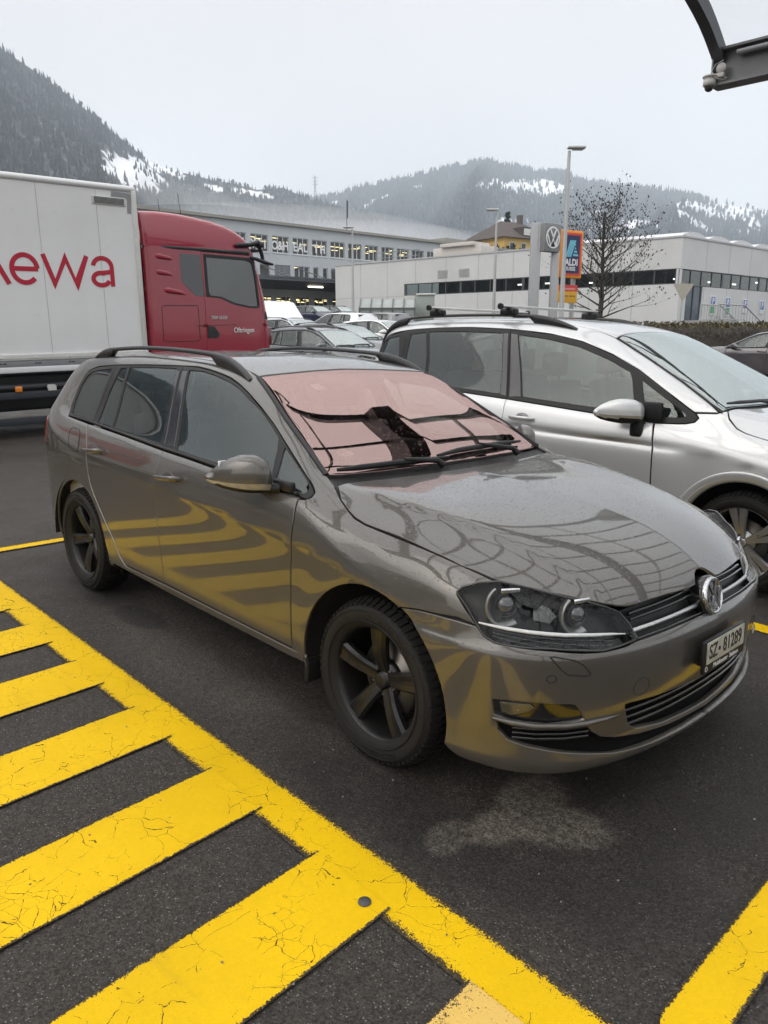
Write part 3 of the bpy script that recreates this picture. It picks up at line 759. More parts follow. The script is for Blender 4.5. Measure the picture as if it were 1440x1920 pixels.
# ---------------------------------------------------------------- the grey estate car in the bay
def build_estate():
    S, F = golf_main(), golf_front()
    car = thing('estate_car', 'wet grey-brown estate car with black wheels beside the hatched yellow paint', 'car')
    paint = car_paint('paint_grey', (.084, .0775, .068), flake=.42, rough=.32, grime=.40)
    inner = plain('car_inner_black', (.012, .012, .013), .7)
    trim = plain('trim_black', (.014, .014, .0145), .42, bump=.08, spec=.3)
    gloss = M_gloss_black
    rubber = plain('seal_rubber', (.014, .014, .015), .55)
    g_side = glass('side_glass', (.44, .52, .50), (.93, 1, .985), .085)
    g_rear = glass('rear_glass', (.40, .47, .45), (.93, 1, .985), .085)
    g_ws = glass('windscreen_glass', (.40, .36, .345), (1.0, .715, .665), .29, rain=.90)

    DLO = [(-2.87,.81,1.05),(-2.90,.78,1.11),(-2.90,.73,1.21),(-2.88,.69,1.28),(-2.85,.67,1.325),(-2.74,.65,1.35),(-2.49,.65,1.37),(-2.10,.64,1.385),(-1.74,.63,1.395),(-1.61,.62,1.395),(-1.49,.62,1.385),(-1.39,.62,1.372),(-1.30,.62,1.355),(-1.21,.63,1.33),(-1.13,.64,1.30),(-.99,.66,1.24),(-.85,.69,1.178),(-.76,.71,1.13),(-.60,.75,1.05),(-.49,.78,.998),(-.45,.79,.974),(-.428,.80,.958),(-.425,.82,.942),(-.44,.83,.933),(-.46,.84,.935)]
    BELT = [(-.49,.83,.94),(-.66,.84,.949),(-.91,.83,.960),(-1.16,.83,.972),(-1.38,.83,.982),(-1.61,.83,.990),(-2.04,.81,1.010),(-2.50,.81,1.032)]
    neg = lambda L: [(p[0], -p[1], p[2]) for p in L]
    DLO, BELT = neg(DLO), neg(BELT)
    sx = lambda L: [(p[0], p[2]) for p in L]
    HOODL = neg([(-.37,.73,.98),(-.30,.77,.95),(-.23,.79,.92),(-.18,.80,.90),(-.12,.805,.89),(.05,.80,.87),(.20,.80,.86),(.34,.79,.84),(.45,.76,.81),(.48,.745,.80)])
    HEADTOP = neg([(.52,.716,.79),(.60,.65,.78),(.664,.582,.76),(.712,.52,.73)])
    def archpts(hx, a0, a1, r=.385, n=22):
        return [(hx + r * math.cos(R(a0 + (a1 - a0) * i / n)), -.9, .31 + r * math.sin(R(a0 + (a1 - a0) * i / n))) for i in range(n + 1)]
    parts = []
    # doors (side projection)
    RD = [(-1.605,.985),(-1.598,.95),(-1.60,.87),(-1.612,.79),(-1.617,.71),(-1.610,.66),(-1.592,.57),(-1.582,.50),(-1.572,.41),(-1.57,.305),(-1.80,.298),(-2.03,.298),(-2.09,.335),(-2.14,.41),(-2.22,.50),(-2.30,.58),(-2.36,.64),(-2.41,.70),(-2.435,.75),(-2.445,.81),(-2.465,.89),(-2.50,.96),(-2.56,1.028),(-2.50,1.026),(-2.04,1.006)]
    FD = [(-.475,.932),(-.468,.90),(-.462,.85),(-.465,.75),(-.470,.64),(-.472,.53),(-.474,.41),(-.478,.305),(-.82,.303),(-1.19,.304),(-1.57,.305),(-1.572,.41),(-1.582,.50),(-1.592,.57),(-1.610,.66),(-1.617,.71),(-1.612,.79),(-1.60,.87),(-1.598,.95),(-1.605,.985),(-1.38,.977),(-1.16,.967),(-.91,.955),(-.66,.944)]
    fdoor = PanelMesh().lay(S, FD, 'side', gap=.0022).build('front_door', paint, car)
    rdoor = PanelMesh().lay(S, RD, 'side', gap=.0022).build('rear_door', paint, car)
    # window frames and glass, split at the door lines
    GQ = [(-2.85,1.07),(-2.87,1.13),(-2.865,1.23),(-2.845,1.283),(-2.80,1.312),(-2.71,1.328),(-2.53,1.345),(-2.535,1.31),(-2.545,1.20),(-2.555,1.062)]
    GR1 = [(-2.42,1.352),(-2.345,1.358),(-2.31,1.22),(-2.29,1.032),(-2.475,1.042),(-2.46,1.21)]
    GR2 = [(-2.31,1.360),(-2.03,1.372),(-1.79,1.376),(-1.735,1.20),(-1.68,1.015),(-2.26,1.030),(-2.28,1.20)]
    GF = [(-1.66,1.374),(-1.54,1.374),(-1.44,1.362),(-1.29,1.335),(-1.21,1.312),(-1.14,1.285),(-.98,1.225),(-.845,1.160),(-.785,1.125),(-.755,1.08),(-.70,.972),(-.88,.980),(-1.13,.990),(-1.23,.994),(-1.50,1.005),(-1.58,1.19)]
    GT = [(-.715,1.095),(-.60,1.042),(-.495,.990),(-.465,.968),(-.462,.957),(-.478,.950),(-.55,.953),(-.655,.958),(-.685,1.03)]
    Cs = [(-2.50, 1.370), (-2.50, 1.30), (-2.515, 1.20), (-2.53, 1.10), (-2.535, 1.034)]
    Bs = [(-1.74, 1.395), (-1.715, 1.30), (-1.685, 1.20), (-1.650, 1.10), (-1.61, .990)]
    d2, b2 = sx(DLO), sx(BELT)
    qf = d2[:7] + Cs[1:]
    rf = d2[6:9] + Bs[1:] + b2[6:] + Cs[::-1][0:4]
    ff = d2[8:] + b2[:6] + Bs[::-1][1:4]
    kw = dict(gap=.0015, rim=.02, edge=.003, grid=.03, step=.02)
    ft = PanelMesh().lay(S, ff, 'side', holes=(GF, GT), offset=-.002, **kw).build('window_frame', trim, fdoor)
    rt = PanelMesh().lay(S, rf, 'side', holes=(GR1, GR2), offset=-.002, **kw).build('window_frame', trim, rdoor)
    qt = PanelMesh().lay(S, qf, 'side', holes=(GQ,), offset=-.002, **kw).build('window_frame', trim, car)
    gk = dict(gap=-.006, rim=.003, edge=.001, grid=.03, offset=-.007)
    gl = [PanelMesh().lay(S, GF, 'side', **gk).build('window', g_side, fdoor), PanelMesh().lay(S, GT, 'side', **gk).build('quarter_light', g_side, fdoor),
          PanelMesh().lay(S, GR1, 'side', **gk).build('quarter_light', g_rear, rdoor), PanelMesh().lay(S, GR2, 'side', **gk).build('window', g_rear, rdoor)]
    gq = PanelMesh().lay(S, GQ, 'side', **gk).build('rear_quarter_window', g_rear, car)
    # glossy pillar covers
    pk = dict(gap=.003, rim=.004, edge=.003, grid=.03, offset=.0012)
    PanelMesh().lay(S, [(-1.725,1.372),(-1.672,1.372),(-1.60,1.19),(-1.525,1.008),(-1.600,1.004),(-1.655,1.13)], 'side', **pk).build('pillar_cover', gloss, fdoor)
    PanelMesh().lay(S, [(-1.780,1.370),(-1.748,1.372),(-1.69,1.19),(-1.622,1.008),(-1.672,1.012),(-1.735,1.20)], 'side', **pk).build('pillar_cover', gloss, rdoor)
    # belt strip under the glass
    for o_, L_ in ((fdoor, b2[:6]), (rdoor, b2[5:])):
        mb = MB(); pts = [S.cast((a, -4, b + .004), (0, 1, 0)) for a, b in L_]
        mb.tube([p + n * .003 for p, n in pts], .007, 8); mb.build('window_strip', rubber, o_)
    # body side: pillar foot, A-pillar, roof side, D-pillar, quarter, sill
    side = neg([(-.462,.72,1.022),(-.58,.69,1.085),(-.70,.668,1.143),(-.82,.645,1.205),(-.95,.615,1.27),(-1.06,.587,1.322),(-1.15,.567,1.362),(-1.25,.548,1.39),(-1.4,.54,1.41),(-1.8,.535,1.43),(-2.4,.535,1.435),(-2.9,.53,1.41),(-3.14,.52,1.375),(-3.20,.545,1.34),(-3.27,.575,1.27),(-3.36,.615,1.13),(-3.44,.655,.98),(-3.52,.68,.80),(-3.55,.68,.62),(-3.52,.69,.40),(-3.40,.72,.27),(-3.2,.80,.245),(-3.0,.84,.25)])
    side += archpts(-2.635, 190, -8, .387)
    side += neg([(-2.19,.866,.256),(-1.4,.868,.252),(-.5,.868,.252),(-.388,.868,.256),(-.383,.88,.30),(-.48,.88,.2995),(-1.57,.88,.2995),(-2.035,.88,.292),(-2.10,.88,.332),(-2.148,.88,.408),(-2.228,.89,.497),(-2.308,.89,.577),(-2.367,.89,.637),(-2.417,.89,.698),(-2.442,.885,.75),(-2.452,.88,.81),(-2.472,.87,.892),(-2.508,.85,.965),(-2.565,.82,1.034)])
    side += [(-2.87, -.81, 1.044)] + DLO[1:20] + [(-.44, -.79, 1.0)]
    bod = PanelMesh().lay(S, side, 'diag', gap=.0015)
    body = bod.build('body', paint, car)
    bpy.data.objects.remove(body)
    v0 = list(bod.v); n0 = list(bod.n); f0 = list(bod.f); k = len(v0); fl = np.array((1, -1, 1))
    bod.v += [np.asarray(v) * fl for v in v0]; bod.n += [np.asarray(n) * fl for n in n0]; bod.f += [tuple(i + k for i in f)[::-1] for f in f0]
    body = bod.build('body', paint, car)
    # fuel flap
    FL = [(-2.75,.985),(-2.70,.992),(-2.63,.988),(-2.605,.97),(-2.585,.92),(-2.59,.875),(-2.61,.86),(-2.68,.858),(-2.715,.87),(-2.745,.93)]
    PanelMesh().lay(S, FL, 'side', gap=.001, offset=.0016, edge=.003, step=.008, rnd=1).build('fuel_flap', paint, car)
    mb = MB(); q = resample(smooth_corners(np.array(FL), it=1), .012); pp = [S.cast((a, -4, b), (0, 1, 0)) for a, b in q]
    mb.tube([p + n * .0006 for p, n in pp] + [pp[0][0] + pp[0][1] * .0006], .0024, 6); mb.build('flap_gap', inner, car)
    # roof (diag halves both sides)
    roof = [(-1.205,0),(-1.195,-.2),(-1.172,-.41),(-1.158,-.555),(-1.25,-.546),(-1.4,-.538),(-1.8,-.533),(-2.4,-.533),(-2.9,-.528),(-3.14,-.518),(-3.23,-.45),(-3.275,-.25),(-3.285,0)]
    roof = roof + [(a, -b) for a, b in roof[1:-1]][::-1]
    PanelMesh().lay(S, roof, 'top', gap=.0015, grid=.03).build('roof', paint, car)
    # tailgate and rear bumper, lamps (rear is only just seen)
    tg = grid_part(S, 'tailgate', paint, car, lambda C: (C[:, 0] < -3.28) & ((C[:, 2] + .16 * (C[:, 0] + 3.3)) > -9) & (np.abs(C[:, 1]) < .60 + .28 * (C[:, 0] + 3.70) * 0 + np.where(C[:, 2] < 1.0, .04, 0)), -.004)
    mb = MB(); mb.span((-3.70, -.42, .30), (-3.60, .42, .64), bev=.05); mb.build('rear_bumper', paint, tg)
    lampred = plain('lamp_red', (.30, .010, .012), .12, coat=1)
    RL = [(-3.20,1.00),(-3.30,1.045),(-3.47,1.03),(-3.53,.93),(-3.55,.84),(-3.47,.80),(-3.32,.82),(-3.24,.88)]
    rl = PanelMesh().lay(S, RL, 'side', gap=.001, offset=.004, step=.02).build('rear_light', lampred, car); mirrored(rl)
    # bonnet
    hb = [(-.325,0),(-.333,-.25),(-.348,-.48),(-.362,-.64),(-.372,-.725)] + [(p[0], p[1]) for p in HOODL[1:]] + [(p[0], p[1]) for p in HEADTOP] + [(.738,-.480),(.756,-.44),(.770,-.39),(.788,-.30),(.802,-.20),(.810,-.12),(.811,-.078),(.800,-.062),(.788,-.042),(.782,-.02)]
    hb = hb + [(a, -b) for a, b in hb[1:]][::-1]
    PanelMesh().lay(S, hb, 'top', gap=.002, grid=.022).build('bonnet', paint, car)
    # front wings
    fen = [(-.455,-.722,1.018)] + neg([(-.385,.735,.99),(-.372,.742,.982)]) + [(p[0], p[1] - .003, p[2] - .003) for p in HOODL[1:]] + neg([(.42,.80,.80),(.385,.835,.785),(.378,.853,.762),(.42,.855,.72),(.465,.855,.682),(.40,.86,.683),(.32,.88,.682),(.24,.89,.678),(.165,.90,.668)])
    fen += [p for p in archpts(0, 66, 188, .387)] + neg([(-.384,.88,.28),(-.475,.88,.302),(-.470,.89,.41),(-.468,.89,.53),(-.466,.89,.64),(-.461,.89,.75),(-.458,.88,.85),(-.464,.86,.90),(-.470,.845,.928),(-.44,.835,.930),(-.422,.82,.940),(-.423,.80,.957),(-.446,.79,.975),(-.484,.78,.998)])
    fw = PanelMesh().lay(S, fen, 'diag', gap=.0018, grid=.020, step=.014).build('front_wing', paint, car); mirrored(fw)
    # windscreen, dark edge band, cowl
    ws = [(-1.198,0),(-1.188,-.2),(-1.165,-.41),(-1.150,-.553),(-1.06,-.576),(-.95,-.602),(-.82,-.634),(-.70,-.657),(-.58,-.681),(-.455,-.703),(-.44,-.66),(-.425,-.45),(-.415,-.2),(-.412,0)]
    wsf = ws + [(a, -b) for a, b in ws[1:-1]][::-1]
    w3 = []
    for a, b in wsf:
        p, n = S.cast((a, -abs(b), 5), (0, 0, -1)); w3.append((p[0], b, p[2]))
    wo = PanelMesh().lay(S, w3, 'ws', gap=.004, rim=.004, offset=-.002, grid=.035).build('windscreen', g_ws, car)
    PW = Proj('ws'); w2 = np.array([PW.to2(p) for p in w3]); w2 = resample(w2, .03)
    if area2(w2) < 0: w2 = w2[::-1]
    hole = inset(w2, .030); hole = inset(hole, .0)
    PanelMesh().lay(S, [tuple(p) for p in w2], 'ws', holes=([tuple(p) for p in hole],), gap=.004, rim=.002, edge=.0005, offset=-.008, grid=.03).build('windscreen_border', plain('ceramic_black', (.02, .02, .022), .4), wo)
    sp = [(a, b, S.cast((a, -abs(b), 5), (0, 0, -1))[0][2]) for a, b in ((-1.165,-.20),(-1.165,.20),(-1.10,.21),(-1.06,.15),(-1.02,.10),(-1.02,-.10),(-1.06,-.15),(-1.10,-.21))]
    PanelMesh().lay(S, sp, 'ws', gap=0, rim=.02, offset=-.010, grid=.04).build('sensor_panel', plain('sensor_grey', (.16, .17, .18), .6), wo)
    mb = MB(); mb.box((-.90, 0, 1.185), (.05, .22, .065), bev=.025, seg=3); mb.cyl((-.91, 0, 1.21), (-.95, 0, 1.275), .012); mb.build('rear_view_mirror', trim, wo)
    # sticker behind the glass near the lower corner, road-tax sticker near the top
    P1, n1 = S.cast((-.56, -.53, 5), (0, 0, -1)); P2, n2 = S.cast((-1.03, -.30, 5), (0, 0, -1))
    def decal(name, P, n, verts, mat, h=.001, off=-.012, spin=0.):
        n = Vector(n); xax = Vector((0, 1, 0)); yax = n.cross(xax).normalized(); xax = yax.cross(n)
        Mx = Matrix(((xax.x, yax.x, n.x, P[0] + n.x * off), (xax.y, yax.y, n.y, P[1] + n.y * off), (xax.z, yax.z, n.z, P[2] + n.z * off), (0, 0, 0, 1))) @ Matrix.Rotation(spin, 4, 'Z')
        return MB().prism(verts, 0, h, M=Mx).build(name, mat, wo), Mx
    decal('round_sticker', P1, n1, arc(0, 0, .034, 0, 350, 28), plain('sticker_tan', (.42, .33, .20), .6))
    _, Ms = decal('paper_sticker', P1 + n1 * .002 + np.array((.012, .012, -.005)), n1, [(-.03, -.013), (.03, -.013), (.03, .013), (-.03, .013)], plain('sticker_white', (.8, .8, .8), .6), spin=.12)
    decal('toll_sticker', P2, n2, [(-.03, -.03), (.03, -.03), (.03, .03), (-.03, .03)], plain('sticker_white', (.8, .8, .8), .6))
    cw = [(-.41,0),(-.413,-.2),(-.423,-.45),(-.438,-.66),(-.452,-.712),(-.38,-.728),(-.372,-.716),(-.362,-.64),(-.348,-.48),(-.333,-.25),(-.326,0)]
    cw = cw + [(a, -b) for a, b in cw[1:-1]][::-1]
    PanelMesh().lay(S, cw, 'top', gap=0, rim=.02, offset=-.016, grid=.04).build('scuttle_panel', trim, car)
    # seal between pillar and windscreen
    for sg in (-1, 1):
        mb = MB(); pts = []
        for a, b in ws[3:10]:
            p, n = S.cast((a, b - .012, 5), (0, 0, -1)); pts.append((p[0], -sg * p[1], p[2] + .002))
        mb.tube(pts, .012, 8, flat=.5); mb.build('windscreen_seal', rubber, car)
    # wipers
    def wiper(pts, pivot):
        mb = MB(); P3 = []
        for a, b in pts:
            p, n = S.cast((a, -abs(b), 5), (0, 0, -1)); P3.append(np.array((p[0], b, p[2])) + n * np.array((1, -1 if b > 0 else 1, 1)) * .016)
        mb.tube(P3, [.006] + [.011] * (len(P3) - 2) + [.005], 8, flat=1.2)
        o = mb.build('wiper', trim, car)
        mb = MB(); m = P3[len(P3) // 2]; pv = np.array(pivot)
        mb.tube([pv, pv * .85 + m * .15 + np.array((0, 0, .02)), m + np.array((0, 0, .012))], [.018, .013, .009], 8); mb.build('wiper_arm', trim, o)
    wiper([(-.452,-.665),(-.447,-.55),(-.443,-.42),(-.438,-.30),(-.430,-.18),(-.425,-.02)], (-.385, -.10, 1.0))
    wiper([(-.445,-.08),(-.46,.08),(-.468,.25),(-.475,.42),(-.478,.58)], (-.385, .45, 1.005))
    # bumper (one piece right across), with openings
    bt = neg([(.845,.0,.634),(.84,.10,.634),(.83,.29,.631),(.80,.445,.626),(.79,.51,.618),(.77,.59,.616),(.73,.66,.621),(.68,.735,.629),(.61,.80,.633),(.53,.84,.637),(.50,.85,.648),(.468,.855,.676),(.40,.87,.680),(.32,.88,.679),(.24,.89,.675),(.165,.90,.664)])
    bt += [(p[0], -.897, p[2]) for p in archpts(0, 64, -10, .387, 14)] + neg([(.40,.89,.225),(.44,.88,.205),(.59,.82,.196),(.72,.70,.194),(.78,.59,.193),(.82,.45,.192),(.85,.20,.192),(.86,.0,.192)])
    PC = Proj('cyl')
    b2d = [PC.to2(p) for p in bt]; b2f = b2d + [(-a, b) for a, b in b2d[1:-1]][::-1]
    c2 = lambda L: [PC.to2(p) for p in neg(L)]
    fog = c2([(.545,.85,.452),(.61,.82,.458),(.66,.78,.456),(.725,.69,.452),(.74,.68,.447),(.755,.648,.395),(.68,.745,.386),(.60,.82,.392),(.55,.845,.402)])
    slot = c2([(.56,.84,.385),(.63,.795,.378),(.70,.72,.378),(.753,.648,.382),(.765,.62,.345),(.78,.585,.318),(.80,.52,.300),(.82,.41,.286),(.84,.25,.276),(.855,.0,.270),(.868,.0,.244),(.86,.20,.243),(.835,.42,.249),(.80,.53,.258),(.72,.69,.285),(.64,.79,.307),(.59,.82,.322),(.565,.838,.352)])
    slotf = slot[:10] + [(-a, b) for a, b in slot[:9]][::-1] + [(-a, b) for a, b in slot[11:]][::-1] + slot[11:][::1]
    # build the through slot as one ring: right top -> left top -> left bottom -> right bottom
    top = slot[:10]; bot = slot[10:]
    slotf = top + [(-a, b) for a, b in top[:-1]][::-1] + [(-a, b) for a, b in bot[1:]][::-1] + bot
    lg = c2([(.812,.50,.418),(.84,.33,.410),(.86,.07,.402),(.862,.0,.402),(.866,.0,.290),(.86,.09,.291),(.84,.30,.297),(.82,.43,.312),(.812,.468,.34)])
    lgf = lg[:4] + [(-a, b) for a, b in lg[:3]][::-1] + [(-a, b) for a, b in lg[5:]][::-1] + lg[5:][::1]
    lgf = lg[:4] + [(-a, b) for a, b in lg[:3]][::-1] + [(-a, b) for a, b in lg[5:]][::-1] + [lg[4]] + lg[5:]
    fogl = [(-a, b) for a, b in fog]
    bump = PanelMesh().lay(F, b2f, 'cyl', holes=(fog, fogl, slotf, lgf), gap=.002, rim=.022, edge=.003, grid=.020, step=.014).build('front_bumper', paint, car)
    for L_, nm, off in ((lgf, 'lower_grille', -.035), (slotf, 'air_slot', -.022)):
        PanelMesh().lay(F, L_, 'cyl', gap=-.012, rim=.01, offset=off, grid=.03).build(nm, plain('slot_black', (.004, .004, .0042), .7, spec=.08), bump)
    def strip(L2, r, mat, name, par, off=.0, mirror=False, flat=1., n=8, surf=F, rr=None):
        pts = []
        for a, b in L2:
            o, d = PC.ray(-abs(a), b); p, n_ = surf.cast(o, d); 
            sgn = -1 if a > 0 else 1
            pts.append((p + n_ * off) * np.array((1, sgn, 1)))
        mb = MB(); mb.tube(pts, rr or r, n, flat=flat); return mb.build(name, mat, par)
    for zz in (.325, .352, .380):
        strip([(a, zz + .012 * (1 - abs(a) / .62)) for a in np.linspace(-.545 + (.38 - zz) * .3, .545 - (.38 - zz) * .3, 25)], .006, M_gloss_black, 'grille_bar', bump, -.016)
    for sg in (-1, 1):
        f_ = fog if sg < 0 else fogl
        fp = PanelMesh().lay(F, f_, 'cyl', gap=-.004, rim=.01, offset=-.012, grid=.03).build('fog_light_panel', M_gloss_black, bump)
        fl_ = c2([(.56,.84,.447),(.64,.785,.451),(.655,.775,.44),(.645,.782,.424),(.60,.82,.404),(.57,.838,.410)])
        fl_ = fl_ if sg < 0 else [(-a, b) for a, b in fl_]
        PanelMesh().lay(F, fl_, 'cyl', gap=.001, rim=.006, offset=-.008, grid=.012, step=.01).build('fog_light', plain('fog_reflector', (.13, .13, .12), .22, .7), fp)
        PanelMesh().lay(F, fl_, 'cyl', gap=.001, rim=.006, offset=-.002, grid=.02).build('fog_lens', M_clear, fp)
        bl = [(-sg * PC.to2(p)[0] * -1, p[2]) for p in neg([(.548,.848,.392),(.60,.82,.386),(.66,.775,.381),(.72,.70,.381),(.76,.645,.383),(.785,.58,.386),(.80,.53,.389)])]
        bl = [(abs(a) * sg, b) for a, b in bl]
        strip(bl, .008, paint, 'bumper_blade', bump, .004, rr=[.006, .0095, .010, .010, .0095, .007, .002])
        for zz in (.362, .345, .328):
            strip([(sg * abs(PC.to2((x_, y_, 0))[0]), zz) for x_, y_ in ((.60,-.815),(.66,-.77),(.72,-.70),(.76,-.62))], .005, M_gloss_black, 'slot_bar', bump, -.010)
        wq = c2([(.68,.75,.612),(.69,.742,.613),(.73,.69,.600),(.752,.668,.582),(.762,.645,.552),(.752,.652,.546),(.72,.71,.556),(.708,.727,.572)])
        wq = [(abs(a) * sg, b) for a, b in wq]
        strip(resample(np.array(wq), .012).tolist() + [wq[0]], .0022, inner, 'washer_flap_gap', bump, .0004, n=6)
        for (x_, y_, z_, r_) in ((.69, -.75, .542, .012), (.83, -.44, .470, .030)):
            a0 = PC.to2((x_, y_, z_))[0]
            strip([(sg * abs(a0) + r_ * math.cos(t), z_ + r_ * math.sin(t)) for t in np.linspace(0, 2 * math.pi, 25)], .0018 if r_ < .02 else .0012, inner, 'parking_sensor' if r_ < .02 else 'tow_cover', bump, .0003, n=6)
    # grille between the lamps
    gt = neg([(.742,.462,.708),(.755,.43,.711),(.765,.38,.715),(.782,.30,.719),(.795,.20,.723),(.80,.10,.727),(.80,0,.745)])
    gbm = neg([(.845,.0,.634),(.84,.10,.634),(.83,.29,.631),(.80,.445,.626)])
    gg = [PC.to2(p) for p in gt]; gb = [PC.to2(p) for p in gbm]
    gr = gg + [(-a, b) for a, b in gg[:-1]][::-1] + [(-a, b) for a, b in gb[1:]][::-1] + gb
    grille = PanelMesh().lay(F, gr, 'cyl', gap=-.004, rim=.02, offset=-.028, grid=.03).build('grille', trim, car)
    for zf, r_, mt, nm, off in ((.25, .0085, M_chrome_wet, 'chrome_strip', -.004), (.62, .0045, M_gloss_black, 'grille_bar', -.006), (.80, .006, M_gloss_black, 'grille_bar', -.010)):
        for sg in (-1, 1):
            pts = []
            for q in np.linspace(.07, .440, 16):
                zt = np.interp(q, [0, .2, .3, .4, .48], [.735, .726, .722, .718, .712]); zb = np.interp(q, [0, .1, .29, .45], [.634, .634, .631, .626])
                x_ = np.interp(q, [0, .1, .3, .45], [.845, .84, .815, .775])
                pts.append((sg * abs(PC.to2((x_, -q, 0))[0]), zb + (zt - zb) * zf))
            strip(pts, r_, mt, nm, grille, off, flat=1.3)
    strip([(a, b + .002) for a, b in gb[::-1]] + [(-a, b + .002) for a, b in gb[1:]], .0035, M_gloss_black, 'grille_edge', grille, .001)
    tb = R(76)
    Mb = Matrix.Translation((.838, 0, .685)) @ Matrix.Rotation(R(90), 4, 'Z') @ Matrix.Rotation(tb, 4, 'X')
    mb = MB(); mb.lathe([(.0, -.004), (.071, -.004), (.073, -.012), (.071, -.06)], 40, 'z', M=Mb); mb.build('emblem_housing', M_gloss_black, grille)
    badge(grille, Mb @ Matrix.Translation((0, 0, .004)), .066)
    # headlamps
    HL = [(.383,.858,.767),(.397,.849,.787),(.444,.821,.808),(.495,.782,.816),(.540,.741,.805),(.615,.671,.783),(.675,.592,.759),(.719,.508,.729),(.742,.467,.708),(.771,.444,.668),(.800,.440,.629),(.789,.514,.623),(.768,.593,.619),(.731,.661,.626),(.671,.735,.633),(.605,.795,.633),(.529,.838,.636),(.493,.847,.650),(.464,.850,.680),(.427,.854,.725)]
    hl = c2(HL)
    lens = PanelMesh().lay(F, hl, 'cyl', gap=.002, rim=.004, offset=-.001, grid=.02, step=.012)
    for sg in (-1, 1):
        hh = hl if sg < 0 else [(-a, b) for a, b in hl]
        lamp = thing('headlight', None, None); lamp.parent = car
        bowl = PanelMesh().lay(F, hh, 'cyl', gap=.0015, rim=-.050, edge=.0005, offset=-.055, grid=.03).build('lamp_housing', plain('lamp_black', (.006, .0062, .007), .3, spec=.3), lamp)
        PanelMesh().lay(F, hh, 'cyl', gap=.002, rim=.004, offset=-.001, grid=.02, step=.012).build('lens', M_clear, lamp)
        lp = resample(np.array(hh), .02).tolist(); strip(lp + [lp[0]], .0045, M_gloss_black, 'lamp_edge', lamp, -.004)
        # light strip along the lower part
        lb = c2([(.468,.849,.686),(.507,.831,.684),(.552,.805,.680),(.610,.759,.674),(.650,.72,.671),(.685,.678,.667),(.734,.587,.659),(.758,.524,.653),(.779,.470,.647)])
        lb = [(abs(a) * sg, b) for a, b in lb]
        strip(lb, .005, plain('light_guide', (.85, .85, .84), .3, spec=.8), 'light_strip', lamp, -.010, rr=[.003, .0045, .006, .0065, .0065, .0065, .006, .0045, .002], flat=1.0)
        # ribbed lower panel
        for dz in (.012, .022, .032):
            strip([(a * .995, b - dz) for a, b in lb[1:-1]], .0022, plain('lamp_grey', (.05, .052, .056), .25), 'lamp_rib', lamp, -.018)
        # projector lenses with bright shrouds
        for (x_, y_, z_, rr_) in ((.532, -.789, .752, .036), (.691, -.609, .725, .034)):
            a0 = PC.to2((x_, y_, z_))[0]; o, d = PC.ray(a0, z_); p, n_ = F.cast(o, d)
            nn = Vector((.86, -.5, .06)).normalized() if x_ < .6 else Vector((.95, -.3, .05)).normalized()
            p = Vector(p) - Vector(n_) * .030
            if sg > 0: p.y *= -1; nn.y *= -1
            zz = nn; xx = Vector((0, 0, 1)).cross(zz).normalized(); yy = zz.cross(xx)
            Mx = Matrix(((xx.x, yy.x, zz.x, p.x), (xx.y, yy.y, zz.y, p.y), (xx.z, yy.z, zz.z, p.z), (0, 0, 0, 1)))
            m = MB(); m.lathe([(rr_ * .98, -.022), (rr_ * .93, 0), (rr_ * .75, .013), (rr_ * .4, .021), (0, .024)], 28, 'z', M=Mx); m.build('projector_lens', M_lens, lamp)
            m = MB(); m.lathe([(rr_ * 1.0, -.02), (rr_ * 1.08, .006), (rr_ * 1.12, .004), (rr_ * 1.12, -.02)], 28, 'z', M=Mx); m.build('projector_ring', M_dark_metal, lamp)
            m = MB(); a_0, a_1 = (R(125), R(300)) if sg < 0 else (R(-120), R(55))
            m.lathe([(rr_ * 1.12, -.024), (rr_ * 1.35, -.010), (rr_ * 1.75, .010), (rr_ * 1.98, .016), (rr_ * 2.02, .006), (rr_ * 1.7, -.02)], 26, 'z', a0=a_0, a1=a_1, M=Mx); m.build('reflector', M_lamp_silver, lamp)
            m = MB(); m.box((sg * -.010, rr_ * 1.36, .010), (rr_ * 1.8, rr_ * .42, .010), M=Mx, bev=.004); m.build('reflector_flap', M_lamp_chrome, lamp)
        iq = [(abs(a) * sg, b) for a, b in c2([(.595,.735,.770),(.632,.70,.762),(.655,.672,.722),(.640,.69,.700),(.602,.735,.708)])]
        PanelMesh().lay(F, iq, 'cyl', gap=.001, rim=.006, offset=-.030, grid=.010, step=.01).build('indicator', plain('lamp_facets', (.13, .13, .128), .22, .85, bump=1., bscale=90), lamp)
    # number plate and dealer strip
    px, pz = .905, .510
    Mp = Matrix.Translation((px, 0, pz)) @ Matrix.Rotation(R(90), 4, 'Z') @ Matrix.Rotation(R(87), 4, 'X')
    mb = MB(); mb.box((0, 0, -.006), (.330, .118, .014), M=Mp, bev=.004)
    mb.box((0, -.01, -.03), (.25, .07, .05), M=Mp)
    plate = mb.build('number_plate', trim, car)
    mb = MB(); mb.box((0, .014, .0022), (.302, .078, .003), M=Mp, bev=.0012); mb.build('plate_face', plain('plate_white', (.46, .44, .37), .45, vary=.2, scale=20, dirt=.5), plate)
    black = plain('plate_ink', (.015, .015, .016), .5)
    text_obj('plate_characters', 'SZ', .074, black, plate, Mp @ Matrix.Translation((-.104, .014, .0042)), .0008, sx=.78, offset=.0008)
    text_obj('plate_characters', '·', .074, black, plate, Mp @ Matrix.Translation((-.056, .010, .0042)), .0008, offset=.003)
    text_obj('plate_characters', '81289', .074, black, plate, Mp @ Matrix.Translation((.050, .014, .0042)), .0008, sx=.82, offset=.0008, space=1.02)
    white = plain('strip_white', (.7, .7, .68), .5)
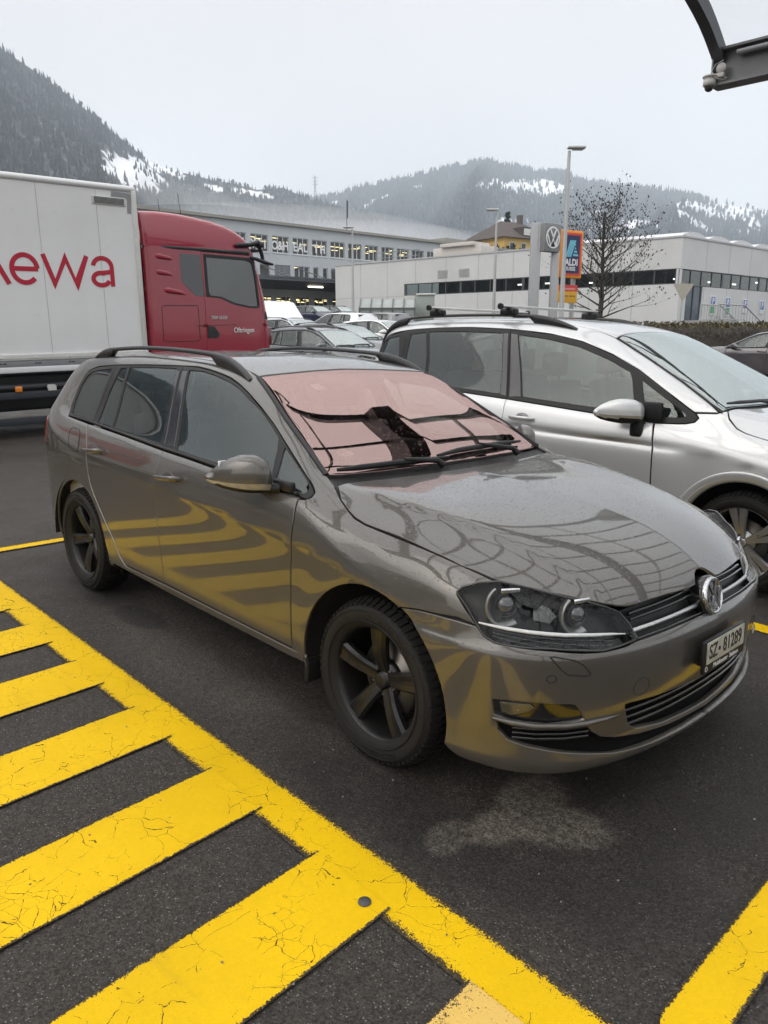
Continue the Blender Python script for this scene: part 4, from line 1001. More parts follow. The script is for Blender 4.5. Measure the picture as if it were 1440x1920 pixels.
    text_obj('dealer_lettering', 'Mobilcenter  Siebnen', .024, white, plate, Mp @ Matrix.Translation((.005, -.041, .0022)), .0006, shear=.2)
    mb = MB(); ribbon(mb, arc(-.148, -.041, .008, 0, 340, 18), .0022, .001, .0022, Mp, closed=True); mb.build('dealer_mark', white, plate)
    # mirrors: housing shaped by cross sections along y
    def mirror():
        secs = [(-.868, -.655, .985, .040, .050), (-.88, -.665, .992, .062, .070), (-.91, -.690, 1.000, .080, .079), (-.940, -.722, .999, .088, .078), (-.970, -.762, .993, .084, .066), (-.994, -.805, .985, .068, .048), (-1.010, -.848, .977, .042, .026), (-1.018, -.885, .972, .012, .008)]
        vs, fs = [], []; n = 28
        for (y, xc, zc, hx, hz) in secs:
            for k in range(n):
                w = 2 * math.pi * k / n; c, s_ = math.cos(w), math.sin(w)
                ex = abs(c) ** .75 * (1 if c > 0 else -1); ez = abs(s_) ** (.85 if s_ > 0 else .7) * (1 if s_ > 0 else -1)
                xx = xc + hx * ex * (1. if c > 0 else .55); zz = zc + hz * ez * (1.08 if s_ > 0 else .92)
                vs.append((xx, y, zz))
        for i in range(len(secs) - 1):
            for k in range(n): fs.append((i * n + k, i * n + (k + 1) % n, (i + 1) * n + (k + 1) % n, (i + 1) * n + k))
        fs.append(tuple(range(n))); fs.append(tuple(range((len(secs) - 1) * n, len(secs) * n))[::-1])
        V = np.array(vs); up, low, mid = MB(), MB(), MB()
        cz = lambda f: V[list(f)].mean(0)
        U, Lw, Md = [], [], []
        for f in fs:
            c = cz(f); zl = c[2] - (.958 + .10 * (-.868 - c[1]) * .35)
            (U if zl > .008 else (Md if zl > -.008 else Lw)).append(f)
        for f_, mb_ in ((U, up), (Lw, low), (Md, mid)): mb_.add(vs, f_, True)
        m = up.build('wing_mirror', paint, car)
        low.build('mirror_base', trim, m); mid.build('turn_indicator', M_clear_amber, m)
        a = MB(); a.tube([(-.60, -.835, .952), (-.635, -.865, .950), (-.665, -.895, .950)], [.030, .026, .030], 10, flat=.8); a.box((-.575, -.838, .965), (.13, .028, .045), bev=.012); a.build('mirror_arm', trim, m)
        g = MB(); g.box((-.805, -.94, 1.0), (.004, .125, .105), bev=.002); g.build('mirror_glass', M_mirror, m)
        return m
    mm = mirror(); mirrored(mm)
    # door handles
    for x_, z_, dr in ((-1.462, .872, fdoor), (-2.352, .898, rdoor)):
        p, n_ = S.cast((x_, -4, z_), (0, 1, 0)); tilt = R(-6)
        Mh = Matrix.Translation(p) @ Matrix.Rotation(-tilt * -1, 4, 'Y')
        mb = MB(); mb.tube([(-.120, -.006, 0), (-.112, -.020, .002), (-.095, -.032, .003), (-.05, -.040, .003), (0, -.043, .002), (.05, -.041, .001), (.085, -.034, 0), (.105, -.022, -.001), (.112, -.006, -.002)], [.010, .013, .0145, .0145, .014, .0145, .0165, .016, .010], 12, M=Mh, flat=.55, up=(0, 1, 0))
        mb.build('door_handle', paint, dr)
        mb = MB(); mb.lathe([(0, -.0006), (.046, -.0006), (.049, .004)], 28, 'y', M=Mh @ Matrix.Translation((-.01, 0, -.006)) @ Matrix.Scale(1.25, 4, (1, 0, 0)) @ Matrix.Scale(.74, 4, (0, 0, 1)))
        mb.build('handle_recess', plain('paint_recess', (.05, .047, .043), .3, .3), dr)
    # mirror the doors for the far side
    mirrored(fdoor); mirrored(rdoor); mirrored(gq); mirrored(qt)
    # roof rails
    rail = MB()
    xs = np.linspace(-2.95, -1.17, 34); top = []
    for i, x_ in enumerate(xs):
        yb = np.interp(x_, [-2.95, -2.4, -1.8, -1.4, -1.17], [.572, .562, .556, .566, .590])
        p, n_ = S.cast((x_, -yb, 5), (0, 0, -1)); t = i / (len(xs) - 1)
        e0 = min(1, (t) / .13); e1 = min(1, (1 - t) / .17); lift = .052 * math.sin(math.pi / 2 * min(e0, 1)) ** .8 * math.sin(math.pi / 2 * min(e1, 1)) ** .8
        top.append((x_, p[1], p[2] + lift * .92 + .004, p[2]))
    w = .017
    vs, fs = [], []
    for i, (x_, y_, z_, zb) in enumerate(top):
        t = i / (len(top) - 1); foot = t < .14 or t > .80
        bt_ = zb - .004 if foot else z_ - .022
        bt_ = min(bt_, z_ - .006)
        for a, b in ((-w, bt_), (-w, z_ - .008), (-w * .55, z_), (w * .55, z_), (w, z_ - .008), (w, bt_)): vs.append((x_, y_ + a, b))
    n = 6
    for i in range(len(top) - 1):
        for k_ in range(n): fs.append((i * n + k_, i * n + (k_ + 1) % n, (i + 1) * n + (k_ + 1) % n, (i + 1) * n + k_))
    rail.add(vs, fs, True); rl_ = rail.build('roof_rail', plain('rail_black', (.022, .022, .024), .42, bump=.15, bscale=300), car); mirrored(rl_)
    # inner shell, wheel housings, floor
    G0 = lambda C: np.hypot(C[:, 0], C[:, 2] - .31) > .40
    keep = lambda C: G0(C) & ((C[:, 0] < .50) | ((C[:, 2] > .74) & (C[:, 0] < .70))) & (np.hypot(C[:, 0] + 2.635, C[:, 2] - .31) > .40) & ((C[:, 2] < np.interp(C[:, 0], [-3.7, -2.95, -2.9, -1.6, -.5, -.40, -.36], [9, 9, 1.0, .955, .895, .9, 9])) | ((C[:, 2] > 1.37) & (np.abs(C[:, 1]) < .60) & (C[:, 0] < -1.22)))
    grid_part(S, 'inner_shell', inner, car, keep, -.016, su=2)
    mb = MB()
    for hx in (0, -2.635):
        for sg in (-1, 1):
            mb.lathe([(.392, sg * .885), (.395, sg * .87), (.40, sg * .60), (.05, sg * .58)], 28, 'y', a0=R(-4), a1=R(184), M=Matrix.Translation((hx, 0, .31)))
    mb.span((-3.4, -.60, .22), (-3.05, .60, .28)); mb.span((-2.2, -.72, .20), (-.42, .72, .27)); mb.span((-3.05, -.56, .2), (.42, .56, .28)); mb.span((.30, -.55, .21), (.66, .55, .27))
    mb.build('underbody', inner, car)
    for sg in (-1, 1):
        mb = MB(); mb.box((-.392, sg * .80, .225), (.025, .15, .09), bev=.010); mb.build('mud_flap', trim, car)
    # cabin
    cloth = plain('seat_cloth', (.045, .046, .048), .85, bump=.3, bscale=400)
    seat(car, -1.35, -.37, .46, cloth); seat(car, -1.35, .37, .46, cloth)
    mb = MB(); mb.box((-2.33, 0, .80), (.16, 1.25, .60), bev=.06); mb.box((-2.1, 0, .50), (.5, 1.25, .16), bev=.06); rs = mb.build('rear_seat', cloth, car)
    for y_ in (-.42, 0, .42): headrest(rs, -2.40, y_, 1.17, cloth)
    mb = MB(); mb.box((-.72, 0, .86), (.50, 1.45, .20), bev=.07, seg=3); mb.box((-.90, .37, .98), (.20, .36, .09), bev=.04); mb.box((-.50, 0, .93), (.22, 1.38, .10), bev=.04)
    mb.build('dashboard', plain('dash_black', (.022, .023, .025), .7), car)
    Ms_ = Matrix.Translation((-1.02, .37, .93)) @ Matrix.Rotation(R(65), 4, 'Y')
    mb = MB(); mb.lathe([(.172, 0), (.178, .012), (.190, .012), (.196, 0), (.190, -.012), (.178, -.012), (.172, 0)], 40, 'z', M=Ms_); mb.box((0, 0, .0), (.10, .16, .04), M=Ms_, bev=.02); mb.box((0, 0, 0), (.03, .36, .02), M=Ms_, bev=.008)
    mb.build('steering_wheel', trim, car)
    mb = MB()
    for sg in (-1, 1):
        for a, b in ((-1.64, -1.55), (-2.55, -2.45)):
            mb.add([(a, sg * .80, .98), (b, sg * .80, .98), (b - .10, sg * .60, 1.38), (a - .10, sg * .60, 1.38)], [(0, 1, 2, 3)])
    mb.span((-3.1, -.50, 1.375), (-1.25, .50, 1.385))
    for sg in (-1, 1): mb.span((-2.9, sg * .76, .5), (-.5, sg * .82, .93))
    mb.build('headlining', plain('lining_grey', (.30, .30, .29), .8), car)
    mb = MB(); mb.box((-2.95, 0, .72), (.62, 1.2, .05)); mb.build('parcel_shelf', cloth, car)
    # wheels
    wr = [('Continental', .268, 66, .043, 0), ('WinterContact', .266, -78, .026, 0)]
    for x_, rot in ((0, 0), (-2.635, 30)):
        for sg in (-1, 1):
            wheel(car, x_, sg * .772, .313, sg, spoke_rot=rot, writing=wr if sg < 0 else None)
    return car
# ---------------------------------------------------------------- the silver people carrier in the next bay
VAN_LINES = [
 ([-4,0,1.1,0], [-3.9,.7,-3.8,1.05,-3.7,1.45,-3.58,1.66,-3.4,1.70,-3,1.725,-2.4,1.735,-1.8,1.725,-1.4,1.69,-1.1,1.625,-.8,1.495,-.5,1.345,-.25,1.205,-.14,1.145,-.05,1.122,.2,1.095,.5,1.035,.75,.94,.9,.84,.98,.74]),
 ([-3.9,.3,-3,.40,-1.4,.40,-.5,.46,.2,.45,.98,.35], [-3.9,.7,-3.78,1.05,-3.68,1.45,-3.56,1.65,-3.4,1.69,-3,1.715,-2.4,1.725,-1.8,1.715,-1.4,1.678,-1.1,1.612,-.8,1.48,-.5,1.328,-.25,1.192,-.13,1.135,-.03,1.115,.2,1.088,.5,1.028,.75,.93,.9,.83,.98,.72]),
 ([-3.9,.45,-3.6,.52,-3,.56,-1.6,.56,-1.1,.585,-.8,.64,-.5,.70,-.18,.775,0,.755,.2,.73,.7,.62,.98,.50], [-3.9,.7,-3.75,1.05,-3.64,1.45,-3.52,1.62,-3.3,1.67,-3,1.695,-2.4,1.705,-1.8,1.695,-1.4,1.655,-1.1,1.588,-.8,1.452,-.5,1.305,-.18,1.142,-.08,1.118,.2,1.07,.5,1.00,.75,.90,.9,.80,.98,.69]),
 ([-3.9,.50,-3.6,.60,-3,.635,-1.6,.635,-1.1,.655,-.8,.70,-.5,.757,-.3,.79,-.14,.805,0,.815,.3,.80,.6,.74,.98,.58], [-3.9,.7,-3.72,1.05,-3.6,1.42,-3.5,1.56,-3.3,1.63,-3,1.655,-2.4,1.668,-1.8,1.655,-1.4,1.608,-1.1,1.53,-.8,1.402,-.5,1.25,-.3,1.15,-.14,1.085,0,1.02,.2,.98,.5,.925,.8,.815,.98,.66]),
 ([-3.9,.52,-3.65,.66,-3,.685,-1.6,.685,-1.1,.705,-.8,.742,-.5,.79,-.3,.818,-.1,.838,.2,.85,.5,.82,.98,.61], [-3.9,.68,-3.7,1.05,-3.55,1.42,-3.3,1.55,-3,1.585,-2.4,1.60,-1.8,1.585,-1.4,1.535,-1.1,1.455,-.8,1.34,-.5,1.195,-.3,1.10,-.1,1.025,.2,.95,.5,.88,.98,.62]),
 ([-3.9,.54,-3.7,.72,-3.55,.79,-3,.822,-2,.838,-1,.848,-.4,.858,0,.875,.3,.87,.6,.82,.98,.63], [-3.9,.66,-3.7,1.0,-3.55,1.20,-3,1.15,-2,1.095,-1,1.05,-.4,1.01,0,.945,.3,.89,.98,.58]),
 ([-3.9,.55,-3.7,.74,-3.55,.81,-3,.845,-2,.862,-1,.872,-.4,.878,0,.886,.3,.88,.6,.83,.98,.64], [-3.9,.64,-3.7,.97,-3.55,1.16,-3,1.125,-2,1.073,-1,1.03,-.4,.985,0,.92,.3,.86,.98,.56]),
 ([-3.9,.56,-3.7,.75,-3.5,.84,-3,.885,-1,.898,-.4,.900,0,.902,.3,.895,.6,.84,.98,.65], [-3.9,.6,-3.6,.95,-3,.985,-1,.955,-.3,.925,0,.875,.3,.82,.98,.53]),
 ([-3.9,.56,-3.7,.755,-3.5,.85,-3,.895,-1,.907,-.3,.907,0,.907,.3,.90,.6,.845,.98,.65], [-3.9,.55,-3.5,.86,-3,.905,-1,.892,-.3,.868,.3,.78,.98,.5]),
 ([-3.9,.56,-3.7,.75,-3.5,.843,-3,.880,-1,.888,-.45,.893,-.28,.906,.3,.90,.6,.845,.98,.65], [-3.9,.53,-3.5,.853,-3,.898,-1,.884,-.3,.860,.3,.76,.98,.49]),
 ([-3.9,.56,-3.7,.752,-3.5,.848,-3,.897,-1,.908,-.45,.907,-.28,.907,.3,.90,.6,.845,.98,.65], [-3.9,.50,-3.5,.80,-3,.85,-1,.838,-.3,.82,.3,.73,.98,.47]),
 ([-3.9,.56,-3.7,.755,-3.5,.855,-3,.902,-1,.912,.3,.905,.6,.85,.98,.65], [-3.9,.45,-3.5,.60,-3,.63,-1,.63,.3,.60,.98,.44]),
 ([-3.9,.56,-3.7,.755,-3.5,.855,-3,.902,-1,.910,.3,.903,.6,.85,.98,.65], [-3.9,.40,-3,.46,.3,.46,.98,.40]),
 ([-3.9,.55,-3.7,.74,-3.5,.84,-3,.89,-1,.898,.3,.89,.6,.84,.98,.64], [-3.9,.34,-3,.33,.3,.33,.98,.34]),
 ([-3.9,.53,-3.7,.70,-3.5,.80,-3,.86,-1,.868,.3,.86,.6,.80,.98,.60], [-3.9,.30,-3,.235,.3,.235,.98,.28]),
]
def build_people_carrier():
    xs = np.concatenate([np.linspace(-3.9, -3.3, 32)[:-1], np.linspace(-3.3, -1.5, 50)[:-1], np.linspace(-1.5, 0, 70)[:-1], np.linspace(0, .98, 40)])
    G = catmull(smooth_u(line_net(VAN_LINES, xs), 5, 4), 8); G[..., 1] *= -1
    hx = .06
    G = bump_arches(G, [(hx, .32), (hx - 2.79, .32)], amp=.006)
    S = Surf(G, 3, 6)
    YC = 3.085
    car = thing('people_carrier', 'silver people carrier with roof bars parked behind the grey-brown estate car', 'car', (0, YC, 0))
    paint = car_paint('paint_silver', (.60, .61, .615), flake=.50, rough=.36)
    trim = plain('trim_black', (.014, .014, .0145), .42, bump=.08, spec=.3); inner = plain('car_inner_black', (.012, .012, .013), .7); gloss = M_gloss_black
    rubber = plain('seal_rubber', (.014, .014, .015), .55)
    g_side = glass('side_glass'); g_ws = glass('windscreen_clear', (.42, .47, .46), (.93, 1.0, .98), .36, rain=.88)
    g_dark = glass('rear_glass')
    DLO = [(-3.54,1.44),(-3.555,1.50),(-3.55,1.525),(-3.50,1.545),(-3.18,1.61),(-2.79,1.635),(-2.42,1.642),(-1.99,1.628),(-1.60,1.595),(-1.32,1.545),(-1.05,1.46),(-.81,1.36),(-.59,1.24),(-.40,1.135),(-.335,1.10),(-.31,1.075),(-.33,1.05),(-.38,1.036),(-.45,1.03),(-.60,1.024),(-1.07,1.05),(-1.86,1.092),(-2.40,1.118),(-3.0,1.15),(-3.30,1.185),(-3.45,1.27)]
    GQ = [(-3.49,1.44),(-3.50,1.505),(-3.40,1.535),(-3.26,1.56),(-3.20,1.40),(-3.17,1.23),(-3.27,1.235),(-3.41,1.31)]
    GR1 = [(-3.10,1.575),(-2.92,1.595),(-2.845,1.40),(-2.80,1.175),(-3.07,1.19),(-3.09,1.35)]
    GR2 = [(-2.88,1.598),(-2.50,1.605),(-2.06,1.595),(-1.995,1.36),(-1.945,1.13),(-2.40,1.152),(-2.765,1.172),(-2.81,1.40)]
    GF = [(-1.90,1.585),(-1.62,1.556),(-1.34,1.507),(-1.07,1.423),(-.875,1.342),(-.845,1.30),(-.76,1.075),(-1.07,1.09),(-1.72,1.122),(-1.80,1.35)]
    GT = [(-.765,1.29),(-.60,1.20),(-.42,1.105),(-.395,1.085),(-.41,1.075),(-.48,1.068),(-.66,1.066),(-.72,1.18)]
    Cs = [(-3.17, 1.613), (-3.15, 1.50), (-3.13, 1.35), (-3.11, 1.16)]
    Bs = [(-1.99, 1.628), (-1.955, 1.50), (-1.91, 1.30), (-1.86, 1.092)]
    q = DLO[:5] + Cs + DLO[24:]; r = DLO[4:8] + Bs[1:] + DLO[22:24] + Cs[::-1][:3]; f = DLO[7:22] + Bs[::-1][1:3]
    # painted side: panels
    RD = [(-1.86,1.09),(-1.85,.98),(-1.85,.80),(-1.84,.50),(-1.84,.31),(-2.3,.31),(-2.38,.50),(-2.5,.66),(-2.68,.78),(-2.85,.86),(-2.98,.98),(-3.10,1.155),(-3.0,1.147),(-2.40,1.115)]
    FD = [(-.600,1.022),(-.582,.95),(-.570,.80),(-.560,.60),(-.565,.31),(-1.84,.31),(-1.84,.50),(-1.85,.80),(-1.85,.98),(-1.86,1.09),(-1.07,1.047)]
    fd = PanelMesh().lay(S, FD, 'side', gap=.0025).build('front_door', paint, car)
    rd = PanelMesh().lay(S, RD, 'side', gap=.0025).build('rear_door', paint, car)
    kw = dict(gap=.0015, rim=.02, edge=.003, grid=.035, step=.02, offset=-.001)
    PanelMesh().lay(S, f, 'side', holes=(GF, GT), **kw).build('window_frame', trim, fd)
    PanelMesh().lay(S, r, 'side', holes=(GR1, GR2), **kw).build('window_frame', trim, rd)
    qt = PanelMesh().lay(S, q, 'side', holes=(GQ,), **kw).build('window_frame', trim, car)
    gk = dict(gap=-.006, rim=.003, edge=.001, grid=.035, offset=-.007)
    PanelMesh().lay(S, GF, 'side', **gk).build('window', g_side, fd); PanelMesh().lay(S, GT, 'side', **gk).build('quarter_light', g_side, fd)
    PanelMesh().lay(S, GR1, 'side', **gk).build('quarter_light', g_dark, rd); PanelMesh().lay(S, GR2, 'side', **gk).build('window', g_dark, rd)
    gq = PanelMesh().lay(S, GQ, 'side', **gk).build('rear_quarter_window', g_dark, car)
    pk = dict(gap=.003, rim=.004, edge=.003, grid=.03, offset=.0012)
    PanelMesh().lay(S, [(-1.98,1.60),(-1.905,1.592),(-1.81,1.35),(-1.73,1.115),(-1.845,1.105),(-1.90,1.32)], 'side', **pk).build('pillar_cover', gloss, fd)
    PanelMesh().lay(S, [(-2.055,1.60),(-2.0,1.60),(-1.925,1.32),(-1.872,1.11),(-1.94,1.118),(-1.99,1.36)], 'side', **pk).build('pillar_cover', gloss, rd)
    def lift(L): return [tuple(S.cast((a, -4, b), (0, 1, 0))[0]) for a, b in L]
    def top(L): return [(a, -b, S.cast((a, -b, 5), (0, 0, -1))[0][2]) for a, b in L]
    seam = top([(-1.10,.60),(-1.25,.572),(-1.6,.562),(-2.4,.56),(-3.0,.56),(-3.40,.55)])
    pil = lift([]) + top([(-.20,.795),(-.30,.762),(-.5,.712),(-.8,.652),(-1.0,.618)])
    arch = lambda cx, a0, a1, r=.40, n=20: [(cx + r * math.cos(R(a0 + (a1 - a0) * i / n)), -.9, .32 + r * math.sin(R(a0 + (a1 - a0) * i / n))) for i in range(n + 1)]
    side = pil + seam + [(-3.52,-.53,1.60),(-3.60,-.56,1.45),(-3.70,-.60,1.2),(-3.80,-.62,.9),(-3.82,-.62,.5),(-3.5,-.80,.30),(-3.15,-.85,.26)] + arch(hx - 2.79, 185, -6)
    side += [(-2.32,-.86,.25),(-.6,-.87,.25),(-.56,-.87,.30),(-1.84,-.89,.305),(-2.305,-.89,.305)] + [(a - .007, -.9, b + .004) for a, b in ((-2.38,.50),(-2.5,.66),(-2.68,.78),(-2.85,.86),(-2.98,.98),(-3.10,1.155))]
    side += lift([(-3.30,1.182),(-3.45,1.268),(-3.54,1.44),(-3.557,1.50),(-3.552,1.527),(-3.50,1.548),(-3.18,1.613),(-2.79,1.638),(-2.42,1.645),(-1.99,1.631),(-1.60,1.598),(-1.32,1.548),(-1.05,1.463),(-.81,1.363),(-.59,1.243),(-.40,1.14),(-.345,1.112)])
    bod = PanelMesh().lay(S, side, 'diag', gap=.0015)
    k = len(bod.v); fl = np.array((1, -1, 1)); f0 = list(bod.f)
    bod.v += [np.asarray(v) * fl for v in bod.v[:k]]; bod.n += [np.asarray(n) * fl for n in bod.n[:k]]; bod.f += [tuple(i + k for i in ff)[::-1] for ff in f0]
    body = bod.build('body', paint, car)
    rf = [(-1.115,0),(-1.105,-.3),(-1.09,-.50),(-1.085,-.595)] + [(p[0], p[1] + .004) for p in seam[1:]] + [(-3.50,-.5),(-3.56,-.3),(-3.58,0)]
    PanelMesh().lay(S, rf + [(a, -b) for a, b in rf[1:-1]][::-1], 'top', gap=.0015, grid=.035).build('roof', paint, car)
    hood = [(-.10,0),(-.105,-.35),(-.13,-.62),(-.15,-.765),(-.125,-.80),(-.06,-.822),(0,-.828),(.16,-.825),(.35,-.80),(.55,-.745),(.75,-.66),(.86,-.58),(.90,-.40),(.93,-.2),(.94,0)]
    PanelMesh().lay(S, hood + [(a, -b) for a, b in hood[1:-1]][::-1], 'top', gap=.002, grid=.03).build('bonnet', paint, car)
    wing = top([(-.205,.80),(-.152,.77)]) + [(a, b - .003, S.cast((a, b - .003, 5), (0, 0, -1))[0][2]) for a, b in hood[4:12]] + [(.80,-.72,.66),(.70,-.80,.60),(.58,-.85,.52),(.50,-.87,.40)] + arch(hx, 10, 186) + lift([(-.556,.31),(-.552,.60),(-.562,.80),(-.574,.95),(-.59,1.02),(-.45,1.027),(-.38,1.033),(-.325,1.048),(-.305,1.075),(-.33,1.103)])
    wg = PanelMesh().lay(S, wing, 'diag', gap=.002, grid=.025).build('front_wing', paint, car); mirrored(wg)
    # flared lip of the wheel arch
    lip = MB(); lip.lathe([(.462, -.918), (.448, -.924), (.405, -.905), (.392, -.896), (.392, -.86)], 48, 'y', a0=R(2), a1=R(178), M=Matrix.Translation((hx, 0, .32))); lo = lip.build('wheel_arch_lip', paint, wg)
    lip2 = MB(); lip2.lathe([(.462, -.914), (.448, -.920), (.405, -.903), (.392, -.894), (.392, -.86)], 48, 'y', a0=R(2), a1=R(178), M=Matrix.Translation((hx - 2.79, 0, .32))); lip2.build('wheel_arch_lip', paint, body)
    ws = [(-1.108,0),(-1.098,-.3),(-1.083,-.50),(-1.072,-.585),(-.95,-.612),(-.8,-.637),(-.5,-.697),(-.30,-.747),(-.175,-.780),(-.165,-.60),(-.15,-.3),(-.145,0)]
    wsf = ws + [(a, -b) for a, b in ws[1:-1]][::-1]; w3 = []
    for a, b in wsf: w3.append((a, b, S.cast((a, -abs(b), 5), (0, 0, -1))[0][2]))
    wo = PanelMesh().lay(S, w3, 'ws', gap=.004, rim=.004, offset=-.002, grid=.04).build('windscreen', g_ws, car)
    PW = Proj('ws'); w2 = resample(np.array([PW.to2(p) for p in w3]), .03); w2 = w2[::-1] if area2(w2) < 0 else w2
    PanelMesh().lay(S, [tuple(p) for p in w2], 'ws', holes=([tuple(p) for p in inset(w2, .03)],), gap=.004, rim=.002, edge=.0005, offset=-.008, grid=.03).build('windscreen_border', plain('ceramic_black', (.02, .02, .022), .4), wo)
    for sg in (-1, 1):
        mb = MB(); pts = [(a, -sg * (b - .012), S.cast((a, b - .012, 5), (0, 0, -1))[0][2] + .002) for a, b in ws[3:9]]
        mb.tube(pts, .011, 8, flat=.5); mb.build('windscreen_seal', rubber, car)
        if sg > 0:
            mb = MB(); mb.tube([(a, -sg * (b - .05) , S.cast((a, b - .05, 5), (0, 0, -1))[0][2] + .004) for a, b in ws[3:9]], .018, 8, flat=.5); mb.build('windscreen_seal', rubber, car)
    cwl = [(-.145,0),(-.15,-.3),(-.165,-.6),(-.178,-.785),(-.15,-.772),(-.13,-.62),(-.105,-.35),(-.10,0)]
    PanelMesh().lay(S, cwl + [(a, -b) for a, b in cwl[1:-1]][::-1], 'top', gap=0, rim=.02, offset=-.014, grid=.04).build('scuttle_panel', trim, car)
    mb = MB(); P3 = []
    for a, b in ((-.195,-.70),(-.185,-.55),(-.178,-.40),(-.172,-.25),(-.168,-.08)):
        p, n = S.cast((a, b, 5), (0, 0, -1)); P3.append(p + n * .018)
    mb.tube(P3, [.007, .012, .012, .012, .006], 8); mb.tube([(-.12, .25, 1.13), tuple(P3[3])], [.016, .010], 8); mb.build('wiper', trim, car)
    # mirror
    secs = [(-.895, -.70, 1.075, .045, .050), (-.91, -.715, 1.085, .07, .075), (-.95, -.75, 1.092, .090, .085), (-.99, -.79, 1.092, .092, .082), (-1.02, -.835, 1.088, .080, .070), (-1.045, -.885, 1.080, .055, .050), (-1.058, -.925, 1.074, .028, .024), (-1.061, -.94, 1.073, .008, .006)]
    vs, fs = [], []; n = 28
    for (y, xc, zc, ax, az) in secs:
        for kk in range(n):
            w = 2 * math.pi * kk / n; c, s_ = math.cos(w), math.sin(w)
            ex = abs(c) ** .75 * (1 if c > 0 else -1); ez = abs(s_) ** .8 * (1 if s_ > 0 else -1)
            vs.append((xc + ax * ex * (1. if c > 0 else .55), y, zc + az * ez))
    for i in range(len(secs) - 1):
        for kk in range(n): fs.append((i * n + kk, i * n + (kk + 1) % n, (i + 1) * n + (kk + 1) % n, (i + 1) * n + kk))
    fs += [tuple(range(n)), tuple(range((len(secs) - 1) * n, len(secs) * n))[::-1]]
    V = np.array(vs); U, Mi, Lo = MB(), MB(), MB()
    gu, gm, gl_ = [], [], []
    for ff in fs:
        zc = V[list(ff)].mean(0)[2] - 1.058
        (gu if zc > .006 else (gm if zc > -.012 else gl_)).append(ff)
    U.add(vs, gu, True); Mi.add(vs, gm, True); Lo.add(vs, gl_, True)
    mr = U.build('wing_mirror', paint, car); Mi.build('turn_indicator', M_clear_amber, mr); Lo.build('mirror_base', trim, mr)
    mb = MB(); mb.box((-.70, -.885, .985), (.09, .07, .13), bev=.025, seg=3); mb.box((-.61, -.868, 1.10), (.14, .03, .12), bev=.012); mb.build('mirror_arm', trim, mr)
    mb = MB(); mb.box((-.86, -.97, 1.085), (.004, .13, .12), bev=.002); mb.build('mirror_glass', M_mirror, mr)
    mirrored(mr)
    # handles
    for x_, z_, dr in ((-1.66, .965, fd), (-2.72, .99, rd)):
        p, n_ = S.cast((x_, -4, z_), (0, 1, 0)); Mh = Matrix.Translation(p)
        mb = MB(); mb.tube([(-.12, -.006, 0), (-.1, -.03, 0), (-.03, -.04, 0), (.05, -.04, 0), (.10, -.028, 0), (.115, -.006, 0)], [.011, .014, .015, .015, .016, .011], 12, M=Mh, flat=.55, up=(0, 1, 0)); mb.build('door_handle', paint, dr)
        mb = MB(); mb.lathe([(0, -.0006), (.046, -.0006), (.049, .004)], 28, 'y', M=Mh @ Matrix.Scale(1.3, 4, (1, 0, 0)) @ Matrix.Scale(.75, 4, (0, 0, 1))); mb.build('handle_recess', plain('silver_recess', (.2, .2, .21), .3, .3), dr)
    mirrored(fd); mirrored(rd); mirrored(gq); mirrored(qt)
    # rails and bars
    xs2 = np.linspace(-3.62, -1.41, 40); tp = []
    for i, x_ in enumerate(xs2):
        yb = np.interp(x_, [-3.62, -3, -1.8, -1.41], [.575, .59, .59, .605]); p, n_ = S.cast((x_, -yb, 5), (0, 0, -1)); t = i / 39
        lf = .058 * min(1, math.sin(math.pi / 2 * min(1, t / .16))) ** .8 * max(0, math.sin(math.pi / 2 * min(1, (1 - t) / .2))) ** .8
        tp.append((x_, p[1], p[2] + lf + .004, p[2]))
    vs, fs = [], []; w = .018
    for i, (x_, y_, z_, zb) in enumerate(tp):
        t = i / 39; b0 = zb - .004 if (t < .16 or t > .80) else z_ - .024
        b0 = min(b0, z_ - .006)
        for a, b in ((-w, b0), (-w, z_ - .008), (-w * .5, z_), (w * .5, z_), (w, z_ - .008), (w, b0)): vs.append((x_, y_ + a, b))
    for i in range(39):
        for kk in range(6): fs.append((i * 6 + kk, i * 6 + (kk + 1) % 6, (i + 1) * 6 + (kk + 1) % 6, (i + 1) * 6 + kk))
    mb = MB(); mb.add(vs, fs, True); rr = mb.build('roof_rail', plain('rail_black', (.022, .022, .024), .42), car); mirrored(rr)
    alu = plain('bar_aluminium', (.50, .50, .48), .38, .7)
    for x_ in (-2.07, -2.86):
        zt = float(np.interp(x_, [t[0] for t in tp], [t[2] for t in tp]))
        mb = MB(); mb.tube([(x_, -.70, zt + .055), (x_, .70, zt + .055)], .021, 16, flat=.62, up=(0, 0, 1)); bar = mb.build('roof_bar', alu, car)
        for sg in (-1, 1):
            mb = MB(); mb.cyl((x_, sg * .70, zt + .055), (x_, sg * .722, zt + .055), .024, 14); mb.build('end_cap', trim, bar)
            mb = MB(); mb.box((x_, sg * .595, zt + .012), (.15, .075, .062), bev=.022, seg=3); mb.build('bar_foot', trim, bar)
    # rear: tailgate face, lamps, inside
    tgt = grid_part(S, 'tailgate', paint, car, lambda C: (C[:, 0] < -3.56), -.004, su=2)
    keep = lambda C: (C[:, 0] < .80) & (np.hypot(C[:, 0] - hx, C[:, 2] - .32) > .42) & (np.hypot(C[:, 0] - hx + 2.79, C[:, 2] - .32) > .42) & ((C[:, 2] < np.interp(C[:, 0], [-3.6, -3.1, -1.9, -.45, -.2, -.1], [1.2, 1.13, 1.06, .98, 1.0, 9])) | ((C[:, 2] > 1.63) & (np.abs(C[:, 1]) < .60) & (C[:, 0] < -1.2)))
    grid_part(S, 'inner_shell', inner, car, keep, -.018, su=2)
    mb = MB(); mb.span((-3.5, -.80, .20), (.8, .80, .27))
